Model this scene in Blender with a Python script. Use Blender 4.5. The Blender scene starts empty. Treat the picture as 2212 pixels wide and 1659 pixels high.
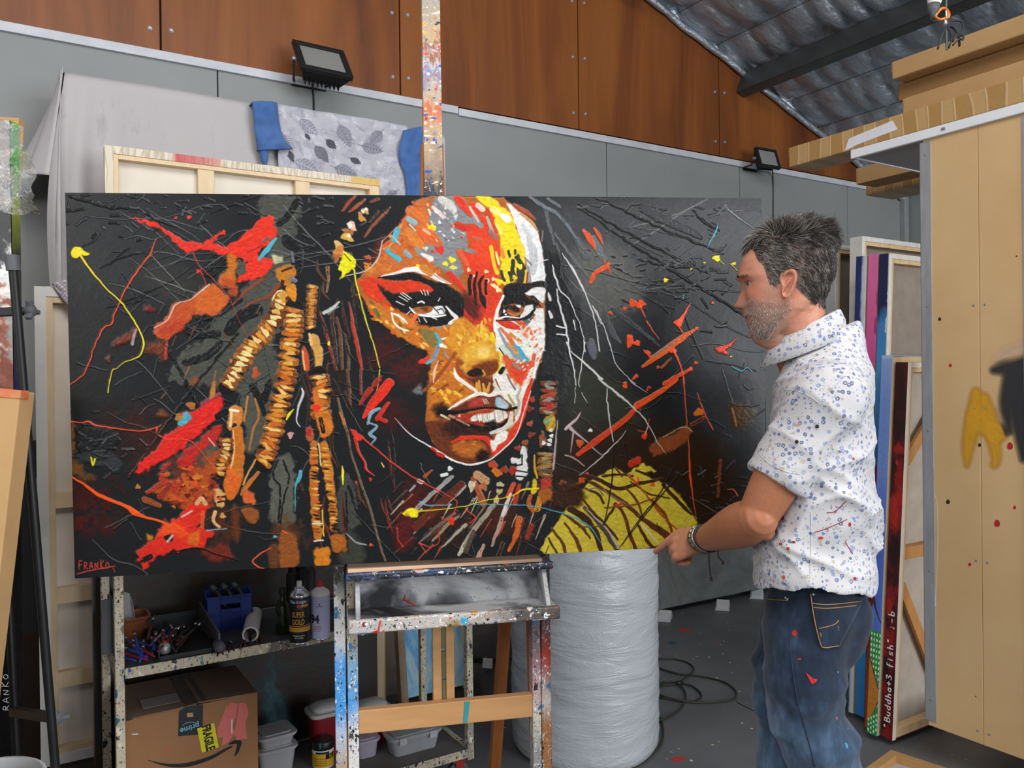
# Studio with a large painting on an easel, a man pointing at it, and the clutter around them (bpy, Blender 4.5)
import bpy,bmesh,math,random
import numpy as np
from mathutils import Matrix,Vector,Euler,noise as mnoise
from mathutils.bvhtree import BVHTree
SC=bpy.context.scene
COL=SC.collection
rnd=random.Random(7)
PI=math.pi
R_=math.radians
FPX=1764.0
CAMZ=1.49
CLOC=Vector((0,0,CAMZ))
CROT=Matrix.Rotation(R_(90-0.24),3,'X')@Matrix.Rotation(R_(-0.7),3,'Z')
cam_d=bpy.data.cameras.new('camera')
cam=bpy.data.objects.new('camera',cam_d)
COL.objects.link(cam)
cam.matrix_world=Matrix.Translation(CLOC)@CROT.to_4x4()
cam_d.sensor_width=36.0
cam_d.lens=FPX/2212*36.0
cam_d.clip_start=0.05
SC.camera=cam
SC.view_settings.view_transform='Standard'
SC.view_settings.look='None'
SC.view_settings.gamma=1.0
SC.view_settings.use_curve_mapping=False
SC.view_settings.exposure=0.0
SC.render.film_transparent=False
world=bpy.data.worlds.new('sky')
SC.world=world
world.use_nodes=True
bgn=world.node_tree.nodes['Background']
bgn.inputs['Color'].default_value=(0.80,0.90,1.0,1)
bgn.inputs['Strength'].default_value=0.55
def area(name,loc,target,sx,sy,power,color=(1,1,1)):
 d=bpy.data.lights.new(name,'AREA')
 d.shape='RECTANGLE'
 d.size=sx
 d.size_y=sy
 d.energy=power
 d.color=color
 o=bpy.data.objects.new(name,d)
 COL.objects.link(o)
 o.location=loc
 o.rotation_euler=(Vector(target)-Vector(loc)).to_track_quat('-Z','Y').to_euler()
 return o
area('skylight',(0.7,-0.5,4.35),(0.3,2.1,0.7),3.4,1.8,150,(1.0,0.975,0.94))
area('doorway_daylight',(5.2,-2.6,2.1),(0.8,3.2,1.9),3.6,2.8,330,(0.93,0.97,1.0))
area('left_fill',(-2.9,-1.6,2.5),(-1.0,2.7,0.9),2.2,1.6,62,(1.0,0.975,0.94))  # added fill light from the camera side, lowered to brighten the left canvases
def ray(px,py):
 return CROT@Vector(((px-1106)/FPX,(829.5-py)/FPX,-1))
def P(px,py,d):
 r=ray(px,py)
 return CLOC+r*(d/r.y)
def PZ(px,py,z=0.0):
 r=ray(px,py)
 return CLOC+r*((z-CAMZ)/r.z)
def PP(px,py,p0,n):
 r=ray(px,py)
 p0=Vector(p0);n=Vector(n)
 return CLOC+r*((p0-CLOC).dot(n)/r.dot(n))
AW=R_(31.8)
U=Vector((math.cos(AW),math.sin(AW),0))
V=Vector((-math.sin(AW),math.cos(AW),0))
Z=Vector((0,0,1))
def lin(c):
 if isinstance(c,str):
  c=c.lstrip('#')
  c=[int(c[i:i+2],16)/255 for i in(0,2,4)]
 return tuple(x/12.92 if x<=0.04045 else((x+0.055)/1.055)**2.4 for x in c[:3])
class MB:
 def __init__(s):
  s.v=[];s.f=[]
 def add(s,vs,fs,M=None):
  n=len(s.v)
  for p in vs:
   p=Vector(p)
   s.v.append(tuple(M@p)if M else tuple(p))
  for f in fs:
   s.f.append(tuple(i+n for i in f))
  return s
 def box(s,x0,x1,y0,y1,z0,z1,M=None):
  vs=[(x,y,z)for z in(z0,z1)for y in(y0,y1)for x in(x0,x1)]
  return s.add(vs,[(0,2,3,1),(4,5,7,6),(0,1,5,4),(2,6,7,3),(0,4,6,2),(1,3,7,5)],M)
 def hexa(s,vs,M=None):
  return s.add(vs,[(0,2,3,1),(4,5,7,6),(0,1,5,4),(2,6,7,3),(0,4,6,2),(1,3,7,5)],M)
 def tube(s,pts,r,n=8,caps=True,closed=False,flat=None,M=None):
  pts=[Vector(p)for p in pts]
  m=len(pts)
  rs=[r]*m if not hasattr(r,'__len__')else list(r)
  T=[]
  for i in range(m):
   a=pts[(i-1)%m]if(closed or i>0)else pts[i]
   b=pts[(i+1)%m]if(closed or i<m-1)else pts[i]
   t=b-a
   T.append(t.normalized()if t.length>1e-9 else Vector((0,0,1)))
  up=Vector((0,0,1))if abs(T[0].z)<0.9 else Vector((1,0,0))
  N=T[0].cross(up).normalized()
  vs=[]
  for i in range(m):
   N=(N-T[i]*N.dot(T[i]))
   N=N.normalized()if N.length>1e-6 else T[i].orthogonal().normalized()
   B=T[i].cross(N)
   for k in range(n):
    a=2*PI*k/n
    q=N*math.cos(a)*rs[i]+B*math.sin(a)*rs[i]*(flat or 1)
    vs.append(pts[i]+q)
  fs=[]
  for i in range(m if closed else m-1):
   j=(i+1)%m
   for k in range(n):
    l=(k+1)%n
    fs.append((i*n+k,i*n+l,j*n+l,j*n+k))
  if caps and not closed:
   fs.append(tuple(reversed(range(n))))
   fs.append(tuple((m-1)*n+k for k in range(n)))
  return s.add(vs,fs,M)
 def lathe(s,prof,n=24,M=None,cap0=True,cap1=True):
  vs=[];fs=[]
  for r,z in prof:
   for k in range(n):
    a=2*PI*k/n
    vs.append((r*math.cos(a),r*math.sin(a),z))
  for i in range(len(prof)-1):
   for k in range(n):
    l=(k+1)%n
    fs.append((i*n+k,i*n+l,(i+1)*n+l,(i+1)*n+k))
  if cap0:fs.append(tuple(reversed(range(n))))
  if cap1:fs.append(tuple((len(prof)-1)*n+k for k in range(n)))
  return s.add(vs,fs,M)
 def prism(s,poly,z0,z1,M=None):
  n=len(poly)
  vs=[(x,y,z0)for x,y in poly]+[(x,y,z1)for x,y in poly]
  fs=[tuple(reversed(range(n))),tuple(range(n,2*n))]
  for k in range(n):
   l=(k+1)%n
   fs.append((k,l,n+l,n+k))
  return s.add(vs,fs,M)
 def loft(s,rings,cap0=True,cap1=True,closed=True,M=None):
  n=len(rings[0]);vs=[p for r in rings for p in r];fs=[]
  for i in range(len(rings)-1):
   for k in range(n if closed else n-1):
    l=(k+1)%n
    fs.append((i*n+k,i*n+l,(i+1)*n+l,(i+1)*n+k))
  if closed and cap0:fs.append(tuple(reversed(range(n))))
  if closed and cap1:fs.append(tuple((len(rings)-1)*n+k for k in range(n)))
  return s.add(vs,fs,M)
 def mesh(s,name):
  me=bpy.data.meshes.new(name)
  me.from_pydata(s.v,[],s.f)
  me.update()
  return me
def fixn(me):
 bm=bmesh.new();bm.from_mesh(me)
 bmesh.ops.recalc_face_normals(bm,faces=bm.faces)
 bm.to_mesh(me);bm.free()
def obj(name,mb,m,parent=None,smooth=False,bevel=0.0,label=None,seg=2,solid=0.0,fix=True,auto=None):
 me=mb.mesh(name)if isinstance(mb,MB)else mb
 if fix:fixn(me)
 if m is not None and not me.materials:
  me.materials.append(m)
 o=bpy.data.objects.new(name,me)
 COL.objects.link(o)
 if parent is not None:
  o.parent=parent
 if smooth:
  me.polygons.foreach_set('use_smooth',[True]*len(me.polygons))
  if auto:
   try:me.set_sharp_from_angle(angle=R_(auto))
   except Exception:pass
 if solid:
  md=o.modifiers.new('thick','SOLIDIFY');md.thickness=solid;md.offset=0
 if bevel:
  md=o.modifiers.new('bevel','BEVEL');md.width=bevel;md.segments=seg;md.limit_method='ANGLE';md.angle_limit=R_(40)
 if label:o['label']=label
 return o
def tag(o,label,cat,group=None):
 o['label']=label;o['category']=cat
 if group:o['group']=group
 return o
def thing(name,label,cat,loc=(0,0,0),rz=0.0,group=None,M=None):
 o=bpy.data.objects.new(name,None)
 COL.objects.link(o)
 o.empty_display_size=0.05
 if M is not None:
  o.matrix_world=M
 else:
  o.location=loc;o.rotation_euler=(0,0,rz)
 return tag(o,label,cat,group)
def struct(name,mb,m,parent=None,**k):
 o=obj(name,mb,m,parent,**k)
 if parent is None:o['kind']='structure'
 return o
def dup(root,label=None,group=None,M=None,loc=None,rot=None):
 r=root.copy();COL.objects.link(r)
 if M is not None:r.matrix_world=M
 if loc is not None:r.location=loc
 if rot is not None:r.rotation_euler=rot
 if label:r['label']=label
 if group:r['group']=group
 for ch in list(root.children):
  c=ch.copy();COL.objects.link(c);c.parent=r
  for g in ch.children:
   d=g.copy();COL.objects.link(d);d.parent=c
 return r
def frame(origin,xdir,zdir=Z):
 """matrix whose local x is xdir, local z close to zdir"""
 x=Vector(xdir).normalized();z=Vector(zdir)
 y=z.cross(x).normalized();z=x.cross(y)
 M=Matrix((x,y,z)).transposed().to_4x4()
 return Matrix.Translation(Vector(origin))@M
def spline(pts,n=8,closed=False):
 """Catmull-Rom through points (any dimension)"""
 A=np.array([tuple(p)for p in pts],float)
 m=len(A);out=[]
 if m<3 and not closed:
  return[tuple(A[0]+(A[-1]-A[0])*t)for t in np.linspace(0,1,n+1)]
 for i in range(m if closed else m-1):
  p1=A[i];p2=A[(i+1)%m]
  p0=A[i-1]if(closed or i>0)else 2*p1-p2
  p3=A[(i+2)%m]if(closed or i<m-2)else 2*p2-p1
  for k in range(n):
   t=k/n
   out.append(tuple(0.5*(2*p1+(p2-p0)*t+(2*p0-5*p1+4*p2-p3)*t*t+(3*p1-p0-3*p2+p3)*t**3)))
 if not closed:out.append(tuple(A[-1]))
 return out
class NT:
 def __init__(s,name):
  s.m=bpy.data.materials.new(name);s.m.use_nodes=True
  s.t=s.m.node_tree;s.n=s.t.nodes;s.b=s.n['Principled BSDF']
  s._co=None
 def node(s,typ,**kw):
  n=s.n.new(typ)
  for k,v in kw.items():setattr(n,k,v)
  return n
 def link(s,a,b):s.t.links.new(a,b)
 def co(s,scale=(1,1,1),kind='Object',rot=(0,0,0)):
  tc=s.node('ShaderNodeTexCoord');mp=s.node('ShaderNodeMapping')
  mp.inputs['Scale'].default_value=scale;mp.inputs['Rotation'].default_value=rot
  s.link(tc.outputs[kind],mp.inputs[0]);return mp.outputs[0]
 def noise(s,scale=5,detail=4,rough=0.6,co=None,dist=0.0):
  n=s.node('ShaderNodeTexNoise')
  n.inputs['Scale'].default_value=scale;n.inputs['Detail'].default_value=detail
  n.inputs['Roughness'].default_value=rough;n.inputs['Distortion'].default_value=dist
  s.link(co if co is not None else s.co(),n.inputs['Vector']);return n.outputs['Fac']
 def voro(s,scale=5,co=None,feature='F1',rand=1.0):
  n=s.node('ShaderNodeTexVoronoi',feature=feature)
  n.inputs['Scale'].default_value=scale;n.inputs['Randomness'].default_value=rand
  s.link(co if co is not None else s.co(),n.inputs['Vector']);return n
 def ramp(s,fac,stops,interp='LINEAR'):
  r=s.node('ShaderNodeValToRGB');e=r.color_ramp.elements;r.color_ramp.interpolation=interp
  while len(e)<len(stops):e.new(0.5)
  for el,(p,c)in zip(e,stops):
   el.position=p
   el.color=(*lin(c),1)if not isinstance(c,(int,float))else(c,c,c,1)
  s.link(fac,r.inputs[0]);return r.outputs[0]
 def mix(s,fac,a,b,mode='MIX'):
  m=s.node('ShaderNodeMix',data_type='RGBA',blend_type=mode)
  for k,v in((0,fac),(6,a),(7,b)):
   if hasattr(v,'is_output'):s.link(v,m.inputs[k])
   elif k==0:m.inputs[0].default_value=v
   else:m.inputs[k].default_value=(*lin(v),1)
  return m.outputs[2]
 def math(s,op,a,b=0.0,c=0.0):
  m=s.node('ShaderNodeMath',operation=op)
  for k,v in((0,a),(1,b),(2,c)):
   if hasattr(v,'is_output'):s.link(v,m.inputs[k])
   else:m.inputs[k].default_value=v
  return m.outputs[0]
 def sep(s,co):
  n=s.node('ShaderNodeSeparateXYZ');s.link(co,n.inputs[0]);return n.outputs
 def color(s,c):
  if hasattr(c,'is_output'):s.link(c,s.b.inputs['Base Color'])
  else:s.b.inputs['Base Color'].default_value=(*lin(c),1)
 def bump(s,h,strength=0.3,dist=0.01):
  b=s.node('ShaderNodeBump');b.inputs['Strength'].default_value=strength;b.inputs['Distance'].default_value=dist
  s.link(h,b.inputs['Height']);s.link(b.outputs[0],s.b.inputs['Normal'])
 def set(s,**k):
  for n,v in k.items():
   s.b.inputs[{'rough':'Roughness','metal':'Metallic','spec':'Specular IOR Level','trans':'Transmission Weight','alpha':'Alpha','sheen':'Sheen Weight','coat':'Coat Weight','sss':'Subsurface Weight','ior':'IOR'}[n]].default_value=v
def plain(name,c,c2=None,scale=12,rough=0.6,metal=0.0,bump=0.0,stretch=(1,1,1),spec=0.4,trans=0.0,bd=0.004):
 t=NT(name);t.set(rough=rough,metal=metal,spec=spec,trans=trans)
 f=t.noise(scale,5,0.6,t.co(stretch))
 if c2 is None:
  rgb=lin(c)
  t.color(t.mix(t.ramp(f,[(0.3,0.0),(0.7,1.0)]),tuple(x*0.93 for x in[int(c.lstrip('#')[i:i+2],16)/255 for i in(0,2,4)]),c))
 else:
  t.color(t.mix(t.ramp(f,[(0.3,0.0),(0.7,1.0)]),c,c2))
 if bump:t.bump(f,bump,bd)
 return t.m
def splat(t,base,dens,scale,cols,co=None,size=0.18,warp=0.0):
 """paint drops of several colours over a base colour socket"""
 co=co if co is not None else t.co()
 v=t.voro(scale,co)
 d=v.outputs['Distance']
 if warp:
  d=t.math('ADD',d,t.math('MULTIPLY',t.math('SUBTRACT',t.noise(scale*3,3,0.6,co),0.5),warp))
 sp=t.node('ShaderNodeSeparateColor');t.link(v.outputs['Color'],sp.inputs[0])
 on=t.math('LESS_THAN',sp.outputs[0],dens)
 rad=t.math('MULTIPLY',sp.outputs[2],size)
 fac=t.math('MULTIPLY',on,t.math('LESS_THAN',d,rad))
 col=t.ramp(sp.outputs[1],[(i/len(cols),c)for i,c in enumerate(cols)],'CONSTANT')
 return t.mix(fac,base,col),fac
def grime(t,base,cols,k=1.0,st=(1,1,.6)):
 """caked studio paint: streaks, drops and fine spatter"""
 n=t.noise(16*k,4,.7,t.co((st[0]*1.6,st[1]*1.6,st[2]*1.6)),2.0)
 base=t.mix(t.ramp(n,[(.60,0.),(.64,.85)]),base,cols[0]);n=t.noise(23*k,4,.7,t.co(st),2.5)
 base=t.mix(t.ramp(n,[(.62,0.),(.66,.9)]),base,cols[1])
 base,_=splat(t,base,.35,45*k,cols,t.co(st),size=.5,warp=1.0)
 base,_=splat(t,base,.45,110*k,cols,t.co(st),size=.5,warp=.9)
 base,_=splat(t,base,.4,230*k,cols,t.co(),size=.5,warp=.6)
 return base
WP0=Vector((0.872,5.06,0))+V*0.14
def Wst(px,py):
 p=PP(px,py,WP0,V)
 return(p-WP0).dot(U),p.z
MW=Matrix.Translation(WP0)@Matrix.Rotation(AW,4,'Z')
t=NT('plywood');co=t.co((1,1,1),'Object');cs=t.co((2.2,2.2,0.22),'Object');cf=t.co((26,26,0.9),'Object')
big=t.noise(1.6,6,0.62,cs,0.6);fine=t.noise(6,4,0.7,cf)
c=t.ramp(big,[(0.25,'#482511'),(0.40,'#703d1a'),(0.54,'#884d1e'),(0.76,'#9a5f2a')])
t.color(t.mix(t.math('MULTIPLY',fine,0.35),c,'#5a2e16'));t.set(rough=0.48,spec=0.35);t.bump(fine,0.06,0.003)
M_PLY=t.m
M_GREY=plain('grey_wall_paint','#868887','#8c8e8d',3,0.62,bump=0.02)
M_TRIM=plain('white_trim_paint','#c9cbd0','#b4b6bd',8,0.5)
M_BOLT=plain('galvanised_bolt','#8f9296','#a9acb0',60,0.45,0.6)
M_STEEL=plain('purlin_steel','#4c4f50','#5a5d5d',6,0.45,0.5)
t=NT('floor_paint');co=t.co()
n1=t.noise(1.3,6,0.62);n2=t.noise(9,6,0.7);n3=t.noise(38,3,0.6)
base=t.mix(t.ramp(n1,[(0.35,0.0),(0.68,1.0)]),'#5a5b5d','#6f7072')
base=t.mix(t.ramp(n2,[(0.56,0.0),(0.72,0.55)]),base,'#6a6a6a')
pink=t.noise(1.9,2,0.4,t.co((1,1,1)))
base=t.mix(t.ramp(pink,[(0.70,0.0),(0.80,0.5)]),base,'#9a7a88')
streak=t.noise(5,5,0.75,t.co((9,0.7,1),rot=(0,0,0.9)))
base=t.mix(t.ramp(streak,[(0.64,0.0),(0.74,0.5)]),base,'#8f8f90')
base,f1=splat(t,base,0.10,8,['#a8452c','#2f8c9c','#b7b6b0','#b23a34','#39505e','#8b5a34'],size=0.28,warp=0.55)
base,f2=splat(t,base,0.26,34,['#c9c8c2','#b04832','#8fa5ad','#c8b98a','#5b6f78'],size=0.22,warp=0.4)
t.color(base);t.set(rough=0.42,spec=0.4);t.bump(n3,0.1,0.002)
M_FLOOR=t.m
floor=struct('floor',MB().box(-8,9,-7,9,-0.1,0),M_FLOOR)
seam=obj('expansion_joint',MB().add([PZ(1590,1515,0.0006),PZ(1592,1518,0.0006),PZ(1760,1600,0.0006),PZ(1757,1601,0.0006)],[(0,1,2,3)]),plain('joint_dark','#1f2022'),floor)
zt=Wst(1300,290)[1]
ZT=2.96
s_a,z_a=Wst(1396,0);s_b,z_b=Wst(1779,301)
RS=(z_b-z_a)/(s_b-s_a)
def zroof(s):return z_a+(s-s_a)*RS
S_RIDGE=s_a-3.6
S_COR=Wst(1952,500)[0]
wall=struct('wall_back',MB().prism([(-6.5,0),(S_COR,0),(S_COR,zroof(S_COR)),(S_RIDGE,zroof(S_RIDGE)),(-6.5,zroof(S_RIDGE)+(-6.5-S_RIDGE)*-RS)],-0.09,-0.025,Matrix.Rotation(R_(90),4,'X')),plain('dark_cavity','#1b1b1b'))
wall.matrix_world=MW
def sheet(name,poly,m,y0=-0.012,y1=0.012,bev=0.002):
 mb=MB();n=len(poly)
 vs=[(x,y0,z)for x,z in poly]+[(x,y1,z)for x,z in poly]
 fs=[tuple(range(n)),tuple(reversed(range(n,2*n)))]
 for k in range(n):
  l=(k+1)%n;fs.append((k,n+k,n+l,l))
 mb.add(vs,fs)
 o=obj(name,mb,m,wall,bevel=bev)
 return o
gs=[Wst(469,170)[0],Wst(1308,350)[0],Wst(1595,390)[0],Wst(1828,460)[0]]
gedges=[-6.5,gs[0]-2.4,gs[0]-1.2,gs[0],(gs[0]+gs[1])/2,gs[1],gs[2],gs[3],S_COR]
for a,b in zip(gedges[:-1],gedges[1:]):
 sheet('wall_sheet',[(a+.003,0.0),(b-.003,0.0),(b-.003,ZT),(a+.003,ZT)],M_GREY)
ps=[Wst(346,60)[0],Wst(862,100)[0],Wst(1247,150)[0],Wst(1551,240)[0]]
ped=[-6.5,ps[0]-1.2,ps[0],ps[1],ps[2],ps[3],S_COR]
for a,b in zip(ped[:-1],ped[1:]):
 a+=.004;b-=.004
 top=lambda s:(zroof(s)if s>S_RIDGE else zroof(2*S_RIDGE-s))
 poly=[(a,ZT+.04),(b,ZT+.04),(b,max(ZT+.05,top(b)))]
 if a<S_RIDGE<b:poly.append((S_RIDGE,zroof(S_RIDGE)))
 poly.append((a,top(a)))
 sheet('plywood_sheet',poly,M_PLY)
bm_=MB().lathe([(0.011,0.0),(0.011,0.003),(0.0085,0.003),(0.0085,0.010),(0.006,0.011)],6,Matrix.Rotation(R_(90),4,'X'))
bme=bm_.mesh('bolt');fixn(bme);bme.materials.append(M_BOLT)
zs=[ZT+.135+k*0.335 for k in range(9)]
for s in ps:
 for z in zs:
  for ds in(-.045,.045):
   if z<zroof(s)-0.1:
    o=bpy.data.objects.new('bolt',bme);COL.objects.link(o);o.parent=wall;o.location=(s+ds,-0.012,z+ds*0.1)
trim=struct('trim_1',MB().box(-6.5,Wst(985,237)[0],-0.028,-0.008,ZT-.004,ZT+.036),M_TRIM,bevel=.002);trim.matrix_world=MW
trim=struct('trim_2',MB().box(Wst(985,237)[0]+.004,S_COR,-0.028,-0.008,ZT-.012,ZT+.028),M_TRIM,bevel=.002);trim.matrix_world=MW
trim=struct('trim_3',MB().box(S_COR-.07,S_COR-.015,-0.06,-0.01,0,ZT-.02),plain('corner_post_paint','#8e9294'),bevel=.006);trim.matrix_world=MW
wr=struct('wall_right',MB().box(S_COR,S_COR+.1,-2.6,0.05,0,zroof(S_COR)+.3),M_GREY);wr.matrix_world=MW
ND=260;NS=230
t=NT('foil_blanket');t.set(rough=0.34,metal=0.72)
cr=t.noise(14,5,0.7,t.co((1.0,1.8,1)),1.2);cw=t.noise(3.2,4,0.65,t.co((0.8,3.0,1)),0.8)
t.color(t.mix(cw,'#a6afba','#ccd4de'));t.bump(t.math('ADD',cr,t.math('MULTIPLY',cw,1.2)),0.55,0.02)
M_FOIL=t.m
LEN=(S_COR+.4-S_RIDGE)
def foil(i,j):
 a=i/NS;b=j/ND
 s=S_RIDGE+LEN*a;y=-6.0*b
 zz=zroof(s)+0.0
 w=mnoise.noise((s*1.3,y*2.2,3.1))*0.10
 k=abs(math.sin((y+w+0.10*math.sin(s*2.1))*PI/0.19))**0.7
 q=abs(math.sin((s+w*.4)*PI/0.36))**0.6
 zz-=-0.045+0.052*k*(0.30+0.70*q)+0.024*q+0.022*mnoise.noise((s*4,y*9,0))+0.014*(1-2*abs(mnoise.noise((s*7,y*22,5))))+0.006*mnoise.noise((s*30,y*40,9))
 return(s,y,zz+0.05)
mb=MB();mb.loft([[foil(i,j)for i in range(NS+1)]for j in range(ND+1)],closed=False)
ceil=struct('ceiling',mb,M_FOIL,smooth=True);ceil.matrix_world=MW
mb=MB().add([(S_RIDGE,0.0,zroof(S_RIDGE)+.08),(S_RIDGE-LEN,0.0,zroof(S_RIDGE)+.08+LEN*RS),(S_RIDGE-LEN,-6,zroof(S_RIDGE)+.08+LEN*RS),(S_RIDGE,-6,zroof(S_RIDGE)+.08)],[(0,1,2,3)])
obj('roof_slope',mb,M_FOIL,ceil,solid=.03)
M_WIRE=plain('mesh_wire','#3c3e40','#46484a',20,0.5,0.6)
ang=math.atan(RS)
for k in range(0,17):
 s=s_a-1.2+k*0.36*0.98
 if s<S_COR:obj('support_wire',MB().tube([(s,-0.02,zroof(s)+.016),(s,-5.5,zroof(s)+.016)],.0022,5),M_WIRE,ceil)
def purlin(s,h=0.20,w=0.075):
 M=Matrix.Translation((s,0,zroof(s)))@Matrix.Rotation(-ang,4,'Y')
 mb=MB()
 mb.box(-w/2,w/2,-5.6,-.02,-h,-h+.006,M)
 mb.box(-w/2,-w/2+.006,-5.6,-.02,-h,0,M)
 mb.box(-w/2,w/2,-5.6,-.02,-.006,0,M)
 mb.box(w/2-.006,w/2,-5.6,-.02,-h,-h+.03,M)
 return obj('purlin',mb,M_STEEL,ceil,bevel=.002)
sp=Wst(1606,168)[0]
for k in(-3,-2,-1,0):purlin(sp+k*1.16,0.155)
mb=MB();pts=[]
for k in range(90):
 s=S_RIDGE+.1+k*(S_COR-S_RIDGE-.1)/89
 pts.append((s,-0.035-.01*mnoise.noise((s*4,0,0)),zroof(s)-.012+.012*mnoise.noise((s*6,2,0))))
mb.tube(pts,[.022+.006*mnoise.noise((k*.7,1,1))for k in range(90)],7)
obj('blanket_hem',mb,M_FOIL,ceil,smooth=True)
def _vnoise(n,cells,seed):
 r=np.random.RandomState(seed).rand(cells,cells).astype(np.float32)
 x=np.arange(n)*cells/n
 i=x.astype(int);f=(x-i).astype(np.float32);f=f*f*(3-2*f)
 j=(i+1)%cells;i=i%cells
 a=r[np.ix_(i,i)];b=r[np.ix_(j,i)];c=r[np.ix_(i,j)];d=r[np.ix_(j,j)]
 fy=f[:,None];fx=f[None,:]
 return(a*(1-fy)+b*fy)*(1-fx)+(c*(1-fy)+d*fy)*fx
NZN=1024
NZ={c:_vnoise(NZN,c,c)for c in(8,16,32,64,128,256)}
FBM=sum(NZ[c]*w for c,w in((16,.35),(32,.25),(64,.2),(128,.12),(256,.08)))
def hexc(c):return np.array([int(c.lstrip('#')[i:i+2],16)/255 for i in(0,2,4)],np.float32)
class Ras:
 def __init__(s,w,h,base='#191919',T=None):
  s.w=w;s.h=h;s.a=np.empty((h,w,3),np.float32);s.a[:]=hexc(base)
  s.z=np.zeros((h,w),np.float32)
  s.T=T or(lambda p:p);s.k=0
 def _box(s,pts,m):
  x0=max(0,int(pts[:,0].min()-m));x1=min(s.w,int(pts[:,0].max()+m)+1)
  y0=max(0,int(pts[:,1].min()-m));y1=min(s.h,int(pts[:,1].max()+m)+1)
  return x0,x1,y0,y1
 def _nz(s,c,x,y,off=0):
  n=FBM if c==0 else NZ[c]
  return n[(y.astype(int)+off*131)%NZN,(x.astype(int)+off*57)%NZN]
 def _put(s,box,al,col,var,X,Y,hgt,ang=None):
  x0,x1,y0,y1=box
  c=hexc(col)if isinstance(col,str)else np.asarray(col,np.float32)
  if var:
   if ang is None:n=s._nz(64,X*1.7,Y*3.1,s.k)*.6+s._nz(256,X*1.3,Y*1.3,s.k+3)*.4
   else:
    ca,sa=math.cos(ang),math.sin(ang)
    n=s._nz(128,(X*ca+Y*sa)*.35+5000,(-X*sa+Y*ca)*2.2+5000,s.k)*.7+s._nz(256,X,Y,s.k)*.3
   cc=c[None,None]*(1+var*(n[...,None]-.5)*2)
  else:cc=c[None,None]
  a=al[...,None]
  s.a[y0:y1,x0:x1]=s.a[y0:y1,x0:x1]*(1-a)+np.clip(cc,0,1)*a
  if hgt:s.z[y0:y1,x0:x1]=s.z[y0:y1,x0:x1]*(1-al*.6)+al*hgt*(0.7+.6*s._nz(128,X*1.5,Y*1.5,s.k))
 def poly(s,pts,col,soft=2.0,rough=2.0,al=1.0,var=.12,hgt=.5,dry=0.0,sm=True,ang=None):
  s.k+=1
  if sm and len(pts)>3:pts=spline(pts,4,True)
  p=np.array(s.T(np.array(pts,float)))
  m=soft+rough*2+2;b=s._box(p,m)
  if b[0]>=b[1]or b[2]>=b[3]:return
  Y,X=np.mgrid[b[2]:b[3],b[0]:b[1]].astype(np.float32)
  Xs=X+(s._nz(64,X*1.3,Y*1.3,s.k)-.5)*2.6*rough+(s._nz(128,X*2,Y*2,s.k)-.5)*rough*.8
  Ys=Y+(s._nz(64,X*1.3,Y*1.3,s.k+9)-.5)*2.6*rough+(s._nz(128,X*2,Y*2,s.k+5)-.5)*rough*.8
  d2=np.full(X.shape,1e12,np.float32);ins=np.zeros(X.shape,bool)
  q=np.roll(p,-1,0)
  for(ax,ay),(bx,by)in zip(p,q):
   ex,ey=bx-ax,by-ay
   L=ex*ex+ey*ey
   if L<1e-9:continue
   t=np.clip(((Xs-ax)*ex+(Ys-ay)*ey)/L,0,1)
   d2=np.minimum(d2,(Xs-ax-t*ex)**2+(Ys-ay-t*ey)**2)
   if ay!=by:
    ins^=((ay>Ys)!=(by>Ys))&(Xs<ex*(Ys-ay)/ey+ax)
  sd=np.sqrt(d2)*np.where(ins,1,-1)
  alp=np.clip(.5+sd/(2*soft),0,1)*al
  if dry:alp=alp*np.clip((s._nz(0,X*2.5,Y*2.5,s.k)-dry)*9+.5,0,1)
  s._put(b,alp,col,var,X,Y,hgt,ang)
 def line(s,pts,w,col,al=1.0,soft=1.0,dry=0.0,var=.10,hgt=.6,sm=True,wob=0.6,n=5):
  """one brush stroke; w is a width or a list of widths (photograph px)"""
  s.k+=1
  ws=list(w)if hasattr(w,'__len__')else[w]*len(pts)
  if len(ws)!=len(pts):ws=list(np.interp(np.linspace(0,1,len(pts)),np.linspace(0,1,len(ws)),ws))
  if sm and len(pts)>2:
   q=spline([(*a,b)for a,b in zip(pts,ws)],n)
   pts=[a[:2]for a in q];ws=[max(.3,a[2])for a in q]
  p=np.array(s.T(np.array(pts,float)));ws=np.array(ws)*s.sc
  b=s._box(p,ws.max()/2+soft+3)
  if b[0]>=b[1]or b[2]>=b[3]:return
  Y,X=np.mgrid[b[2]:b[3],b[0]:b[1]].astype(np.float32)
  wx=X+(s._nz(64,X*1.2,Y*1.2,s.k)-.5)*3.4*wob;wy=Y+(s._nz(64,X*1.2,Y*1.2,s.k+4)-.5)*3.4*wob
  best=np.full(X.shape,-1e9,np.float32);U_=np.zeros(X.shape,np.float32);W_=np.zeros(X.shape,np.float32)
  acc=0.0
  for i in range(len(p)-1):
   ax,ay=p[i];ex,ey=p[i+1]-p[i];L=ex*ex+ey*ey
   if L<1e-9:continue
   ln=math.sqrt(L)
   t=np.clip(((wx-ax)*ex+(wy-ay)*ey)/L,0,1)
   d=np.sqrt((wx-ax-t*ex)**2+(wy-ay-t*ey)**2)
   sd=(ws[i]+(ws[i+1]-ws[i])*t)/2-d
   up=sd>best
   if dry:
    lat=((wx-ax)*-ey+(wy-ay)*ex)/ln
    U_[up]=(acc+t*ln)[up];W_[up]=lat[up]
   best=np.where(up,sd,best);acc+=ln
  alp=np.clip(.5+best/(2*soft),0,1)*al
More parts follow.
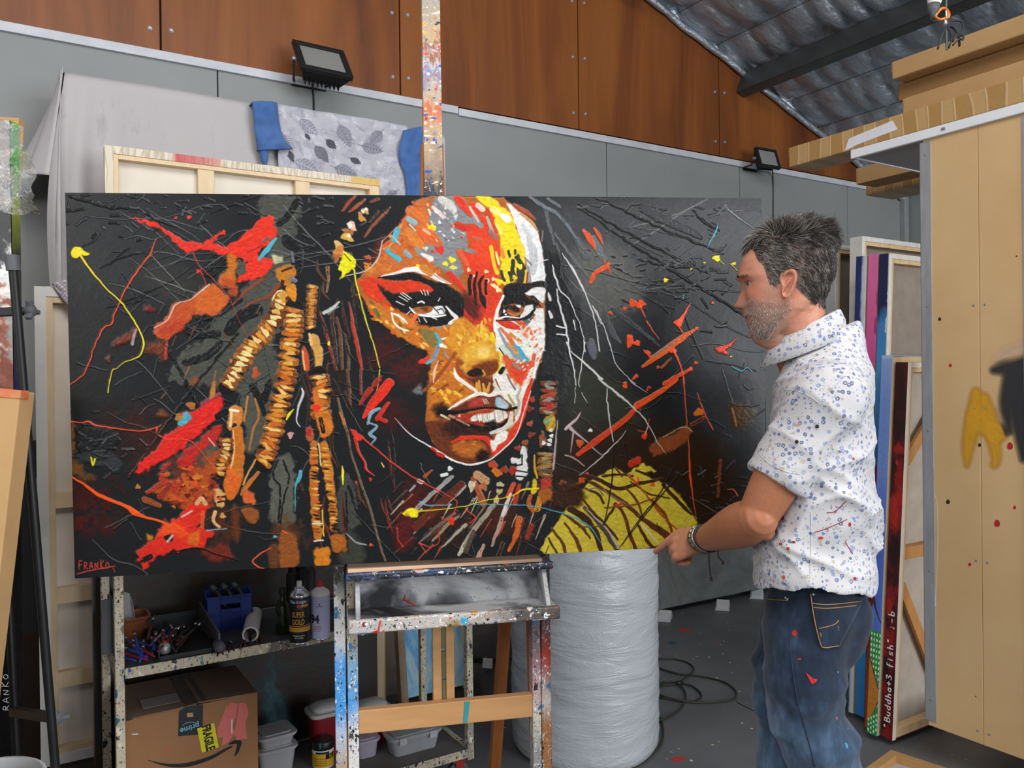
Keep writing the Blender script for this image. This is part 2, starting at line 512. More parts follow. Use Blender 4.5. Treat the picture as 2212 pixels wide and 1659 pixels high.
  if dry:
   nn=NZ[128][(np.abs(W_*5).astype(int)+s.k*37)%NZN,(np.abs(U_*.45).astype(int)+s.k*91)%NZN]*.7+s._nz(128,X*3,Y*3,s.k)*.3
   alp=alp*np.clip((nn-dry)*7+.5,0,1)
  s._put(b,alp,col,var,X,Y,hgt,math.atan2(p[-1][1]-p[0][1],p[-1][0]-p[0][0]))
 sc=1.0
 def dab(s,x,y,rx,ry,a,col,**k):
  ca,sa=math.cos(a),math.sin(a)
  pts=[]
  for i in range(8):
   t=i*PI/4;r=1+.25*math.sin(s.k*3.1+i*2.3)
   pts.append((x+rx*r*math.cos(t)*ca-ry*r*math.sin(t)*sa,y+rx*r*math.cos(t)*sa+ry*r*math.sin(t)*ca))
  s.poly(pts,col,**{**dict(soft=1.0,rough=1.0),**k})
 def image(s,name):
  im=bpy.data.images.new(name,s.w,s.h)
  px=np.ones((s.h,s.w,4),np.float32);px[...,:3]=s.a[::-1]
  im.pixels.foreach_set(px.ravel());im.update();im.pack();return im
 def himage(s,name):
  im=bpy.data.images.new(name,s.w,s.h);im.colorspace_settings.name='Non-Color'
  px=np.ones((s.h,s.w,4),np.float32);px[...,:3]=np.clip(s.z[::-1],0,1)[...,None]
  im.pixels.foreach_set(px.ravel());im.update();im.pack();return im
GL={'F':[[(.1,1),(.18,0),(.75,-.02)],[(.12,.5),(.6,.46)]],'R':[[(.12,1),(.16,.2),(.6,.25),(.55,.55),(.2,.6),(.75,1)]],'A':[[(.05,1),(.4,.15),(.75,1)],[(.2,.7),(.65,.68)]],'N':[[(.1,1),(.15,.3),(.6,.95),(.7,.2)]],'K':[[(.15,1),(.2,-.1)],[(.75,.0),(.2,.55),(.8,1)]],'O':[[(.4,.25),(.1,.6),(.35,.98),(.75,.7),(.6,.3),(.4,.25)]],'B':[[(.15,1),(.15,0)],[(.15,0),(.65,.1),(.6,.4),(.15,.48)],[(.15,.48),(.78,.6),(.65,.95),(.15,1)]],'u':[[(.15,.45),(.15,.85),(.4,1),(.65,.85)],[(.68,.45),(.66,1)]],'d':[[(.68,0),(.66,1)],[(.66,.6),(.35,.45),(.12,.72),(.35,1),(.64,.85)]],'h':[[(.15,0),(.15,1)],[(.15,.65),(.45,.45),(.65,.65),(.66,1)]],'a':[[(.68,.45),(.66,1)],[(.66,.6),(.35,.45),(.12,.72),(.35,1),(.64,.85)]],'+':[[(.1,.55),(.75,.55)],[(.42,.25),(.42,.85)]],'3':[[(.15,.1),(.5,0),(.7,.2),(.35,.45),(.72,.65),(.55,.95),(.12,.92)]],'f':[[(.7,.08),(.45,.05),(.38,.3),(.36,1.15)],[(.12,.5),(.65,.48)]],'i':[[(.35,.45),(.35,1)],[(.35,.22),(.36,.25)]],'s':[[(.62,.5),(.3,.45),(.2,.62),(.58,.8),(.5,.98),(.15,.95)]],';':[[(.35,.5),(.36,.53)],[(.38,.85),(.3,1.1)]],'-':[[(.1,.65),(.6,.65)]],'b':[[(.15,0),(.15,1)],[(.15,.6),(.5,.45),(.7,.75),(.45,1),(.15,.9)]],'"':[[(.2,-.02),(.18,.15)],[(.42,-.02),(.4,.15)]],' ':[],}
def letters(R,text,x,y,dx,h,w,col,ang=0.0,adv=None):
 """write text along direction ang starting at x, y (top of letters)"""
 ca,sa=math.cos(ang),math.sin(ang)
 for i,ch in enumerate(text):
  for st in GL.get(ch,[]):
   pts=[(x+(i*dx+a*dx*.95)*ca-b*h*sa,y+(i*dx+a*dx*.95)*sa+b*h*ca)for a,b in st]
   R.line(pts,w,col,soft=.8,wob=.2,hgt=.4)
_q=np.array([(143.0,417.0),(1651.0,427.5),(1654.5,1172.5),(159.0,1249.0)])
def _homog(src,dst):
 A=[]
 for(x,y),(u,v)in zip(src,dst):
  A.append([x,y,1,0,0,0,-u*x,-u*y]);A.append([0,0,0,x,y,1,-v*x,-v*y])
 h=np.linalg.solve(np.array(A),np.array(dst,float).ravel())
 return np.append(h,1).reshape(3,3)
AW_,AH_=1900,1000
_H=_homog(_q,[(0,0),(AW_,0),(AW_,AH_),(0,AH_)])
def _TA(p):
 q=np.c_[p,np.ones(len(p))]@_H.T
 return q[:,:2]/q[:,2:]
A_=Ras(AW_,AH_,'#18181a',_TA);A_.sc=1.25
_Z={'A':(130,400,3.858),'B':(130,820,3.771),'C':(600,400,4.1475),'D':(600,800,3.77),'E':(900,410,4.74),'F':(900,740,4.74),'G':(1250,420,4.046),'H':(1000,820,3.3515),'X':(0,0,1.0)}
def q(z,*c):
 ox,oy,s=_Z[z]
 return[(ox+c[i]/s,oy+c[i+1]/s)for i in range(0,len(c),2)]
pl,ln=A_.poly,A_.line
ar=random.Random(11)
RED,ORD,ORG,DOR,BRN,YEL,CRM,WHT,GRY,BLK,BLU,PNK='#df2f1d','#ea4a1c','#d5741f','#b3561b','#5f2e15','#f0d91a','#e3c878','#e9e7e3','#85868a','#121212','#4aa5b8','#d8b6b0'
OLV='#484941'
pl(q('X',1170,425,1660,425,1660,560,1450,600,1330,760,1240,700,1190,560),'#3c3c3e',soft=60,rough=8,hgt=0)
pl(q('X',1250,545,1330,530,1380,600,1370,660,1290,680,1250,620),'#5b5b57',soft=26,rough=10,hgt=0)
pl(q('X',1490,760,1640,720,1640,900,1560,1000,1480,900),'#2b2c2f',soft=50,rough=8,hgt=0)
pl(q('X',1230,800,1330,800,1400,940,1300,1010,1220,930),'#2c2d22',soft=30,rough=9,hgt=0)
pl(q('X',1240,940,1500,930,1600,1060,1620,1180,1380,1200,1200,1060),'#2a1a0c',soft=40,rough=9,hgt=0)
pl(q('X',140,420,420,425,480,520,330,640,150,600),'#222324',soft=50,rough=8,hgt=0)
pl(q('A',1660,120,1990,110,1960,420,1900,900,1850,1180,1750,1350,1900,1659,1000,1659,950,1480,1200,1260,1330,1080,1500,900,1690,640,1760,400),OLV,soft=5,rough=8,al=.95)
pl(q('B',1440,60,1620,40,1740,120,1660,460,1560,620,1480,560,1500,320),OLV,soft=4,rough=6)
pl(q('B',1150,460,1300,480,1270,640,1060,760,850,800,800,760,900,640),OLV,soft=8,rough=7)
pl(q('B',1760,640,1890,660,1880,1180,1720,1180,1690,980,1720,760),'#54554a',soft=4,rough=6)
pl(q('D',500,860,590,900,630,1150,640,1260,560,1300,470,1300,470,1000),'#3e3f38',soft=5,rough=6)
pl(q('D',520,1330,620,1340,690,1560,500,1600),'#35362e',soft=8,rough=6)
pl(q('A',700,700,980,680,1180,900,900,1000),'#2d2d29',soft=30,rough=10,hgt=0)
for pts,w in((q('A',1990,130,1900,260,1830,320),14),(q('A',1640,1040,1520,1090,1410,1210),26),(q('A',1310,1240,1150,1250,1040,1190),16),(q('A',1480,1240,1300,1450,1130,1650),6),(q('A',1330,1320,1230,1420,1050,1480),16),(q('A',1400,600,1300,640,1250,720),30),(q('A',1500,960,1380,1030,1280,1090,1160,1100),16),(q('A',1900,460,1980,560,1960,720),26),(q('A',850,1290,960,1480,1060,1659),7),(q('B',1760,650,1720,800,1780,880,1760,1160),4),(q('B',1800,660,1850,800,1800,1000,1780,1180),4),(q('D',540,1000,545,1300),5),(q('D',560,940,620,1130),6),(q('B',1700,20,1640,180,1560,60),16),(q('B',1600,130,1660,280),10),(q('B',1000,0,1110,200,1300,560),6),(q('B',1120,10,950,240,800,450,560,800),6)):
 ln(pts,w,BLK,dry=.25,wob=1.5)
for(x,y,r,c)in((210,1080,60,'#3a0f0b'),(180,1120,45,'#4a120c'),(300,920,60,'#33140e'),(330,990,55,'#3a170d'),(250,940,40,'#2a0f0c'),(420,1040,60,'#6b2412')):
 A_.dab(x,y,r,r*.7,.4,c,soft=28,rough=12,dry=.42,hgt=.1)
pl(q('B',70,260,110,420,130,520,110,640,200,720,140,780,70,700),'#7d4a1c',soft=5,rough=5,al=.8)
pl(q('B',130,400,400,420,440,560,260,600,130,580),'#1b1b1c',soft=4,rough=7,hgt=.9)
pl(q('B',160,600,330,590,480,660,460,760,330,700,120,660),'#2d2f31',soft=5,rough=5)
pl(q('B',140,780,260,790,250,840,150,830),'#6e431e',soft=5,rough=5,al=.7)
for i in range(150):
 x=ar.uniform(150,1640);y=ar.uniform(430,1180)
 if 800<x<1175 and y<1000:continue
 a=ar.choice([.5,-.5,.35,-.7,.15,1.2])+ar.gauss(0,.15);L=ar.uniform(20,130)
 ln([(x,y),(x+L*.5*math.cos(a),y+L*.5*math.sin(a)+ar.gauss(0,4)),(x+L*math.cos(a),y+L*math.sin(a))],ar.uniform(.7,2.0),ar.choice(['#3b3b3d','#101010','#0c0c0c','#55565a','#2c2c2e']),wob=1.2,hgt=1.0,al=.85)
for i in range(75):
 x=ar.choice([ar.uniform(145,560),ar.uniform(145,560),ar.uniform(1200,1600),ar.uniform(600,1150)]);y=ar.uniform(430,640)if ar.random()<.6 else ar.uniform(640,1180)
 if 790<x<1180 and y<1010:continue
 a=ar.choice([.12,.45,-.42,.75,-.2,-.6])+ar.gauss(0,.12);L=ar.uniform(60,260)
 ln([(x,y),(x+L*.3*math.cos(a),y+L*.3*math.sin(a)+ar.gauss(0,5)),(x+L*.65*math.cos(a),y+L*.65*math.sin(a)+ar.gauss(0,6)),(x+L*math.cos(a),y+L*math.sin(a))],[.8,1.5,1.3,.7],ar.choice(['#5d5e61','#77787b','#4a4b4e','#8d8d90','#0c0c0d']),wob=.5,hgt=1.0,al=.8)
for(x0,y0,x1,y1)in((1250,440,1530,590),(1290,425,1560,545),(1255,450,1640,700),(1380,560,1520,580),(150,425,300,455),(300,450,380,490),(1500,455,1560,500)):
 ln([(x0,y0),((x0+x1)/2,(y0+y1)/2+5),(x1,y1)],[2,5,2],'#121213',wob=2,hgt=1)
for i in range(260):
 cx,cy,sx,sy=ar.choice([(1440,580,70,26),(1540,560,22,110),(1450,620,60,40),(250,470,90,40),(430,440,60,20),(1330,460,90,25),(220,970,50,30),(1530,1080,35,60),(700,500,60,60)])
 x=ar.gauss(cx,sx);y=ar.gauss(cy,sy);a=ar.gauss(-.1,.5);L=ar.uniform(6,26)
 ln([(x,y),(x+L*math.cos(a),y+L*math.sin(a))],ar.uniform(1.5,4),ar.choice(['#262627','#333436','#1c1c1d','#48494c']),sm=False,wob=1.2,hgt=1.0)
ln(q('G',570,110,700,190,1000,330,1090,380),[14,18,14,6],'#333335',hgt=1,dry=.2)
ln(q('G',1290,90,1400,190,1530,280),[3,5,3],'#71767a');ln(q('G',1240,160,1310,90),3,'#63676a')
for z,pts,w,c in(('E',(1180,75,1300,160,1480,270,1620,460,1700,590),[6,9,7,6,4],'#666e73'),('E',(1360,90,1480,170),6,'#5d6468'),('E',(1330,200,1380,420,1420,560),[8,7,5],'#565c60'),('E',(1430,450,1530,600,1620,720,1760,900),[5,6,8,4],'#5d5f5f'),('E',(1440,560,1480,760,1470,900),5,'#4c4f52'),('E',(1480,850,1540,1000,1590,1060),3,'#62666a'),('G',(0,400,60,520,100,560),[14,18,10],'#55585b'),('G',(140,380,200,520,230,560),[12,16,10],'#66686a'),('G',(290,1000,420,1100,600,1240,700,1330),[8,12,8,3],'#3d3e40'),('G',(220,960,290,1200,360,1300),[4,12,5],'#505255'),('F',(1750,20,1790,90,1800,160),[8,16,8],'#55575a'),('G',(110,1290,120,1360,130,1430),[14,20,10],'#5d5f66')):
 ln(q(z,*pts),w,c,dry=.25,soft=1.5,wob=1)
pl(q('E',1320,680,1500,690,1560,1000,1700,1300,1700,1659,1340,1659,1330,1100),'#151516',soft=8,rough=4,al=.85)
pl(q('F',1330,0,1530,0,1540,420,1420,640,1260,340),'#242426',soft=8,rough=5,al=.8)
for z,pts,w,c in(('C',(380,1140,430,1330,490,1560,520,1659),[3,7,6,5],'#8c3424'),('C',(640,1050,680,1300,730,1560,745,1659),[2,8,7,5],'#b5331d'),('C',(530,1190,560,1400,570,1659),[4,7,5],'#6a3a22'),('C',(600,1340,625,1500,630,1659),[3,6,5],'#5e4426'),('C',(700,100,640,160,590,230),[5,8,5],'#a2432a'),('C',(790,130,720,190,650,240),[4,8,5],'#9b4a2b'),('C',(1020,200,930,290,840,390,785,465),[3,7,6,4],'#8f4a2e'),('C',(910,240,830,330),6,'#4c3222'),('C',(450,740,455,860,440,960),[8,5,3],'#9a5a35'),('C',(910,130,850,150),7,'#6b3a26'),('C',(480,1200,510,1400,520,1600),6,'#3a2c1c'),('D',(560,0,575,150,580,280),6,'#6d3d22'),('D',(670,0,672,200),5,'#7c2c1e'),('D',(480,230,520,400,560,540,590,700,640,850,680,980,740,1150,790,1350,850,1550),[4,7,5,4,5,5,5,5,4],'#6b5233'),('D',(500,350,530,440),6,'#b5601f')):
 ln(q(z,*pts),w,c,dry=.2,soft=1.3)
pl(q('C',940,560,1100,360,1240,150,1180,210,1060,400,900,500,850,620,740,730,880,690),'#5a2416',soft=8,rough=3,al=.8)
for i in range(46):
 x=ar.uniform(640,860);y=ar.uniform(560,1150)
 if x>800 and y<760:continue
 L=ar.uniform(40,130);ln([(x,y),(x+ar.gauss(4,6),y+L*.5),(x+ar.gauss(12,8),y+L)],[1.5,ar.uniform(3,7),1.5],ar.choice(['#3a1a10','#4d2414','#2a1a10','#5d3018','#6a2416','#33240f']),dry=.3,hgt=.4)
for(x,y,r,c)in((830,760,40,'#3f1512'),(880,800,34,'#4a1a14'),(850,900,40,'#3a1410'),(700,830,30,'#3a2210'),(900,1090,50,'#4a1612'),(960,1130,50,'#3a1810'),(1080,1120,50,'#3f1c0e'),(470,1130,40,'#4a2412'),(620,1150,30,'#5d3216')):
 A_.dab(x,y,r,r*.8,.4,c,soft=24,rough=12,dry=.36,hgt=.1)
for i in range(70):
 x=ar.uniform(860,1230);y=ar.uniform(1035,1185)
 if y>1185-(x-860)*.03:continue
 a=2.35-(x-860)/370*.55+ar.gauss(0,.1);L=ar.uniform(18,60)
 ln([(x,y),(x+L*math.cos(a),y+L*math.sin(a))],[ar.uniform(2,6),1.5],ar.choice(['#5a2414','#6d3a1c','#8f4a20','#3a1c10','#4c4034','#7d6c58','#a5401c','#2a2018','#b9a58c']),dry=.25,sm=False,hgt=.6)
for i in range(40):
 x=ar.uniform(330,660);y=ar.uniform(620,900);a=ar.choice([2.3,2.0,.4])+ar.gauss(0,.2);L=ar.uniform(15,50)
 ln([(x,y),(x+L*math.cos(a),y+L*math.sin(a))],[ar.uniform(2,5),1.2],ar.choice(['#5d3a1a','#8a5420','#2a2a22','#101010','#6d6a58','#3a2414']),dry=.3,sm=False)
FACE=q('C',1250,135)+q('C',1150,290)+q('C',1060,420)+q('C',950,540)+q('C',900,680)+q('C',800,770)+q('C',710,850)+q('C',720,960)+q('C',790,1060)+q('C',830,1160)+q('C',1000,1300)+q('C',1200,1430)+q('C',1370,1500)+q('D',1260,40)+q('D',1215,180)+q('D',1190,420)+q('D',1240,580)+q('D',1340,690)+q('F',220,1120)+q('F',350,1195)+q('F',530,1245)+q('F',700,1205)+q('F',830,1120)+q('F',955,1005)+q('F',1025,900)+q('F',1055,780)+q('F',1105,640)+q('F',1160,490)+q('F',1220,320)+q('F',1280,140)+q('E',1312,1500)+q('E',1312,1240)+q('E',1322,900)+q('E',1290,610)+q('E',1250,430)+q('E',1165,310)+q('E',1050,190)+q('E',900,80)+q('E',500,62)+q('E',150,66)
pl(FACE,'#ab5a1e',soft=2,rough=1.5,sm=False)
pl(q('C',1250,150,1350,130,1400,250,1480,400,1500,540,1400,560,1330,620,1400,690,1380,760,1150,760,950,820,760,820,880,720,960,540,1100,380),'#c4662a',soft=5,rough=4)
for i in range(60):
 x=ar.uniform(780,955);y=ar.uniform(440,590)
 if(x-780)*.8+(590-y)*-1.0<-60 or x+(y-440)*.9<900:continue
 A_.dab(x,y,ar.uniform(4,12),ar.uniform(2,5),ar.choice([.9,-.8,.3]),ar.choice([ORG,'#d8862f',ORD,'#b9511f','#c9772b','#dc9440']),dry=.2)
pl(q('E',190,66,430,66,560,200,640,340,560,420,520,560,430,640,470,800,430,900,330,860,180,760,80,690,20,600,110,560,240,560,250,520,190,400,150,300,170,180),'#828386',soft=4,rough=5)
for z,pts,w,c in(('C',(1480,130,1560,180,1600,260),[16,20,8],'#c9c6bd'),('C',(1400,200,1500,290),9,'#d9c3bd'),('C',(1330,350,1400,440),12,'#e07032'),('C',(1280,400,1380,470,1460,520),[16,26,12],'#d8602a'),('C',(1200,230,1300,280,1330,330),[22,24,12],'#cf6a2a'),('C',(1180,420,1260,520,1290,560),[18,22,12],'#d27a2e'),('C',(1320,400,1370,440),7,'#e9b08c')):
 ln(q(z,*pts),w,c,dry=.15,wob=1)
for i in range(42):A_.dab(ar.uniform(925,1010),ar.uniform(440,520),ar.uniform(2,6),ar.uniform(1.2,3),.9+ar.gauss(0,.3),ar.choice([WHT,'#cfccc6','#6f7073','#9b9ca0','#d9cfc0']),dry=.2)
for z,pts,w,c in(('C',(1080,400,1050,490),13,BLU),('C',(1180,300,1240,340),12,'#8fb0b8'),('C',(985,590,1090,665),[9,12],BLU),('C',(1150,600,1190,640),10,'#8aa2ac'),('C',(1000,570,985,600),6,BLU),('C',(1190,350,1240,410),4,'#a6b8bc'),('C',(1040,460,1100,530),4,'#a3b3b7'),('C',(1250,570,1310,640),8,'#8d98a0'),('C',(1300,620,1380,660),[6,12],'#e6d7d2')):
 ln(q(z,*pts),w,c,sm=False)
pl(q('E',490,360,720,355,800,420,855,500,862,700,835,880,890,1090,830,1230,790,1330,790,1500,700,1430,600,1400,500,1320,370,1160,420,1080,530,1090,530,960,500,800,430,640,560,600,540,470),'#db3a1d',soft=3,rough=4)
for pts,w,c in(((430,80,480,150,560,250),[16,18,9],'#d8361e'),((520,170,570,260),8,'#d9401f'),((590,150,660,270,740,350),[11,13,10],'#d93a1e'),((715,140,770,260,830,420),[7,9,7],'#dd3d20'),((340,865,420,950,500,1040),[14,14,6],'#cf3120'),((430,360,500,390),16,'#cc3320'),((440,640,520,760),12,'#d6552a')):
 ln(q('E',*pts),w,c,dry=.08)
for pts,w,c in(((590,490,650,510,680,520),[6,10,5],'#7b7c80'),((520,620,600,640),10,'#86878a'),((610,290,670,370),12,'#86878a'),((730,280,770,390,790,440),[5,8,9],'#a9a8a6'),((770,440,820,490),12,'#77787c'),((560,180,640,320),6,'#cbb9ae'),((640,160,690,200),12,'#e3c5bf')):
 ln(q('E',*pts),w,c)
pl(q('E',560,480,800,470,840,700,780,760,640,760,600,600),'#e8471f',soft=12,rough=6,al=.7)
pl(q('E',612,68,760,68,850,140,960,220,1010,330,1060,470,1110,620,1120,740,1060,860,980,950,900,930,870,820,855,500,810,320,760,190,660,120),'#ecd21d',soft=2.5,rough=3)
pl(q('E',930,130,1010,180,1150,300,1240,420,1285,590,1310,770,1318,930,1200,950,1140,960,1135,780,1112,630,1070,480,1015,330,970,220),'#e4e3e1',soft=2,rough=2)
for pts,w,c in(((1150,480,1210,660,1200,850),[8,20,12],'#c3c3c5'),((1100,360,1180,480),10,'#cdccca'),((1140,800,1160,930),10,'#9a9a9c'),((1120,700,1180,770),5,'#8c8a8a'),((880,250,930,290,960,310),[8,18,9],'#f4f1e6'),((790,200,850,230),14,'#f2e284'),((830,360,880,440),6,'#f1e27a'),((1010,150,1130,220,1220,300),[5,10,6],'#a8492c'),((1080,240,1180,320,1250,420),[5,8,4],'#c28a54'),((1300,420,1290,530),3,'#8a6448'),((880,610,900,690),8,'#e8862a'),((820,640,850,760),5,'#efe08a'),((770,590,800,760,830,850),[9,8,10],'#ebc91f'),((1120,820,1110,960),7,'#e8c21c'),((1145,850,1130,960),4,'#a5362a')):
 ln(q('E',*pts),w,c)
for pts,w in(((950,635,965,680),6),((1020,620,1020,655),5),((1030,690,1080,760,1110,800),9),((990,730,990,820,1010,880),9),((870,830,880,890,900,930),6),((1060,800,1070,890,1050,980),[14,16,12]),((960,850,980,920),9),((1050,670,1060,740),6),((1100,760,1090,860,1060,960),[6,11,9])):
 ln(q('E',*pts),w,'#35322c',wob=1)
A_.dab(*q('E',1060,785)[0],7,6,.8,YEL);A_.dab(*q('E',1010,900)[0],6,5,.8,YEL)
for x,y,r in((165,385,9),(25,785,6),(300,760,6),(370,715,8),(370,795,6),(850,945,9),(930,960,8)):A_.dab(*q('E',x,y)[0],r,r*.75,.3,YEL)
for x,y,r in((540,820,5),(605,885,5),(720,840,5),(730,930,5),(795,915,5),(790,980,6),(840,1030,7),(820,1000,6),(400,800,4),(680,1410,5),(200,870,4)):A_.dab(*q('E',x,y)[0],r,r*.8,.6,'#e8dd9c')
for x,y,r in((240,615,10),(170,640,4),(365,370,3),(465,490,3),(95,600,6)):A_.dab(*q('E',x,y)[0],r,r*.8,.5,RED if x!=95 else '#c9c3a8')
for pts,w in(((555,880,545,980,555,1070),8),((620,850,600,950,600,1060,610,1180),[5,8,7,5]),((690,880,650,960,660,1060,680,1120,700,1210),[4,8,7,14,5]),((720,930,710,1010,720,1060),6)):
 ln(q('E',*pts),w,'#241311',wob=1.2)
pl(q('E',380,1060,560,1080,640,1150,640,1330,560,1330,430,1230),'#3a1612',soft=10,rough=5,al=.8)
ln(q('E',360,1125,470,1230,560,1340),[5,9,5],'#c9301f')
pl(q('C',740,850,860,832,1050,868,1200,846,1330,890,1440,960,1250,965,1080,985,950,930,960,1010,1080,1130,900,1050,780,970),'#d23619',soft=3,rough=3)
pl(q('C',890,830,1050,800,1220,780,1360,850,1520,895,1659,1010,1659,1180,1640,1250,1420,960,1330,890,1200,845,1050,860),'#171516',soft=2,rough=2)
pl(q('C',900,880,1000,960,1240,962,1420,960,1540,980,1600,1090,1560,1230,1460,1280,1280,1250,1180,1170,1080,1130,980,1030),'#161414',soft=3,rough=3)
ln(q('C',930,820,1060,790,1200,755,1330,790,1440,850,1550,885),[2,6,11,8,7,2],'#e3d8d5')
ln(q('C',1120,775,1230,750,1280,770),[3,9,4],'#efe9e6');ln(q('C',1300,740,1370,790),14,'#c97a2c',dry=.2);ln(q('C',1400,800,1520,870),4,'#d9a79e')
pl(q('C',1195,1105,1260,1155,1400,1172,1500,1140,1470,1085,1390,1092,1300,1150),'#e3e1de',soft=1.5,rough=1.5)
pl(q('C',1215,1105,1290,1092,1390,1090,1375,1135,1310,1155,1245,1150),'#a35a26',soft=1.5,rough=1)
A_.dab(*q('C',1320,1110)[0],9,6,.1,'#7a3d1a');ln(q('C',1180,1100,1250,1160,1400,1178,1500,1165),[3,4,5,4],'#e7e4e1');ln(q('C',1255,1055,1285,1045,1310,1058),4,WHT)
ln(q('C',1430,1120,1470,1110,1490,1140),2,'#1a1818');ln(q('C',1390,1090,1440,1150),2,'#1a1818')
for a in((1100,975,1180,1030),(1090,1000,1160,1045),(1060,1045,1130,1075),(1120,965,1200,1020),(1280,945,1300,980),(1310,940,1325,990),(1340,945,1350,985),(1440,1040,1455,1015),(1150,1160,1185,1130),(1260,1190,1270,1225),(1310,1195,1330,1230),(1380,1190,1420,1205)):
 ln(q('C',*a),2.2,'#dedcd9',sm=False)
ln(q('C',1510,1090,1560,1150,1600,1200,1545,1240,1530,1260),[3,7,10,8,3],'#e8e6e2');ln(q('C',1520,1260,1560,1300),4,'#d9d6d2');ln(q('C',1380,1300,1530,1270),10,'#8d8d90',dry=.2)
pl(q('C',800,1030,900,1060,1010,1130,1180,1190,1240,1260,1400,1290,1659,1290,1659,1659,1500,1659,1420,1500,1280,1470,1000,1300,860,1160),'#c26f22',soft=3,rough=4)
for i in range(70):
 x=ar.uniform(800,1000);y=648+(x-800)*.42+ar.uniform(-10,55)
 A_.dab(x,y,ar.uniform(3,9),ar.uniform(2,4),ar.uniform(.2,1.2),ar.choice([ORG,'#e09a35','#c8641e',ORD,'#dcae45','#b5571c','#e3bb62','#7d5a22']),dry=.15)
ln(q('C',1015,1150,1040,1230,1090,1280,1165,1310),[3,4,4,3],WHT);ln(q('C',1015,1150,1090,1175,1160,1240),[3,5,3],'#efe8e2');ln(q('C',1240,1170,1180,1260),9,'#df6a33');ln(q('C',870,1120,900,1170),10,'#5f6a2a',dry=.2)
pl(q('C',1290,1290,1400,1310,1440,1400,1420,1480,1350,1440),'#6f6a3e',soft=4,rough=3,al=.8)
ln(q('C',1410,1330,1450,1410,1420,1470,1500,1490),[6,7,7,3],BLU);ln(q('C',1470,1380,1550,1370,1530,1410),4,WHT);ln(q('C',1460,1440,1490,1460),8,'#efe9e6');ln(q('C',1590,1430,1620,1460),6,WHT);ln(q('C',1530,1560,1600,1610),10,GRY)
ln(q('C',1440,1480,1500,1500,1520,1550),5,'#8694b0')
pl(q('F',110,90,300,60,430,90,410,260,400,360,500,440,620,530,460,610,330,680,250,655,120,660,85,560,130,300),'#bf6b1e',soft=4,rough=4)
for i in range(60):
 x=ar.uniform(925,1020);y=ar.uniform(770,880)
 A_.dab(x,y,ar.uniform(4,11),ar.uniform(2,4),ar.choice([-.7,-.4,.6]),ar.choice(['#c9771f','#d58c2a','#b55a1b','#d9641f','#e0a238','#8a4218']),dry=.25)
ln(q('F',400,100,300,240,150,420,60,500),[7,8,9,6],'#98481c',dry=.2)
for x,y in((320,505),(240,510),(430,545),(290,575),(390,520)):A_.dab(*q('F',x,y)[0],7,4,.7,'#e8b933')
ln(q('F',215,190,175,300,165,410),[2,5,3],'#e6c3aa');A_.dab(*q('F',80,190)[0],13,8,-.5,RED);ln(q('F',105,215,155,185),8,BLU);ln(q('F',210,60,170,170),12,'#85868c',dry=.2);ln(q('F',280,100,320,160),4,'#8a90a6')
pl(q('D',1100,170,1160,110,1170,200,1120,200),'#6a6a6c',soft=4,rough=3)
pl(q('E',380,1340,480,1320,600,1400,660,1370,770,1480,815,1659,400,1659,300,1560,350,1430),'#d18a25',soft=4,rough=4)
pl(q('E',640,1400,740,1450,800,1580,815,1659,560,1659,580,1500),'#e3ae31',soft=6,rough=4)
for i in range(60):
 x=ar.uniform(985,1065);y=ar.uniform(690,790)
 A_.dab(x,y,ar.uniform(4,10),ar.uniform(2,3.5),1.1+ar.gauss(0,.4),ar.choice(['#e0a12b','#eec14a','#d0801f','#e8b53a','#c8701e','#f0cf5e']),dry=.2)
ln(q('E',770,1480,800,1600,815,1650),[8,10,8],'#ecd01c');
pl(q('F',460,30,800,0,850,160,850,270,790,340,640,345,510,335,425,270,420,180),'#d28e26',soft=4,rough=3)
pl(q('F',540,30,740,20,800,110,740,160,560,180,470,240,450,180),'#e3ae3a',soft=8,rough=4)
pl(q('F',640,70,720,60,735,140,680,165,635,130),'#eec768',soft=5,rough=3)
pl(q('F',620,220,720,190,820,200,835,260,790,330,690,365,600,350,560,280),'#74330f',soft=5,rough=3)
pl(q('F',420,170,470,200,440,270,520,340,640,360,420,330,405,240),'#8f451a',soft=6,rough=3)
pl(q('F',510,310,560,275,620,265,668,295,655,330,580,355,530,345),'#1f100b',soft=2,rough=2)
ln(q('F',670,290,690,330,670,350),4,'#d2952c');ln(q('F',410,190,405,270,450,330,540,370),[2,4,5,6],'#a34318')
ln(q('F',840,60,860,170,850,270,810,320),[9,7,7,5],'#e9c81d')
pl(q('F',520,370,760,370,790,470,760,520,640,510,560,430),'#5d2a12',soft=5,rough=3)
for a in((630,400,640,500),(670,430,690,510),(610,420,600,500),(740,420,720,500)):ln(q('F',*a),[5,8],'#cf8f33')
pl(q('E',890,1090,830,1220,795,1340,800,1500,815,1659,870,1659,1000,1659,1310,1659,1312,1300,1300,1215,1190,1210,1110,1330,900,1330,830,1330,860,1200),'#e6e2dd',soft=2,rough=2,sm=False)
pl(q('F',815,0,860,120,850,260,770,340,790,460,730,560,850,520,960,640,1000,690,1000,800,930,890,1040,790,1100,620,1220,320,1312,0),'#e7e1d8',soft=2,rough=2,sm=False)
pl(q('F',860,130,900,180,905,300,860,330,870,230),'#cfc37e',soft=4,rough=2,al=.8);ln(q('F',850,310,880,270),9,BLK)
for pts,w,c in(((840,60,900,150,915,230,880,300),3,'#3b3a3a'),((920,330,960,420,1000,480),4,'#6f6a6a'),((800,380,850,490),3,'#8a4a34'),((790,430,900,600,980,650),8,'#d9d3bd'),((930,540,990,640),6,'#a6a05c'),((880,600,960,650),5,'#8c8a84')):
 ln(q('F',*pts),w,c)
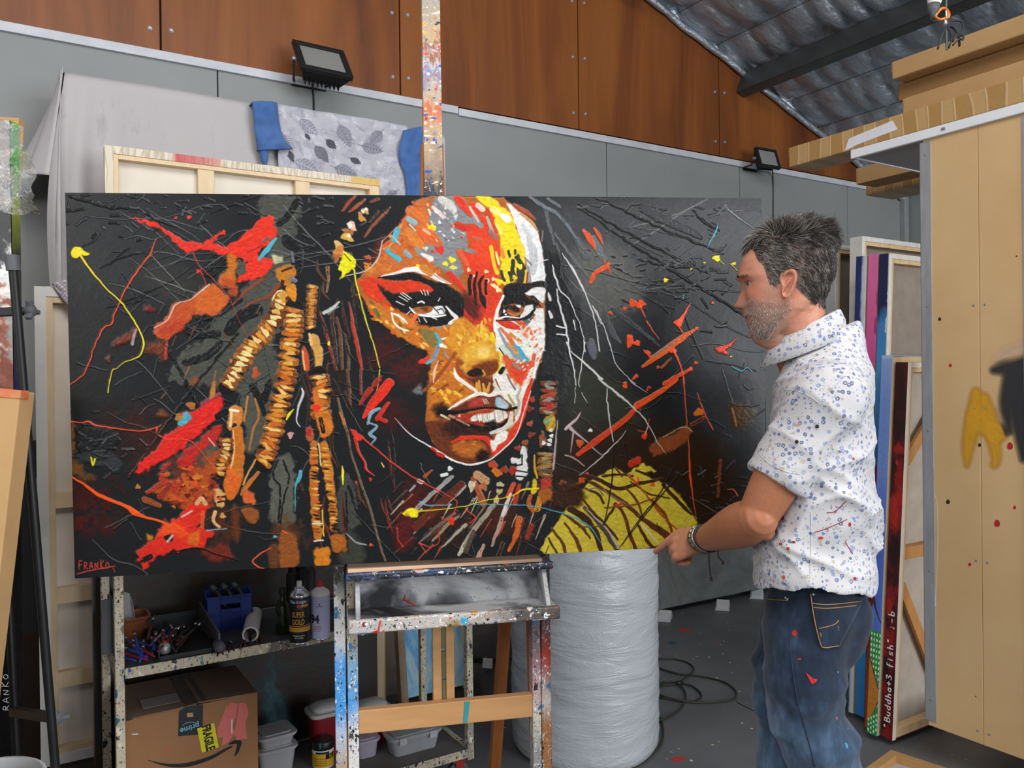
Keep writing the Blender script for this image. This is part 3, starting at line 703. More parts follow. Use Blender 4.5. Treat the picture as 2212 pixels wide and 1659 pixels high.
pl(q('F',880,120,980,150,1060,200,1170,210,1130,330,1050,470,1000,400,920,320),'#d9521f',soft=4,rough=4)
pl(q('F',970,230,1130,240,1120,320,1050,420,980,330),'#df3c1d',soft=4,rough=3)
ln(q('F',990,220,1050,270),9,'#8f8374');ln(q('F',980,120,1060,160,1130,180),[12,16,10],'#8b98a0');ln(q('F',1040,60,1120,190),[10,9],BLU);ln(q('F',880,40,960,150),9,'#b8d0c4')
ln(q('F',930,30,1010,90),14,'#dd9248',dry=.1)
for z,a,w,c in(('E',(820,1340,930,1380,1050,1420),[5,18,8],'#d2381f'),('E',(1000,1330,1080,1380,1100,1420),[6,12,6],'#d6542c'),('E',(860,1420,960,1540,1010,1640),[6,10,8],'#dc6f3c'),('E',(960,1480,1060,1560),8,'#cf8640'),('E',(840,1430,900,1560,970,1659),[4,7,6],'#8f8f92'),('E',(1000,1600,1060,1659),8,BLU),('E',(1100,1480,1180,1530),8,'#e58a66'),('E',(1180,1260,1210,1330),6,'#e6a48c'),('E',(1150,1420,1180,1480),6,'#e07a5c')):
 ln(q(z,*a),w,c,dry=.1)
for i in range(60):
 x=ar.uniform(1115,1168);y=ar.uniform(700,800);A_.dab(x,y,ar.uniform(2,6),ar.uniform(1.2,2.5),-.9,ar.choice(['#e58a5e','#f2e7de','#df6a3e','#e9d5b9','#e2b8a4','#c9d6c6']),dry=.2)
ln(q('F',1200,130,1170,280,1120,400),[8,9,8],'#df5a34',dry=.3);
ln(q('F',1170,380,1110,590,1070,760,1000,900,900,1030,780,1140),[6,14,12,15,16,14],'#da361c')
ln(q('F',1060,470,1020,560,1040,620,1000,740),[5,6,7,7],'#b3ab97')
for i in range(9):ln(q('F',1190-i*14,260+i*34,1155-i*14,290+i*34),4,'#f0e4dc',sm=False)
ln(q('F',380,265,395,345,470,410,560,470,620,530),[3,8,9,8,5],'#ebe4dc')
pl(q('E',890,1010,960,960,1120,960,1240,940,1322,945,1310,1010,1190,1010,1110,1070,980,1090,900,1070),'#1a1818',soft=2,rough=2)
pl(q('E',900,1060,1100,1075,1200,1090,1260,1130,1200,1215,1100,1190,980,1165,870,1230,850,1290,840,1260,860,1190),'#161414',soft=2,rough=2)
pl(q('E',1110,1070,1200,1010,1315,1005,1305,1150,1260,1140,1200,1090),'#e6e4e1',soft=2,rough=1.5)
for i in range(16):ln(q('E',1100+i*10,1070+i*6,1140+i*9,1090+i*7+ar.uniform(-6,12)),3,ar.choice(['#191717','#191717','#8d2b24']),sm=False)
pl(q('E',850,1300,900,1205,1000,1180,1120,1190,1180,1240,1110,1300,980,1320,880,1325),'#191616',soft=2,rough=1)
pl(q('E',1060,1310,1110,1200,1190,1180,1180,1250,1130,1300),'#dcdad8',soft=2,rough=1)
pl(q('E',920,1235,1000,1200,1090,1205,1085,1260,1030,1300,960,1290),'#9c4f22',soft=1.5,rough=1);A_.dab(*q('E',1010,1225)[0],11,6,.1,'#2a130b');ln(q('E',940,1265,1000,1290,1060,1265),4,'#c9762f')
A_.dab(*q('E',1045,1192)[0],6,3.5,.2,WHT);A_.dab(*q('E',900,1245)[0],3,4,.2,WHT);A_.dab(*q('E',915,1275)[0],3,2.5,.2,WHT)
ln(q('E',830,1330,900,1305,1010,1312,1080,1318),[6,4,3,2],'#eceae7');ln(q('E',890,1090,830,1220,795,1340,800,1450),[6,5,5,5],'#ebe8e4');ln(q('E',820,1345,930,1335,1080,1330,1160,1290,1210,1220),[3,3,5,8,5],'#1a1717')
for i in range(9):ln(q('E',1070+i*14,1325-i*8,1130+i*10,1390-i*13),2.2,'#1c1919',sm=False)
ln(q('E',830,1345,930,1400,1040,1410),[2,8,3],'#c9321d')
pl(q('F',150,690,240,640,330,690,420,720,340,770,240,770),'#1a0f0b',soft=9,rough=4)
pl(q('F',335,690,470,630,590,565,660,548,740,562,830,545,900,590,965,660,900,690,740,672,560,700,420,735),'#64241a',soft=2,rough=2)
pl(q('F',540,610,620,570,690,570,675,640,530,672),'#a9352a',soft=3,rough=2);pl(q('F',700,570,800,560,790,650,700,660),'#6f3018',soft=4,rough=2)
pl(q('F',795,640,820,565,860,570,930,640,900,690,830,680),'#aebdc4',soft=3,rough=2);ln(q('F',815,580,810,630),8,'#7fb2c4')
for i in range(4):ln(q('F',660+i*14,580,690+i*12,630),1.5,'#d8b3a6',sm=False)
ln(q('F',310,690,420,625,560,550,650,525,725,548,790,530,855,512),[3,6,7,8,7,8,6],'#e9e4de')
pl(q('F',340,765,560,712,740,690,880,700,925,760,860,830,700,862,540,835,420,800),'#a3301f',soft=2,rough=2)
pl(q('F',550,800,570,755,700,732,800,700,880,700,920,765,850,812,740,840,690,820,640,800),'#e2dccd',soft=2,rough=2)
for i in range(16):ln(q('F',600+i*18,740-i*2+ar.uniform(-6,6),612+i*18,800-i*1+ar.uniform(0,20)),1.6,ar.choice(['#b9b09a','#f3efe4','#8a8168']),sm=False)
pl(q('F',690,830,780,800,800,850,700,865),'#1a1310',soft=4,rough=2)
ln(q('F',230,700,380,720,560,690,740,668,900,695,1010,665),[8,8,5,4,5,6],'#140d0b')
ln(q('F',335,790,500,850,690,890,860,850,920,790),[7,11,13,10,5],'#150e0b')
ln(q('F',240,745,325,790),5,'#d9c79a',sm=False);ln(q('F',325,755,370,775),6,'#c98a6a');ln(q('F',400,790,520,850),4,'#cfae92');A_.dab(*q('F',425,755)[0],3,3,0,'#e7b6a6')
pl(q('F',85,820,300,810,520,890,730,930,760,1060,700,1200,530,1245,350,1195,190,1090,110,950),'#632d14',soft=4,rough=3)
pl(q('F',340,800,560,870,720,910,740,970,480,960,330,960,260,880),'#24110c',soft=14,rough=6,al=.9)
pl(q('F',340,1060,500,1005,640,1020,690,1090,600,1170,430,1160),'#ae5d1b',soft=7,rough=4)
for i in range(20):A_.dab(ar.uniform(975,1040),ar.uniform(955,985),ar.uniform(3,8),2.2,ar.uniform(-.5,.5),ar.choice(['#c4761f','#a8551a','#b9641c']),dry=.3)
ln(q('F',330,1025,430,990,560,975,690,985,760,1060,770,1140),[3,7,8,11,14,10],'#d5301b');ln(q('F',430,965,560,960,660,970),3,'#d9351f')
pl(q('F',730,1020,780,990,830,920,890,910,925,935,890,1010,810,1060,765,1115),'#e9e4da',soft=2,rough=2)
pl(q('F',600,1130,680,1100,740,1160,680,1220,600,1225),'#1d0f0b',soft=5,rough=4)
ln(q('F',960,725,940,830,850,900,740,935),[8,12,10,4],'#dccdbd');ln(q('F',870,880,800,905,740,925),5,'#c7c7cc')
ln(q('D',945,390,1050,510,1150,580,1300,665,1400,735),[1,2.5,3,4,4],'#ded3d3');ln(q('F',160,1095,350,1205,530,1255,700,1215,830,1130,960,1010,1030,900,1062,780,1110,650,1160,500),[4,4,5,4,3.5,3,2.5,2,2,2],'#e9e7e5')
ln(q('C',940,500,920,620,870,700,790,770,620,815),[3,4,4,3,2],'#bba69c');ln(q('C',940,510,1020,430,1130,330,1240,150),[2,2,1.5,1],'#c98a70')
for z,pts,w,c in(('D',(1090,1330,1200,1210,1400,1050,1508,950),[3,7,6,8],'#a89a8d'),('D',(1110,1130,1250,1000,1400,870),[9,10,9],'#98928d'),('D',(1130,1410,1260,1290,1420,1170),[4,6,7],'#6b5a4c'),('D',(1100,1280,1300,1100,1480,930),[18,20,14],'#5b2414'),('D',(1240,1390,1360,1260,1450,1190),[5,8,6],'#8d7a5f'),('D',(1320,1440,1508,1260),[4,9],'#a79a85'),('D',(1450,1500,1508,1420),[8,16],'#b7ab96'),('D',(1130,900,1160,915),8,'#b3b3b6'),('D',(1100,940,1060,980),5,'#8d99a5'),('D',(1240,820,1180,870),[5,8],'#a54a22'),('H',(200,920,60,1090,0,1170),[12,11,8],'#948a78'),('H',(330,810,280,960,240,1080,190,1200),[5,8,9,6],'#a8887a'),('H',(60,1100,0,1240),[8,12],'#4c4234'),('H',(130,1200,90,1290),[7,12],'#b58a70'),('H',(390,1010,360,1140,310,1240),[14,12,7],'#c9591c'),('H',(480,1060,440,1150),12,'#8c2a18'),('H',(350,760,310,850),[10,12],'#cc4a20'),('H',(390,770,360,900),[9,10],'#b5321c'),('H',(470,850,460,900,490,960),[10,12,8],'#b5541c'),('H',(540,860,520,940),14,'#d08a22'),('H',(330,830,270,980),[6,10],'#d8d0c6'),('H',(60,720,130,900),[10,16],'#a5502a'),('H',(90,690,150,740),[18,20],'#b98a5c')):
 ln(q(z,*pts),w,c,dry=.18,wob=1)
for x,y,rx,ry,c in((1060,1005,10,9,'#b4401d'),(1070,1022,12,9,'#c96a1c'),(1085,1015,9,8,'#9a3416'),(1103,1017,6,10,'#b3301c'),(1077,1047,8,6,'#b8ab7c'),(1073,1062,7,7,'#b5a273'),(1068,1080,6,9,'#bba777'),(1015,1050,8,12,'#cdbb9c'),(1040,1052,9,10,'#b5653c'),(1019,1010,0,0,WHT)):
 if rx:A_.dab(x,y,rx,ry,.2,c,rough=2)
def braid(path,w,n,cols,dark='#14110e',sq=.44,gap=1.0):
 s_=np.array(spline(path,12));d=np.r_[0,np.cumsum(np.hypot(*np.diff(s_,axis=0).T))]
 ln([tuple(p)for p in s_[::4]]+[tuple(s_[-1])],w*1.25,dark,sm=False,wob=2,hgt=.2)
 for i in range(n):
  t=(i+.5)/n*d[-1];x=np.interp(t,d,s_[:,0]);y=np.interp(t,d,s_[:,1])
  x2=np.interp(t+3,d,s_[:,0]);y2=np.interp(t+3,d,s_[:,1]);a=math.atan2(y2-y,x2-x)+PI/2+ar.gauss(0,.22)
  L=d[-1]/n*sq*gap;ww=w*ar.uniform(.42,.58)
  A_.dab(x+ar.gauss(0,1.5),y,ww,L,a,ar.choice(cols),rough=2.2)
  ln([(x-ww*1.1*math.cos(a),y-ww*1.1*math.sin(a)),(x+ww*1.1*math.cos(a),y+ww*1.1*math.sin(a))],L*2.6,ar.choice(['#8a4a1c','#6d3414','#a5601f']),sm=False,dry=.3);A_.dab(x,y,ww,L,a,ar.choice(cols),rough=2.0)
 if ar.random()<.75:ln([(x-ww*.7*math.cos(a),y-ww*.7*math.sin(a)-L*.3),(x+ww*.5*math.cos(a),y+ww*.5*math.sin(a)-L*.3)],L*.5,ar.choice(['#efdca0','#f0c96c','#e8b04a','#f3e8c6']),sm=False,dry=.2)
OC=['#d58c2e','#cf7a25','#e0a84c','#c9661f','#e2bc6c']
braid(q('A',1860,900,1800,1080,1700,1230,1590,1340,1530,1440,1460,1560)+q('B',1350,60),25,19,['#e0c27a','#d9a94f','#e6cf8c','#d58c2e'])
braid(q('A',1945,1030,1940,1200,1910,1350,1890,1550)+q('B',1820,60,1780,200,1745,330,1720,450,1680,570,1640,690),29,33,OC)
braid(q('C',315,900,300,1100,290,1290),15,13,['#c98e3a','#b9772a','#d8b268'])
pl(q('C',320,1330,390,1430,390,1660,330,1660,320,1500,280,1400),'#c99448',soft=2,rough=3);ln(q('C',280,1340,300,1430),6,'#d6b46a');pl(q('C',210,1480,240,1450,270,1560,280,1659,230,1659),'#c04a22',soft=2,rough=2);ln(q('C',220,1490,235,1659),4,'#e8a25c')
braid(q('D',330,40,345,110,350,200,330,300,355,380),30,9,['#cf8a3a','#d9782a','#e3b468','#c9661f'])
pl(q('D',300,350,400,345,440,430,435,510,350,560,320,480),'#c8701f',soft=2,rough=2);ln(q('D',340,400,360,500),9,'#1a0f08',dry=.2);ln(q('D',300,180,320,350),12,'#c9661f')
pl(q('D',215,480,270,470,290,540,240,590),'#a5502a',soft=2,rough=2);A_.dab(*q('D',245,500)[0],6,10,.2,'#b32a22');A_.dab(*q('D',305,308)[0],9,8,0,RED)
pl(q('D',260,590,310,600,312,800,310,1000,320,1150,340,1360,280,1370,255,1150,245,950,250,750),'#b5661f',soft=2,rough=3)
pl(q('D',335,590,395,590,420,720,440,900,460,1100,450,1250,410,1300,390,1050,360,850,340,740),'#b9701f',soft=2,rough=3)
for i in range(26):
 y=640+i*27;A_.dab(*q('D',280+ar.gauss(0,6)+i*1.2,y)[0],8,2.2,.1,ar.choice(['#2a1608','#d99038','#e6b25a','#8a3c14','#d2561e']));A_.dab(*q('D',370+i*3+ar.gauss(0,6),y)[0],8,2.2,.1,ar.choice(['#2a1608','#d99038','#e0a244','#8a3c14']))
pl(q('D',280,1440,330,1460,390,1440,400,1590,290,1600),'#c9741c',soft=3,rough=4);pl(q('D',410,1350,520,1340,520,1480,440,1470),'#a55a1c',soft=3,rough=5);pl(q('D',0,1330,110,1340,150,1590,0,1610),'#8a4a1e',soft=4,rough=4)
for a in((280,1390,350,1385),(270,1250,345,1248)):ln(q('D',*a),4,'#c9c0b4')
ln(q('D',320,600,340,780),3,'#d8c98a');ln(q('D',345,1140,355,1350),3,'#e0c21e')
pl(q('B',1390,400,1470,390,1490,560,1480,760,1440,900,1380,990,1320,900,1340,720,1390,560),'#bf671c',soft=2,rough=2);ln(q('B',1400,420,1405,600,1360,800),[3,4,3],'#e0a868');ln(q('B',1370,680,1360,500,1290,860),4,BLK)
pl(q('B',1340,720,1450,800,1400,960,1340,900),'#d2601d',soft=3,rough=3);pl(q('B',1380,230,1470,230,1470,360,1380,420,1350,380),'#c77a35',soft=2,rough=2);ln(q('B',1390,250,1380,380),5,'#e6c28a');A_.dab(*q('B',1410,375)[0],6,4,-.5,'#1a0e06');ln(q('B',1380,250,1440,260),6,'#eeddb4')
ln(q('B',1520,140,1490,340),[4,5],'#b5712a');ln(q('B',1580,160,1610,300,1560,420,1530,580),[4,5,5,4],'#a8672a')
braid(q('B',1345,480,1340,600,1300,700,1290,780),20,9,['#cf9a4a','#dcb876','#d2782a']);pl(q('B',1240,880,1320,920,1330,1030,1260,1030),'#cf9a5c',soft=2,rough=3)
for a in((1270,960,1330,950),(1270,1000,1320,990)):ln(q('B',*a),4,'#20140a')
ln(q('B',1250,1080,1235,1150,1280,1200),[8,7,6],'#d2a06a');A_.dab(*q('B',1310,1110)[0],6,6,.3,'#c98a4c')
pl(q('B',1480,880,1560,930,1570,1010,1480,1000),'#c85a2a',soft=3,rough=3);pl(q('B',1460,1040,1590,1060,1580,1180,1500,1150),'#8a4a1e',soft=4,rough=4);pl(q('B',1380,1050,1440,1050,1440,1300,1390,1300),'#5d2c14',soft=6,rough=4);ln(q('B',1600,760,1500,880,1460,940),[7,10,5],'#b5651f');ln(q('B',1580,660,1510,780,1480,860),4,'#c98a3a')
pl(q('B',1680,1380,1740,1340,1760,1530,1680,1530),'#5d3418',soft=5,rough=4);pl(q('B',1820,1300,1890,1300,1920,1480,1860,1540,1810,1500),'#8a4a1c',soft=4,rough=4)
for x,y,rx,ry,a,c in((795,225,8,7,.9,'#c99a5a'),(755,290,12,7,1.1,'#c98a3a'),(670,365,13,8,.9,'#d8b59a'),(640,420,12,6,.3,'#a5622a'),(625,470,14,8,.4,'#cfa248'),(545,540,10,8,.8,'#d9a860'),(560,600,12,13,.5,'#cd7f36'),(525,650,8,9,.2,'#a8602a')):
 A_.dab(*q('C',x,y)[0],rx,ry,a,c,rough=2)
for x,y in((660,350),(650,375),(800,215),(770,235),(640,455)):A_.dab(*q('C',x,y)[0],4,3.5,.3,'#eee3d2')
pl(q('A',1790,720,1870,670,1960,680,1950,780,1880,850,1830,800),'#b86f1f',soft=2,rough=3);pl(q('A',1880,850,1970,830,1970,960,1930,970),'#d2821f',soft=2,rough=3);pl(q('A',1830,880,1880,890,1880,970,1840,970),'#c98f3a',soft=2,rough=2);ln(q('A',1850,720,1930,690),5,'#3a2410');A_.dab(*q('A',1850,830)[0],4,12,.2,'#3a1c0c')
ln(q('A',1770,960,1800,900,1850,880),[3,4,3],'#e0d49a');pl(q('A',1770,580,1850,600,1850,650,1790,650),'#b5b18a',soft=3,rough=3);ln(q('A',1935,560,1945,640),6,'#5d646c');ln(q('A',1930,780,1960,800),10,'#6a707a')
braid(q('F',1350,400,1340,520,1340,640,1330,740),26,8,['#5d5c55','#a32a2a','#7a786f','#8c8a80','#b5302c'])
pl(q('F',1290,770,1400,750,1400,900,1310,900),'#b5851f',soft=2,rough=3);ln(q('F',1310,820,1370,790),7,'#5fb5a5');ln(q('F',1340,880,1390,780),6,'#d9a81c')
pl(q('F',1245,930,1280,900,1300,1000,1340,1110,1240,1090),'#8a4f32',soft=2,rough=3)
for x,y in((1350,1005),(1340,1050),(1360,900),(1345,1105),(1365,960),(1285,1030)):A_.dab(*q('F',x,y)[0],5,4.5,.2,'#e8e3da')
braid(q('F',1310,1130,1300,1250,1300,1380),26,6,['#6d6044','#4c4c40','#7d7a55','#9a8450']);pl(q('F',1240,1400,1330,1390,1350,1480,1250,1500),'#b5352a',soft=3,rough=3);pl(q('F',1240,1500,1370,1500,1360,1600,1240,1640),'#a5591c',soft=4,rough=4)
ln(q('F',1430,800,1400,1100,1380,1300),[2,5,5],'#a9a296');ln(q('F',1190,1160,1190,1300,1215,1390),[3,6,4],'#c99a22');pl(q('F',1165,1420,1200,1410,1205,1530,1150,1560),'#d9b51c',soft=2,rough=2)
pl(q('F',1050,1080,1110,1070,1115,1200,1100,1380,1010,1400,1000,1250,960,1240,960,1190,1040,1190),'#dddad4',soft=2,rough=3)
for a in((1000,1310,1110,1330),(1010,1260,1060,1250),(1060,1150,1060,1240),(1000,1370,1100,1380)):ln(q('F',*a),3,'#1a1818',sm=False)
for x,y,c in((1170,590,'#a5361f'),(1150,690,'#7a2a18'),(1150,830,'#a8482a'),(1150,950,'#7a2c18'),(1020,1080,'#a5301f'),(960,1310,'#a5281a'),(1100,1030,'#9a4a1e'),(1470,1440,'#c9561c'),(1600,1470,'#cc5a1e'),(1660,1420,'#c4501c'),(1710,1370,'#c4501c'),(1550,1500,'#b0481a')):A_.dab(*q('F',x,y)[0],8,6,-.4,c,rough=2)
pl(q('H',540,1240,600,1120,700,980,860,780,960,710,1090,640,1170,690,1240,640,1290,600,1385,660,1300,690,1460,760,1560,850,1620,930,1660,1000,1685,1080,1560,1120,1400,1200,1200,1245,900,1260,600,1275),'#cfb935',soft=2.5,rough=3,sm=False)
for i in range(30):
 x=ar.uniform(1250,1470);y=ar.uniform(1080,1180);A_.dab(x,y,ar.uniform(8,24),2,.3,ar.choice(['#d8c443','#c6af2c','#dccb55']),al=.6)
pl(q('H',700,740,860,800,840,900,760,930,640,900),'#3a1e0e',soft=8,rough=5)
for pts,w,c in(((830,690,960,720,1100,790,1230,760,1440,720),[9,9,8,9,5],'#3f2310'),((900,740,1040,820,1160,900,1280,1010,1400,1090,1500,1170),[8,8,9,10,16,18],'#5b3018'),((840,850,920,960,1000,1040,1100,1160),[4,6,6,5],'#4a2a12'),((860,930,980,1060,1060,1180,1090,1230),[6,9,12,9],'#4c4136'),((870,940,960,1020,1040,1110,1100,1220),[2,3,4,4],'#b2aaa6'),((700,970,830,1060,900,1150),[4,7,5],'#54300f'),((760,940,860,1000,940,1110,980,1240),[14,16,14,9],'#3a200d'),((620,1080,700,1180,720,1260),[5,8,7],'#5b3a12'),((600,1150,660,1260),5,'#4a2c10'),((720,1040,800,1160,830,1240),[5,8,7],'#5d3413'),((1080,900,1140,960,1190,1120,1230,1230),[7,7,8,8],'#5d2f10'),((1090,900,1040,980,1000,1050),[6,5,3],'#4a2a10'),((1160,780,1240,880,1290,1010),[4,6,4],'#5d3413'),((1200,740,1330,830,1480,860),[3,4,3],'#54300f'),((1350,870,1450,990,1490,1100),[5,7,6],'#7a3a12'),((1230,740,1330,860,1420,980,1540,1100),[4,4,4,3],'#a5481a'),((1010,930,1250,900,1440,830),[3,4,2],'#7a4a18'),((820,1070,960,1060,1010,1040),3,'#6d4716'),((1250,1060,1320,1180,1390,1240),[6,7,4],'#4a2810'),((1270,1040,1340,1130,1390,1180),[2,3,2],'#d8d0c8'),((1430,760,1530,870,1640,980),[6,9,5],'#3a2410'),((870,790,960,830,1000,900),[4,7,5],'#4a2a12'),((890,800,960,790,1000,840),3,'#77726c'),((1000,800,1080,860,1160,900),4,'#8a6a50'),((1000,700,1110,690,1210,700),5,'#3f2310'),((1090,640,1140,700),4,'#4a2a12'),((1180,690,1240,750),5,'#b5541c'),((1240,660,1330,690),5,'#3a2110')):
 ln(q('H',*pts),w,c,dry=.12,wob=1)
for a in((1080,480,1060,760,1000,1060),(1110,1220,1270,1000,1400,840,1500,650),(1130,1200,1260,1030,1420,840,1570,670),(1150,270,1160,340),(600,1200,580,1260),(1385,1040,1405,1100)):ln(q('H',*a),[1.2,3,2],'#14110e')
ln(q('H',820,545,940,460,1060,370,1180,280,1250,200),[10,15,14,13,10],'#cf3f1c',dry=.1);ln(q('H',1250,195,1360,130,1470,60,1545,0),[16,14,11,8],'#d8511f',dry=.1);ln(q('G',740,1659,880,1580,985,1530),[9,9,5],'#d2431c',dry=.15)
ln(q('G',555,1510,640,1450,750,1370,900,1260,1010,1190),[6,12,17,15,7],'#c9541c',dry=.08);ln(q('G',640,1420,830,1300),4,'#7d6c62',dry=.2);ln(q('G',720,1520,800,1440),6,'#9a4218',dry=.3);A_.dab(*q('G',825,1365)[0],7,7,0,ORD);ln(q('G',830,1370,880,1480,905,1580,920,1659),[5,3.5,3,3],ORD);ln(q('H',1592,0,1610,250,1625,500,1630,680,1650,860,1672,1010),[2.4,2.4,2.4,5,2.4,1.5],ORD)
pl(q('H',1340,480,1450,420,1600,340,1645,370,1620,450,1540,500,1400,560),'#85401d',soft=4,rough=5);ln(q('H',1440,420,1590,345,1650,380),2.5,'#b08462');ln(q('H',1650,330,1740,280),9,'#7a3218',dry=.3);A_.dab(*q('H',1700,240)[0],11,8,-.2,'#cf661c');ln(q('H',1690,100,1740,240,1800,365),[1.5,3.5,2],ORD)
ln(q('H',1850,590,1840,720,1830,850),7,'#7a3212',dry=.3);ln(q('H',1900,800,1940,800,1975,845),2,ORD);pl(q('H',1930,180,2080,210,2070,330,1960,340),'#4a2e10',soft=14,rough=6,al=.8);ln(q('H',1940,210,1970,340),4,'#8a4a18')
pl(q('H',1190,590,1260,560,1270,610,1200,640),'#bf2f18',soft=2,rough=3);ln(q('H',1255,170,1280,225),3,RED);A_.dab(*q('H',1305,410)[0],6,8,.4,RED);ln(q('H',1260,370,1320,380,1340,290),2,RED);ln(q('H',1310,400,1330,340),2,'#e8b0a8');A_.dab(*q('H',835,465)[0],9,8,0,'#c9561c');A_.dab(*q('H',1170,45)[0],5,7,0,ORD);ln(q('H',1330,80,1340,55,1350,65),4,RED)
A_.dab(*q('H',1360,765)[0],5,4,0,ORD);ln(q('H',1250,710,1255,735,1230,750),4,ORD);ln(q('H',1090,910,1130,900),5,'#d2401c')
for x,y,rx,ry,a in((485,955,10,8,.2),(550,960,10,8,-.6),(405,1005,5,3.5,0),(280,1040,5,3.5,0),(445,1290,8,12,.2),(500,1300,8,5,.2),(445,1250,5,5,0),(595,1385,8,5,.6),(625,1420,4,3,.6),(490,1600,8,4,-.7),(1020,1475,4,3,0),(970,1530,5,4,0),(690,1510,3,4,0),(400,1650,4,3,0),(1035,1170,4,3.5,-.6),(1175,950,2.5,2.5,0)):A_.dab(*q('G',x,y)[0],rx,ry,a,ORD,rough=1.8)
ln(q('G',545,990,585,1075),[4,1.5],ORD);ln(q('G',600,1110,650,1200,700,1265),[3,2,1],ORD);ln(q('G',980,960,920,1060,880,1130),[2,7,15],ORD);A_.dab(*q('G',870,1125)[0],9,8,0,ORD);ln(q('G',880,1160,930,1240),[3,2],ORD);ln(q('G',1385,1265,1300,1330,1230,1360),[2,8,14],'#d6371c');ln(q('G',1200,1350,1290,1385),[5,9],'#c9301c')
ln(q('G',60,320,110,390,155,480),[9,15,4],'#dd5522',dry=.2);ln(q('G',150,300,185,350,220,430),[6,10,3],'#dd5522',dry=.25);ln(q('G',110,770,150,690,240,640,270,610),[9,10,11,9],'#dd5020',dry=.12);ln(q('G',230,580,285,680),[4,4],'#dd5020',dry=.2)
for x,y,r in((1220,555,9),(770,745,6),(1110,595,3),(990,645,3),(1370,600,4),(1330,1425,3)):A_.dab(*q('G',x,y)[0],r,r*.75,-.2,'#e6cf16',rough=2)
ln(q('G',1250,580,1280,605),1.5,YEL);ln(q('G',1335,605,1400,665),1.5,YEL);ln(q('G',1240,255,1215,320,1140,460),[1.5,4,1.2],BLU);ln(q('G',1335,1505,1420,1545,1475,1515,1510,1550),2,BLU);ln(q('G',930,880,920,915),2,'#3a7f94')
for z,pts,w in(('E',(1395,775,1430,900,1480,1040,1560,1110,1620,1260,1690,1430,1722,1659),[3,5,4,4,3,3,3]),('E',(1495,650,1570,760,1660,910,1740,1080,1800,1240,1840,1420,1875,1659),[2,5,6,4,4,4,4]),('E',(1800,1190,1896,1370),[3,3]),('G',(130,980,200,1110,260,1270,320,1480,400,1580,490,1655),[2,3,3,2.5,2.5,2]),('E',(1440,1080,1480,1240,1530,1420,1560,1659),[4,7,6,4]),('F',(1540,0,1580,170,1610,300,1620,440),[5,5,4,3]),('F',(1720,0,1690,200,1655,400,1665,460),[3,3,3,2]),('F',(1575,90,1700,200,1800,290,1896,385),[3,6,6,7]),('H',(980,0,1100,95,1230,205,1310,290,1390,440,1460,540),[6,7,5,4,2.5,1]),('H',(1035,70,1045,260,1080,450),[3,5,3]),('F',(1620,460,1605,625),[2,1.5]),('F',(1680,520,1730,620),[2.5,1.5]),('H',(1200,0,1260,55,1330,95),[3,2.5,1.5]),('E',(1430,1400,1530,1420),[6,4]),('E',(1440,1480,1540,1490),[6,4]),('E',(1355,1060,1370,1130),[4,8]),('E',(1360,1250,1380,1310),8),('E',(1435,1020,1440,1070),4),('E',(1610,1340,1625,1430),4),('H',(830,695,960,590,1080,480,1170,375),[1.5,3.5,3,2]),('E',(1220,755,1300,725,1350,715),3)):
 ln(q(z,*pts),[k*.78 for k in w]if isinstance(w,list)else w*.8,'#d8d7d5' if z!='H' else '#c6c4c2',soft=.9,wob=1.2)
ln(q('F',1670,720,1620,790,1510,890),[2,6,7],'#c9acae');ln(q('F',1560,880,1640,950,1740,1030),[9,5,3],'#c3a5a8');ln(q('F',1590,920,1560,1130),[5,1.5],'#b99a9e');A_.dab(*q('F',1765,905)[0],5,4,0,'#dcdad8')
ln(q('F',1500,1160,1600,1190,1700,1270),[3,4,3],'#a88d80');ln(q('F',1780,1080,1896,1170),[4,3],'#8a919a')
pl(q('A',605,275,720,285,830,310,900,370,960,430,1080,480,1190,480,1290,430,1330,400,1340,410,1270,490,1370,520,1500,450,1560,400,1660,300,1720,245,1790,270,1800,350,1810,420,1700,530,1650,600,1770,610,1790,670,1680,780,1550,800,1480,800,1500,720,1560,660,1480,600,1370,585,1240,550,1120,550,1060,585,1010,530,920,450,820,360,700,320),'#dc2c1a',soft=2,rough=4,sm=False)
pl(q('A',1390,590,1480,600,1480,700,1460,830,1380,850,1310,790,1400,700),'#bd6517',soft=4,rough=4);pl(q('A',1310,770,1450,800,1500,870,1450,930,1400,860),'#b5461c',soft=4,rough=5,al=.9);ln(q('A',1700,780,1560,880,1440,1000),[6,7,3],'#8f3a1c',dry=.3);ln(q('A',1820,840,1740,930,1600,980,1500,1060),[10,8,5,2],'#7d3a20',dry=.25)
pl(q('A',1480,660,1540,650,1540,740,1470,740),OLV,soft=2,rough=3);ln(q('A',1800,450,1720,550,1660,620),[6,11,6],BLU);A_.dab(*q('A',1365,400)[0],6,6,0,RED);A_.dab(*q('A',1080,270)[0],5,4,0,RED);A_.dab(*q('A',970,275)[0],3,3,0,RED);ln(q('A',1700,470,1740,440),5,'#5d5d5a')
ln(q('A',1560,560,1700,500),3,'#a8201a');ln(q('A',1480,480,1600,420),4,'#ec3a20')
ln(q('A',1110,560,1160,670,1260,770,1400,930,1480,1110,1560,1270),[2,2,2,1.5,1.2,1],'#b52a2c');A_.dab(*q('A',1155,720)[0],4.5,4.5,0,RED);ln(q('A',1170,720,1220,830),2,'#c42a22')
pl(q('A',1270,810,1330,870,1410,940,1350,1060,1270,1085,1120,1085,1060,1150,960,1250,850,1300,790,1260,780,1190,900,1080,960,990,1060,970,1170,880),'#b9491c',soft=2.5,rough=4,sm=False)
pl(q('A',1150,920,1270,830,1390,940,1330,1050,1150,1060),'#c75c1b',soft=6,rough=4);pl(q('A',820,1180,960,1120,1040,1180,960,1240,850,1280),'#b53c1a',soft=5,rough=4)
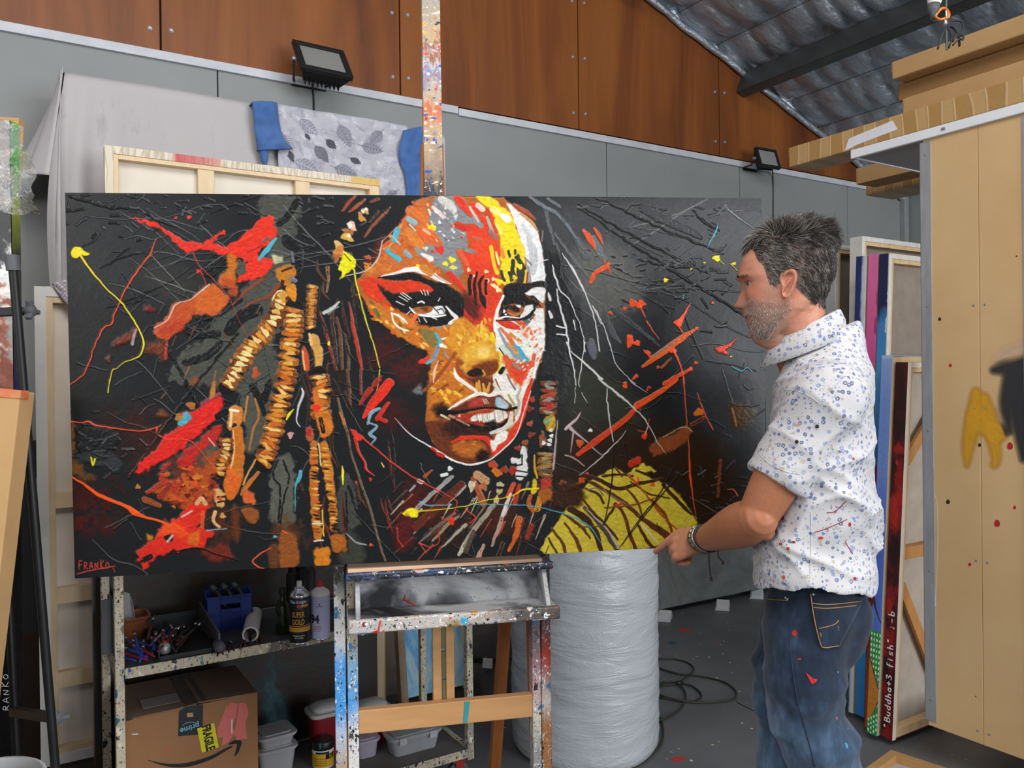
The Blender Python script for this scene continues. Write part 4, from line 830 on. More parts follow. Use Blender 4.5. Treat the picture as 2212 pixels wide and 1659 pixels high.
ln(q('A',785,1195,900,1120,960,1000,1080,960,1180,880,1240,830),[2.5,3,3,2,4,3],'#c9a898');pl(q('A',450,1300,560,1240,640,1170,640,1250,560,1320,460,1350),'#6e2a17',soft=4,rough=4);ln(q('A',630,1210,600,1330),6,'#9a8a88',dry=.35);pl(q('A',700,1380,790,1310,860,1310,880,1400,860,1460,790,1400),'#6d2f16',soft=8,rough=6);ln(q('A',885,1310,875,1450),6,'#a52c1c',dry=.2);A_.dab(*q('A',745,1035)[0],12,6,.2,'#7a1f1c',soft=4);A_.dab(*q('A',400,1450)[0],5,8,.2,'#6a3a20',soft=3)
A_.dab(*q('A',1625,1570)[0],9,12,.2,'#a84a28',rough=3);pl(q('A',1100,1600,1150,1620,1130,1659,1080,1659),'#8a4520',soft=5);A_.dab(*q('A',1420,1470)[0],3,4,0,ORG)
pl(q('B',980,260,1090,250,1200,180,1310,120,1320,220,1260,330,1140,430,1050,510,960,580,800,680,700,740,600,770,640,690,760,580,850,470,950,390),'#d6231b',soft=2.5,rough=4,sm=False)
pl(q('B',1320,370,1270,520,1180,540,1090,640,1010,720,950,720,980,620,1080,520,1200,420),'#b5231c',soft=3,rough=5);pl(q('B',900,670,860,730,790,765,830,700),'#b3201a',soft=3,rough=4);ln(q('B',1150,200,1290,120),8,'#8e3a44',dry=.3);ln(q('B',1200,480,1250,540),3,'#d8a09a');ln(q('B',1280,300,1340,260),14,BLK,dry=.25)
pl(q('B',1000,270,1060,290,1010,360,960,380),BLU,soft=2.5,rough=4);A_.dab(*q('B',960,310)[0],9,8,.2,'#a5702a');A_.dab(*q('B',1060,215)[0],10,8,.2,'#a8642a');A_.dab(*q('B',830,280)[0],12,8,.3,'#6d3a1a',soft=4);pl(q('B',1220,60,1260,20,1250,140,1210,160),'#b5702a',soft=2)
pl(q('B',1200,610,1270,600,1260,760,1210,850,1230,960,1180,1050,1100,1080,1000,1070,930,1000,860,980,800,960,720,910,850,850,950,800,1060,770,1150,700),'#a5461a',soft=7,rough=8)
for i in range(90):
 x=ar.gauss(1060,110);y=ar.gauss(900,90);A_.dab(*q('B',x,y)[0],ar.uniform(3,10),ar.uniform(2,6),ar.uniform(-1,1),ar.choice(['#b8521a','#c9701f','#a52c18','#d04a1c','#7d2a12','#a8341a','#541c0e']),dry=.3,rough=3)
ln(q('B',850,830,700,920),[12,8],'#a8301c',dry=.2);ln(q('B',680,980,800,1030),[14,9],'#8d4420',dry=.15);A_.dab(*q('B',625,875)[0],6,5,0,'#b5702a');ln(q('B',880,860,800,960),11,'#8f2a18',dry=.25)
pl(q('B',1090,1000,1180,1010,1170,1140,1100,1200,1240,1240,1160,1370,1000,1380,900,1400,800,1440,720,1490,660,1540,600,1480,620,1400,750,1290,850,1190,960,1110),'#d2281a',soft=3,rough=5,sm=False)
pl(q('B',830,1170,930,1160,1000,1230,1000,1290,880,1270,780,1290),'#e04a1c',soft=6,rough=5);ln(q('B',1100,1010,1140,970,1170,1010),9,'#d29a6a');ln(q('B',1150,1080,1140,1200),7,'#c2501f');pl(q('B',1020,1290,1110,1230,1120,1330,1040,1350),'#c8601c',soft=4,rough=4);ln(q('B',980,1120,1060,1070),4,'#c9a8a4');A_.dab(*q('B',875,1290)[0],9,9,.5,'#1d1512',rough=3);ln(q('B',860,1320,900,1270),5,'#b7b0aa',dry=.2);pl(q('B',690,1260,740,1270,740,1300,700,1310),'#b5701f',soft=3)
ln(q('B',720,1440,660,1470),12,BLK,dry=.2);pl(q('B',1130,1380,1300,1340,1400,1440,1300,1480,1150,1440),'#7a2414',soft=8,rough=6,al=.85);ln(q('B',930,1400,1100,1370,1250,1420,1430,1470),[2,3,3,2],'#120c0a');ln(q('B',1180,1230,1270,1220,1340,1215),2,'#6fb3c8')
ln(q('X',147,835,175,815,190,790,208,738,226,708,240,702,250,672,265,640,285,605,305,575,325,550,340,517),[2,2.4,2.6,2.6,3,4.5,2.6,3,3,4,3,3,1.5],'#e8471f',soft=.9,wob=1)
pl(q('A',95,560,120,515,180,520,215,555,250,572,215,590,180,590,140,615,105,600),'#ead21a',soft=1.5,rough=1.5);ln(q('A',170,590,240,690,330,800,420,900,500,970,570,1060,650,1190,695,1310,680,1400,640,1440,540,1475,470,1530,430,1545,405,1659),[5,4,3.4,3.2,3.2,3.2,3.4,3.6,3.4,3,2,1.4,2.4,1.6],'#e2cb18',soft=.9,wob=.8);ln(q('B',400,0,385,110),[1.4,3],'#d8c218')
pl(q('C',600,600,640,620,710,690,690,760,650,780,590,830,550,840,590,790,555,760,570,690),'#e2d80f',soft=1.5,rough=3);ln(q('C',690,760,710,900,745,1040,780,1190,820,1320,860,1450,905,1640),[3.5,3,2.8,3,2.6,2.4,2.4],'#e2d40f',soft=.9);ln(q('D',825,0,800,180),[2.4,1.2],'#e2d40f');A_.dab(*q('C',453,1420)[0],3,5,0,YEL)
ln(q('C',600,620,660,680),2,'#3a3a08',dry=.3)
ln(q('B',80,345,170,355,225,342,290,375,450,400,650,420,770,395,820,372),[2.5,2.5,4,3.5,2.5,2.5,2.5,1.5],'#e6502a');ln(q('B',785,395,780,435),[4,2],'#e6502a');ln(q('B',800,460,860,485,1020,492,1100,540,1200,660,1320,780),[3,1.5,1.8,1.5,1,.8],'#e6502a')
ln(q('B',65,780,180,850,290,930,420,990,540,1040,590,1080,680,1120,790,1150,880,1190),[3,5,7,7,9,12,6,5,7],'#ec5315');ln(q('B',920,1180,1030,1260,1140,1340),[6,3,1.5],'#ec4a18')
ln(q('B',1700,1370,1610,1420,1550,1480,1590,1525,1640,1535),[1.5,3,3,3,1.5],'#ec4a18')
pl(q('D',575,480,620,490,660,530,690,550,650,580,620,560),'#e0301c',soft=1.5,rough=3);ln(q('D',660,535,760,620,900,740,1050,850,1200,935,1330,1000,1430,1060),[4,3,3.4,3.2,2.6,2,1.4],'#d62f1e');ln(q('D',620,560,640,650,690,740,710,810,770,860),[7,5,4,5,2],'#d22c1c');A_.dab(*q('D',740,890)[0],3,4,0,RED);A_.dab(*q('D',625,915)[0],2.5,4,0,RED)
ln(q('D',900,110,820,210,740,310,690,390),[22,22,16,6],'#d92c1a',dry=.18);ln(q('D',830,60,730,180,660,280),[10,12,6],'#a5241a',dry=.35);ln(q('D',890,270,800,400),[8,10],'#c42a1a',dry=.3);ln(q('D',800,390,870,420),8,'#b5241a',dry=.25)
ln(q('D',820,315,750,350,720,440),[6,9,4],'#7d9db0',dry=.15);ln(q('D',720,430,800,460,740,520,780,560,745,610),[4,5,8,5,2],'#7a98ab',dry=.15)
for a in((510,780,515,850,515,930),(830,755,850,790),(120,320,80,370,60,410)):ln(q('D',*a),[2,6,2.5],'#e2d214')
pl(q('D',1000,1160,1040,1125,1100,1125,1125,1150,1115,1195,1060,1195,1010,1180),'#ead81a',soft=1.4,rough=1.5);ln(q('D',1120,1150,1300,1135,1508,1110),[3.5,2,2],'#d8c41a');ln(q('H',0,918,130,880,320,850,420,800,530,790),[2,2,2.4,4,4.5],'#e8d01a')
ln(q('D',1140,1070,1190,1100,1300,1100,1400,1100),[2,3,2,2],'#5aa8bf');ln(q('H',60,905,300,908,500,920,700,970,830,1020,920,1090,980,1190),[2,2.2,2.2,2.4,3,3.4,1.5],'#3f9fb0');ln(q('D',180,825,160,880,130,960,125,1150),[4,8,3,1.5],'#4aa0b8')
A_.dab(*q('D',1395,1230)[0],7,8,.2,'#e03a1c');ln(q('D',1310,1200,1380,1220,1440,1090,1400,1040),2,'#d2341c');ln(q('D',1130,1410,1220,1440,1290,1400,1290,1300),[4,2,2,1.5],'#d2341c');ln(q('D',1140,1420,1190,1490),2,'#d2341c');pl(q('D',930,1260,1040,1190,1080,1280,1060,1420,960,1480,920,1360),'#5a1414',soft=14,rough=6,al=.85);ln(q('D',950,1280,960,1380,1000,1440),3,'#a82a1e')
ln(q('H',0,940,70,1000,30,1040),2.5,'#cf301c');A_.dab(*q('D',1385,805)[0],6,6,0,'#dad8d4');ln(q('D',1320,860,1360,850),8,'#d2d0cc');ln(q('D',1290,680,1330,700),9,'#cc2a1c');ln(q('D',1240,640,1270,660),6,'#c42a1c');ln(q('D',190,150,200,200,160,300,145,410,170,460),[3,6,4,3,2],'#c9c3c8');A_.dab(*q('D',95,530)[0],6,8,.3,'#c98a82');ln(q('D',20,1310,60,1330),3,ORD);ln(q('D',540,1330,620,1400,700,1420),[2,4,3],'#8d8d90');A_.dab(*q('D',740,1425)[0],4,3,0,ORD);A_.dab(*q('C',1218,152)[0],3,3,0,ORD);A_.dab(*q('B',1735,1280)[0],5,3,0,BLU);ln(q('B',1930,830,1945,750),6,'#4aa0b8')
ln(q('C',410,1150,480,1110,550,1050),[8,8,4],'#b7bab2',dry=.15);ln(q('C',540,1090,450,1160),3,'#7f8280');ln(q('B',245,640,262,700,278,650),4,'#e8d21a')
for a in((160,420,850,640,1180,690),(1180,640,1300,800,1600,860)):pass
letters(A_,'FRANKO',*q('X',166,1212)[0],11.5,17,1.8,'#d8392f',ang=-.02);ln(q('X',163,1239,200,1231,245,1223),[2.2,2,1.4],'#cf322a');ln(q('X',240,1224,243,1235),3,'#7a1c18')
A_.a=A_.a*.90
for _ in range(3):A_.z=(A_.z+np.roll(A_.z,1,0)+np.roll(A_.z,-1,0)+np.roll(A_.z,1,1)+np.roll(A_.z,-1,1))/5
def img_mat(name,im,rough=0.4,him=None,bs=0.5,bd=0.003,spec=0.4,fine=0.0):
 t=NT(name);tx=t.node('ShaderNodeTexImage');tx.image=im;tx.extension='EXTEND'
 t.link(tx.outputs[0],t.b.inputs['Base Color']);t.set(rough=rough,spec=spec)
 if him:
  th=t.node('ShaderNodeTexImage');th.image=him;th.extension='EXTEND'
  h=th.outputs[0]
  if fine:h=t.math('ADD',t.math('MULTIPLY',h,1.0),t.math('MULTIPLY',t.noise(fine,5,0.7,None,0.3),0.32))
  t.bump(h,bs,bd)
 return t.m
def uvquad(me,face_i,uvs):
 ul=me.uv_layers.get('UVMap')or me.uv_layers.new(name='UVMap')
 for li,uv in zip(me.polygons[face_i].loop_indices,uvs):ul.data[li].uv=uv
DL,DR=1.90,2.13
cTL=P(143,417,DL);cBL=P(159,1249,DL);cTR=P(1651,427.5,DR);cBR=P(1654.5,1172.5,DR)
px_=((cBR-cBL)+(cTR-cTL)).normalized()
pz_=((cTL-cBL)+(cTR-cBR));pz_=(pz_-px_*pz_.dot(px_)).normalized()
py_=pz_.cross(px_)
pc=(cTL+cBL+cTR+cBR)/4
PWd=((cBR-cBL).length+(cTR-cTL).length)/2;PHt=((cTL-cBL).length+(cTR-cBR).length)/2
MP=Matrix.Translation(pc-pz_*PHt/2)@Matrix((px_,py_,pz_)).transposed().to_4x4()
painting=thing('painting','wide dark painting of a warrior face in orange, white and yellow on the easel','painting',M=MP)
im_art=A_.image('art');im_h=A_.himage('art_relief')
M_ART=img_mat('oil_paint',im_art,0.33,im_h,0.55,0.004,0.24,26.0)
w2=PWd/2
me=bpy.data.meshes.new('canvas_front')
me.from_pydata([(-w2,0,0),(w2,0,0),(w2,0,PHt),(-w2,0,PHt)],[],[(0,1,2,3)]);me.update()
uvquad(me,0,[(0,0),(1,0),(1,1),(0,1)])
obj('painted_front',me,M_ART,painting,fix=False)
mb=MB();dp=.036
for(x0,x1,z0,z1)in((-w2,-w2+.003,0,PHt),(w2-.003,w2,0,PHt),(-w2,w2,0,.003),(-w2,w2,PHt-.003,PHt)):
 mb.box(x0,x1,.0006,dp,z0,z1)
obj('canvas_edge',mb,plain('black_edge_paint','#161617','#222224',30,0.45,bump=.3),painting,bevel=.0015)
M_PINE=plain('stretcher_pine','#c9a877','#dcc096',9,0.7,stretch=(6,6,1))
mb=MB();b=.04
for(x0,x1,z0,z1)in((-w2+.003,-w2+b,.003,PHt-.003),(w2-b,w2-.003,.003,PHt-.003),(-w2+b,w2-b,.003,b),(-w2+b,w2-b,PHt-b,PHt-.003),(-.02,.02,b,PHt-b)):
 obj('stretcher_bar',MB().box(x0,x1,.008,dp-.003,z0,z1),M_PINE,painting)
RK0=P(2006,1566,3.10)
RKZ=RK0.z
MR=Matrix.Translation((RK0.x,RK0.y,0))@Matrix(((-V).to_tuple(),U.to_tuple(),(0,0,1))).transposed().to_4x4()
t=NT('mdf_board');co=t.co()
n=t.noise(2.2,4,0.6);f=t.noise(260,2,0.5)
base=t.mix(t.ramp(n,[(0.3,0.0),(0.7,1.0)]),'#cfaa7a','#dcbb8c');base=t.mix(t.math('MULTIPLY',f,.25),base,'#a8834f')
base,_=splat(t,base,0.16,12,['#5d4a30','#7a5a34','#8a7048'],size=0.05)
t.color(base);t.set(rough=0.62,spec=0.3);M_MDF=t.m
M_ALU=plain('aluminium_angle','#9a9ca0','#adafb3',14,0.42,0.35,stretch=(3,3,.6))
M_WHITE=plain('white_melamine','#dfe2e8','#e8eaee',5,0.35)
M_UNDER=plain('grey_melamine_underside','#8b8e93','#94979c',5,0.5)
rack=thing('storage_rack','tall storage rack with a spray-marked fibreboard side panel under a white top shelf','rack',M=MR)
RT=PP(1958.6,312,RK0,U).z
zb=RKZ;xj=(PP(2116,700,RK0,U)-RK0).dot(-V)
obj('side_board',MB().box(0.0,xj-.0008,0,.016,zb,RT),M_MDF,rack,bevel=.0015)
obj('side_board',MB().box(xj+.0008,.82,0,.016,zb,RT),M_MDF,rack,bevel=.0015)
obj('back_board',MB().box(0.0,.82,1.18,1.196,zb,RT),M_MDF,rack)
for x0 in(-0.012,.355):
 mb=MB().box(x0,x0+.044,-.0035,0.0,zb+(.02 if x0<0 else.0),RT-.01);mb.box(x0,x0+.0035,-.0035,.03,zb+.02,RT-.01)if x0<0 else None
 st=obj('edge_strip',mb,M_ALU,rack,bevel=.0008,label='aluminium edge angle')
 for z in(RT-.06,1.75,1.28,.75,zb+.1):
  obj('screw',MB().lathe([(.004,0),(.004,.0015),(.0015,.002)],8,Matrix.Translation((x0+.025,-.0035,z))@Matrix.Rotation(R_(90),4,'X')),M_BOLT,st)
for z in(1.42+.32,1.42-.05,.82,zb+.045):
 for dx in(-.02,.02):
  obj('screw',MB().lathe([(.0045,0),(.0045,.001),(.002,.0016)],8,Matrix.Translation((xj+dx,0.0,z))@Matrix.Rotation(R_(90),4,'X')),M_BOLT,rack)
top=obj('top_shelf',MB().box(-.30,1.0,.004,1.2,RT+.004,RT+.030),M_UNDER,rack)
obj('top_edge',MB().box(-.302,1.0,-.014,.004,RT-.002,RT+.034),M_WHITE,rack,bevel=.003,label='white shelf edge')
obj('top_edge',MB().box(-.302,-.29,.004,1.2,RT+.0,RT+.034),M_WHITE,rack,bevel=.003)
cp=(PP(2043,268,RK0,U)-RK0).dot(-V)
obj('shelf_clip',MB().box(cp-.008,cp+.008,-.018,-.013,RT+.012,RT+.022),M_BOLT,rack,bevel=.002)
for(x,y)in((.06,.05),(.06,1.1)):
 obj('corner_post',MB().box(x,x+.045,y,y+.045,zb,RT),M_PINE,rack)
obj('base_board',MB().box(0.0,.82,.016,1.18,zb,zb+.02),M_MDF,rack)
M_BLACKP=plain('black_plastic','#17181a','#202124',20,0.5)
for(x,y)in((.72,.5),(.72,1.05),(.08,.72),(.08,1.05)):
 c=obj('caster',MB().lathe([(.05,-.016),(.056,-.01),(.056,.01),(.05,.016)],20,Matrix.Translation((x,y,.056))@Matrix.Rotation(R_(90),4,'X')),M_BLACKP,rack,smooth=True,auto=40)
 obj('fork',MB().box(x-.02,x+.02,y-.028,y-.022,.05,zb).box(x-.02,x+.02,y+.022,y+.028,.05,zb).box(x-.035,x+.035,y-.035,y+.035,zb-.006,zb),M_STEEL,c)
def boardpt(px,py):
 p=PP(px,py,RK0,U)-RK0;return(p.dot(-V),p.z+RK0.z)
def film(name,pts,m,parent,off=-.0006,close=True,n=4,label=None):
 pts=spline(pts,n,True)if close else pts
 return obj(name,MB().add([(x,off,z)for x,z in pts],[tuple(range(len(pts)))]),m,parent,label=label)
def spraymat(name,c):
 t=NT(name);t.color(c);t.set(rough=.7)
 return t.m
def fogmat(name,cols,w=200,h=520):
 R=Ras(w,h,'#c7a474');al=Ras(w,h,'#000000')
 return R,al
FR=Ras(240,560,'#d4b284',lambda p:np.c_[(np.asarray(p)[:,0]-2065)*240/165.,(np.asarray(p)[:,1]-690)*560/380.]);FR.sc=1.5
FA=Ras(240,560,'#000000',FR.T);FA.sc=1.5
for pts,col,w,a in(([(2165,775),(2180,760),(2215,745)],'#d9c2b2',22,.45),([(2112,845),(2105,900),(2093,960),(2090,1000)],'#d49a1c',[22,34,26,10],.95),([(2130,855),(2140,900),(2155,980),(2152,1000)],'#d49a1c',[22,34,20,16],.95),([(2110,900),(2160,930)],'#d49a1c',40,.9),([(2150,795),(2180,790),(2215,785)],'#2b2c30',[14,26,34],.95),([(2180,810),(2176,870),(2185,930)],'#2b2c30',[22,26,10],.9),([(2200,800),(2205,900),(2212,990)],'#2b2c30',[36,34,14],.95)):
 FR.line(pts,[k+14 for k in w]if isinstance(w,list)else w+14,col,soft=5,wob=0,var=.05);FA.line(pts,w,'#ffffff',soft=18 if a<.6 else 10,wob=0,var=0,al=a)
def decal_mat(name,R,Al,rough=.7):
 t=NT(name);a=t.node('ShaderNodeTexImage');a.image=R.image(name+'_colour');b=t.node('ShaderNodeTexImage');b.image=Al.image(name+'_cover');b.image.colorspace_settings.name='Non-Color'
 t.link(a.outputs[0],t.b.inputs['Base Color']);t.link(b.outputs[0],t.b.inputs['Alpha']);t.set(rough=rough);a.extension=b.extension='EXTEND'
 return t.m
cs_=[boardpt(2065,690),boardpt(2230,690),boardpt(2230,1070),boardpt(2065,1070)]
me=bpy.data.meshes.new('spray_mark');
me.from_pydata([(cs_[3][0],-.0012,cs_[3][1]),(cs_[2][0],-.0012,cs_[2][1]),(cs_[1][0],-.0012,cs_[1][1]),(cs_[0][0],-.0012,cs_[0][1])],[],[(0,1,2,3)]);uvquad(me,0,[(0,0),(1,0),(1,1),(0,1)])
obj('spray_mark',me,decal_mat('spray_paint',FR,FA),rack,fix=False,label='yellow and black spray paint mark')
M_DR=spraymat('drop_red','#b8201c');M_DB=spraymat('drop_black','#1c1c1c');M_DW=spraymat('drop_white','#dcdcda')
for(x,y,r,m)in((2182,965,8,M_DR),(2154,1132,8,M_DR),(2053,790,4,M_DR),(2095,1220,4,M_DR),(2192,1097,4,M_DR),(2092,955,4,M_DB),(2116,962,4,M_DB),(2030,690,4,M_DB),(2048,1085,5,M_DB),(2006,1340,3,M_DB),(2017,1306,7,M_DW)):
 film('paint_drop',[boardpt(x+r*.8*math.cos(a*PI/4),y+r*(1.2 if a in(5,6,7)else.8)*math.sin(a*PI/4))for a in range(8)],m,rack)
def scratch(pts,w,m):
 L=[boardpt(*p)for p in spline(pts,6)]
 vs=[];
 for x,z in L:vs+=[(x-w,-.0006,z),(x+w,-.0006,z)]
 obj('scratch',MB().add(vs,[(2*i,2*i+1,2*i+3,2*i+2)for i in range(len(L)-1)]),m,rack)
scratch([(2003,1080),(2012,1064),(2024,1085),(2026,1180),(2021,1300)],.0011,M_DW)
def cardboard(name,c1,c2):
 t=NT(name);st=t.noise(1.5,4,.6,t.co((3,3,40)));n=t.noise(4,5,.6)
 t.color(t.mix(t.ramp(n,[(.3,0.),(.7,1.)]),c1,c2));t.set(rough=.8,spec=.2);t.bump(st,.12,.002);return t.m
M_CARD=cardboard('cardboard','#ad885c','#bb9668');M_CARD2=cardboard('cardboard_dark','#8f6a42','#9c764b')
t=NT('taped_cardboard');co=t.co((1,1,1));x=t.sep(co)[0]
w=t.math('FRACT',t.math('MULTIPLY',t.math('ADD',x,t.math('MULTIPLY',t.noise(2,2,.5),.12)),9.0))
tape=t.ramp(w,[(0.0,0.0),(0.40,0.0),(0.42,1.0),(0.95,1.0),(1.0,0.0)])
edge=t.ramp(w,[(0.36,0.0),(0.41,1.0),(0.45,0.0),(.90,0.),(.95,.8),(1.0,0.)])
base=t.mix(tape,'#bb9766','#ac8550');base=t.mix(t.math('MULTIPLY',edge,.7),base,'#d6bd94')
t.color(base);t.set(rough=.38,spec=.5);t.bump(t.math('ADD',t.noise(18,4,.7,None,1),edge),.35,.004);M_TAPED=t.m
def longbox(name,label,x0,x1,y0,y1,z0,z1,m,skew=0.0,flap=True):
 Mx=MR@Matrix.Translation((x0,y0,z0))@Matrix.Rotation(skew,4,'Z')
 th=thing(name,label,'box',M=Mx)
 L,W,H=x1-x0,y1-y0,z1-z0
 obj('body',MB().box(0,L,0,W,0,H),m,th,bevel=.006,seg=3)
 obj('end_flap',MB().box(-.003,0.001,.004,W-.004,H*.45,H-.002),m,th,bevel=.001)
 obj('seam_tape',MB().box(.02,L,W*.42,W*.58,H-.0005,H+.0008),M_TAPED,th)
 return th
g='long cardboard cartons on top of the storage rack'
ZT0=RT+.0345
tb=longbox('cardboard_box','long cardboard carton wrapped in clear tape, overhanging the white shelf',-.615,.9,-.010,.150,ZT0,ZT0+.088,M_TAPED,group if False else 0.0)
tb['group']=g
pat=obj('shipping_label',MB().add([(.345,-.0012,.015),(.345-.06,-.0012,.004),(.345-.04,-.0012,.05),(.50,-.0012,.070),(.52,-.0012,.03)],[(0,1,2,3,4)]),plain('white_label_paper','#d9d8df','#e6e5ea',12,.6),tb,label='white paper label under plastic')
b2=longbox('cardboard_box','flat cardboard carton second up in the pile on the rack',-.10,.9,.03,.35,ZT0+.0895,ZT0+.158,M_CARD);b2['group']=g
b3=longbox('cardboard_box','flat cardboard carton third up in the pile on the rack',-.135,.9,.055,.37,ZT0+.1600,ZT0+.226,M_CARD2);b3['group']=g
b4=longbox('cardboard_box','topmost cardboard carton of the pile, nearest the roof',-.115,.92,-.015,.42,ZT0+.2275,ZT0+.297,M_CARD,0.0);b4['group']=g
b5=longbox('cardboard_box','cardboard carton lying behind the taped one on the white shelf',-.25,.9,.17,.40,ZT0,ZT0+.086,M_CARD2);b5['group']=g
MRB=MR
def mrp(p):return MR.inverted()@p
q1=mrp(P(1851,398,4.35));q2=mrp(P(1872,410,4.62));CZ=q1.z
cbase=thing('wall_bracket_shelf','timber bracket shelf in the corner behind the storage rack','shelf',M=MR)
obj('board',MB().box(q1.x+.42,q1.x+1.5,q1.y-.02,q1.y+.62,CZ-.03,CZ-.001),M_PINE,cbase)
for x in(q1.x+.5,q1.x+1.3):obj('bracket',MB().box(x,x+.04,q1.y,q1.y+.55,CZ-.09,CZ-.03),M_PINE,cbase)
def smallbox(label,q_,L,w,h,m):
 th=thing('cardboard_box',label,'box',M=MR@Matrix.Translation((q_.x,q_.y,CZ)),group='cartons on the corner shelf')
 obj('body',MB().box(0,L,0,w,0,h),m,th,bevel=.004)
 obj('flap',MB().box(-.003,.0,.0,w/2-.002,0,h),m,th)
 return th
smallbox('small open-ended carton under the white shelf, left one',q1,.9,.16,.085,M_CARD)
smallbox('small plastic-wrapped carton under the white shelf, right one',q2,.8,.24,.07,M_TAPED)
M_LINEN=plain('raw_canvas_back','#a59a8e','#b3a89b',16,.85,bump=.1,stretch=(1,1,1))
M_LINEN_D=plain('dusty_canvas_back','#877b70','#978a7d',14,.85,bump=.1)
M_CREAM=plain('primed_canvas','#ded3c2','#e8dfd0',10,.8,bump=.06)
M_BAR_O=plain('orange_pine_brace','#a9743f','#bd8850',7,.65,stretch=(4,4,1))
M_WPAINT=plain('white_flaking_paint','#dcdad6','#cbc6bd',24,.55,bump=.3)
def edgemat(name,stops,noise_scale=6,amt=.18,splats=None,rough=.35,height=2.0,white=0):
 t=NT(name);z=t.sep(t.co())[2]
 f=t.math('ADD',t.math('DIVIDE',z,height),t.math('MULTIPLY',t.math('SUBTRACT',t.noise(noise_scale,6,.7,t.co((3,3,1))),.5),amt))
 c=t.ramp(f,stops)
 if splats:c,_=splat(t,c,.35,22,splats,t.co((1,1,.35)),size=.45,warp=.5)
 if white:c=t.mix(t.ramp(t.math('ADD',t.sep(t.co())[1],t.math('MULTIPLY',t.noise(14,5,.7,t.co((1,1,.3))),.03)),[(0.,.9),(white,.8),(white+.008,0.),(1.,0.)]),c,'#d9dfe8')
 t.color(c);t.set(rough=rough);t.bump(t.noise(30,5,.7,t.co((1,1,.4)),1.0),.5,.004);return t.m
def store_canvas(label,px,py_top,k,w,d,m_edge,m_back=M_LINEN,h=None,lean=3.4,zb=.03,bars=(),braces=(),m_bar=M_PINE,border=None,name='stretched_canvas',back_in=.004):
 """k: distance behind the nearest stored canvas, along V; origin at its lower near-left corner"""
 base=SB+V*k
 tilt=math.tan(R_(lean))
 if h is None:
  q_=PP(px,py_top,base,V)
  for _ in range(4):q_=PP(px,py_top,base-V*tilt*(q_.z-zb),V)
  h=(q_.z-zb)
  base=Vector((q_.x,q_.y,0))+V*tilt*(q_.z-zb)
 zax=(Z-V*tilt).normalized()
 Mx=frame((base.x,base.y,zb),U,zax)
 h=h/zax.z
 th=thing(name,label,'canvas',M=Mx,group='canvases stored beside the rack')
 mb=MB()
 mb.box(0,.003,0,d,0,h).box(w-.003,w,0,d,0,h).box(.003,w-.003,0,d,0,.003).box(.003,w-.003,0,d,h-.003,h).box(.003,w-.003,d-.003,d,.003,h-.003)
 obj('painted_edge',mb,m_edge,th,bevel=.001)
 obj('canvas_back',MB().box(.004,w-.004,d-.009,d-.0035,.004,h-.004),m_back,th)
 b=.038
 for q4 in((.003,b,.003,h-.003),(w-b,w-.003,.003,h-.003),(b,w-b,.003,b),(b,w-b,h-b,h-.003)):
  obj('stretcher_bar',MB().box(q4[0],q4[1],.003,d-.010,q4[2],q4[3]),m_bar,th,bevel=.001)
 if border:
  for q4 in((-.0005,.02,.0,h),(.02,w,h-.02,h+.0005)):
   obj('folded_border',MB().box(q4[0],q4[1],-.0015,.0025,q4[2],q4[3]),border,th)
 for z in bars:obj('cross_bar',MB().box(b,w-b,.008,d-.012,z-.025,z+.025),M_BAR_O,th,bevel=.001)
 for(x0,z0,x1,z1)in braces:
  dv=Vector((x1-x0,0,z1-z0));L=dv.length;Mb=Matrix.Translation((x0,.010,z0))@Matrix.Rotation(-math.atan2(dv.z,dv.x),4,'Y')
  obj('corner_brace',MB().box(0,L,0,.014,-.022,.022,Mb),M_BAR_O,th,bevel=.001)
 return th,h
SB=PZ(1928,1600,.03);SB.z=0
def spine_raster(name,w,h,base):R=Ras(w,h,base);R.sc=1.0;return R
RB=spine_raster('buddha',96,1800,'#5a1214')
for i in range(70):
 y=ar.uniform(0,1800);RB.dab(ar.uniform(0,96),y,ar.uniform(10,40),ar.uniform(20,70),ar.uniform(-.3,.3),ar.choice(['#7d1a18','#3a0d0f','#a01c16','#2a0b0d','#8a1814','#5d1113']+(['#c8301c']if 500<y<1000 else[])),soft=8,rough=6,dry=.2)
RB.poly([(0,0),(96,0),(96,330),(0,300)],'#241214',soft=40,rough=10,al=.8);RB.poly([(0,640),(96,600),(96,760),(0,800)],'#c22a1c',soft=30,rough=14,al=.6);RB.poly([(0,830),(96,820),(96,960),(0,960)],'#1d0d0f',soft=30,rough=12,al=.85)
letters(RB,'"Buddha+3 fish"',26,1750,29.5,44,6.5,'#e3dcd8',ang=-PI/2)
letters(RB,';-b',26,1270,32,44,6.5,'#e3dcd8',ang=-PI/2)
RC=spine_raster('blue',96,1800,'#8fa8d8')
RC.poly([(0,330),(96,330),(96,1300),(0,1300)],'#5878c8',soft=220,rough=2,hgt=0);RC.poly([(0,800),(96,800),(96,1320),(0,1320)],'#3f5cc0',soft=200,rough=2,hgt=0)
RC.poly([(0,1030),(20,1120),(50,1200),(96,1260),(60,1230),(20,1180),(0,1150)],'#4a2424',soft=1.5,rough=1);RC.line([(0,1000),(8,1100),(0,1200)],10,'#4a2424')
RC.poly([(0,1300),(96,1300),(96,1560),(60,1520),(0,1440)],'#2f8f3c',soft=1.5,rough=1,sm=False)
for i in range(4):
 for j in range(9):
  if j*26<150+i*30:RC.dab(12+i*25,1318+j*26,7,8,0,'#dfe8dc',rough=1)
RC.poly([(0,1440),(60,1520),(96,1570),(96,1640),(40,1720),(0,1740)],'#b5782c',soft=1.5,rough=1,sm=False);RC.line([(0,1430),(50,1510),(96,1575)],7,'#4a2020');RC.line([(0,1745),(50,1700),(96,1630)],4,'#2a1a14')
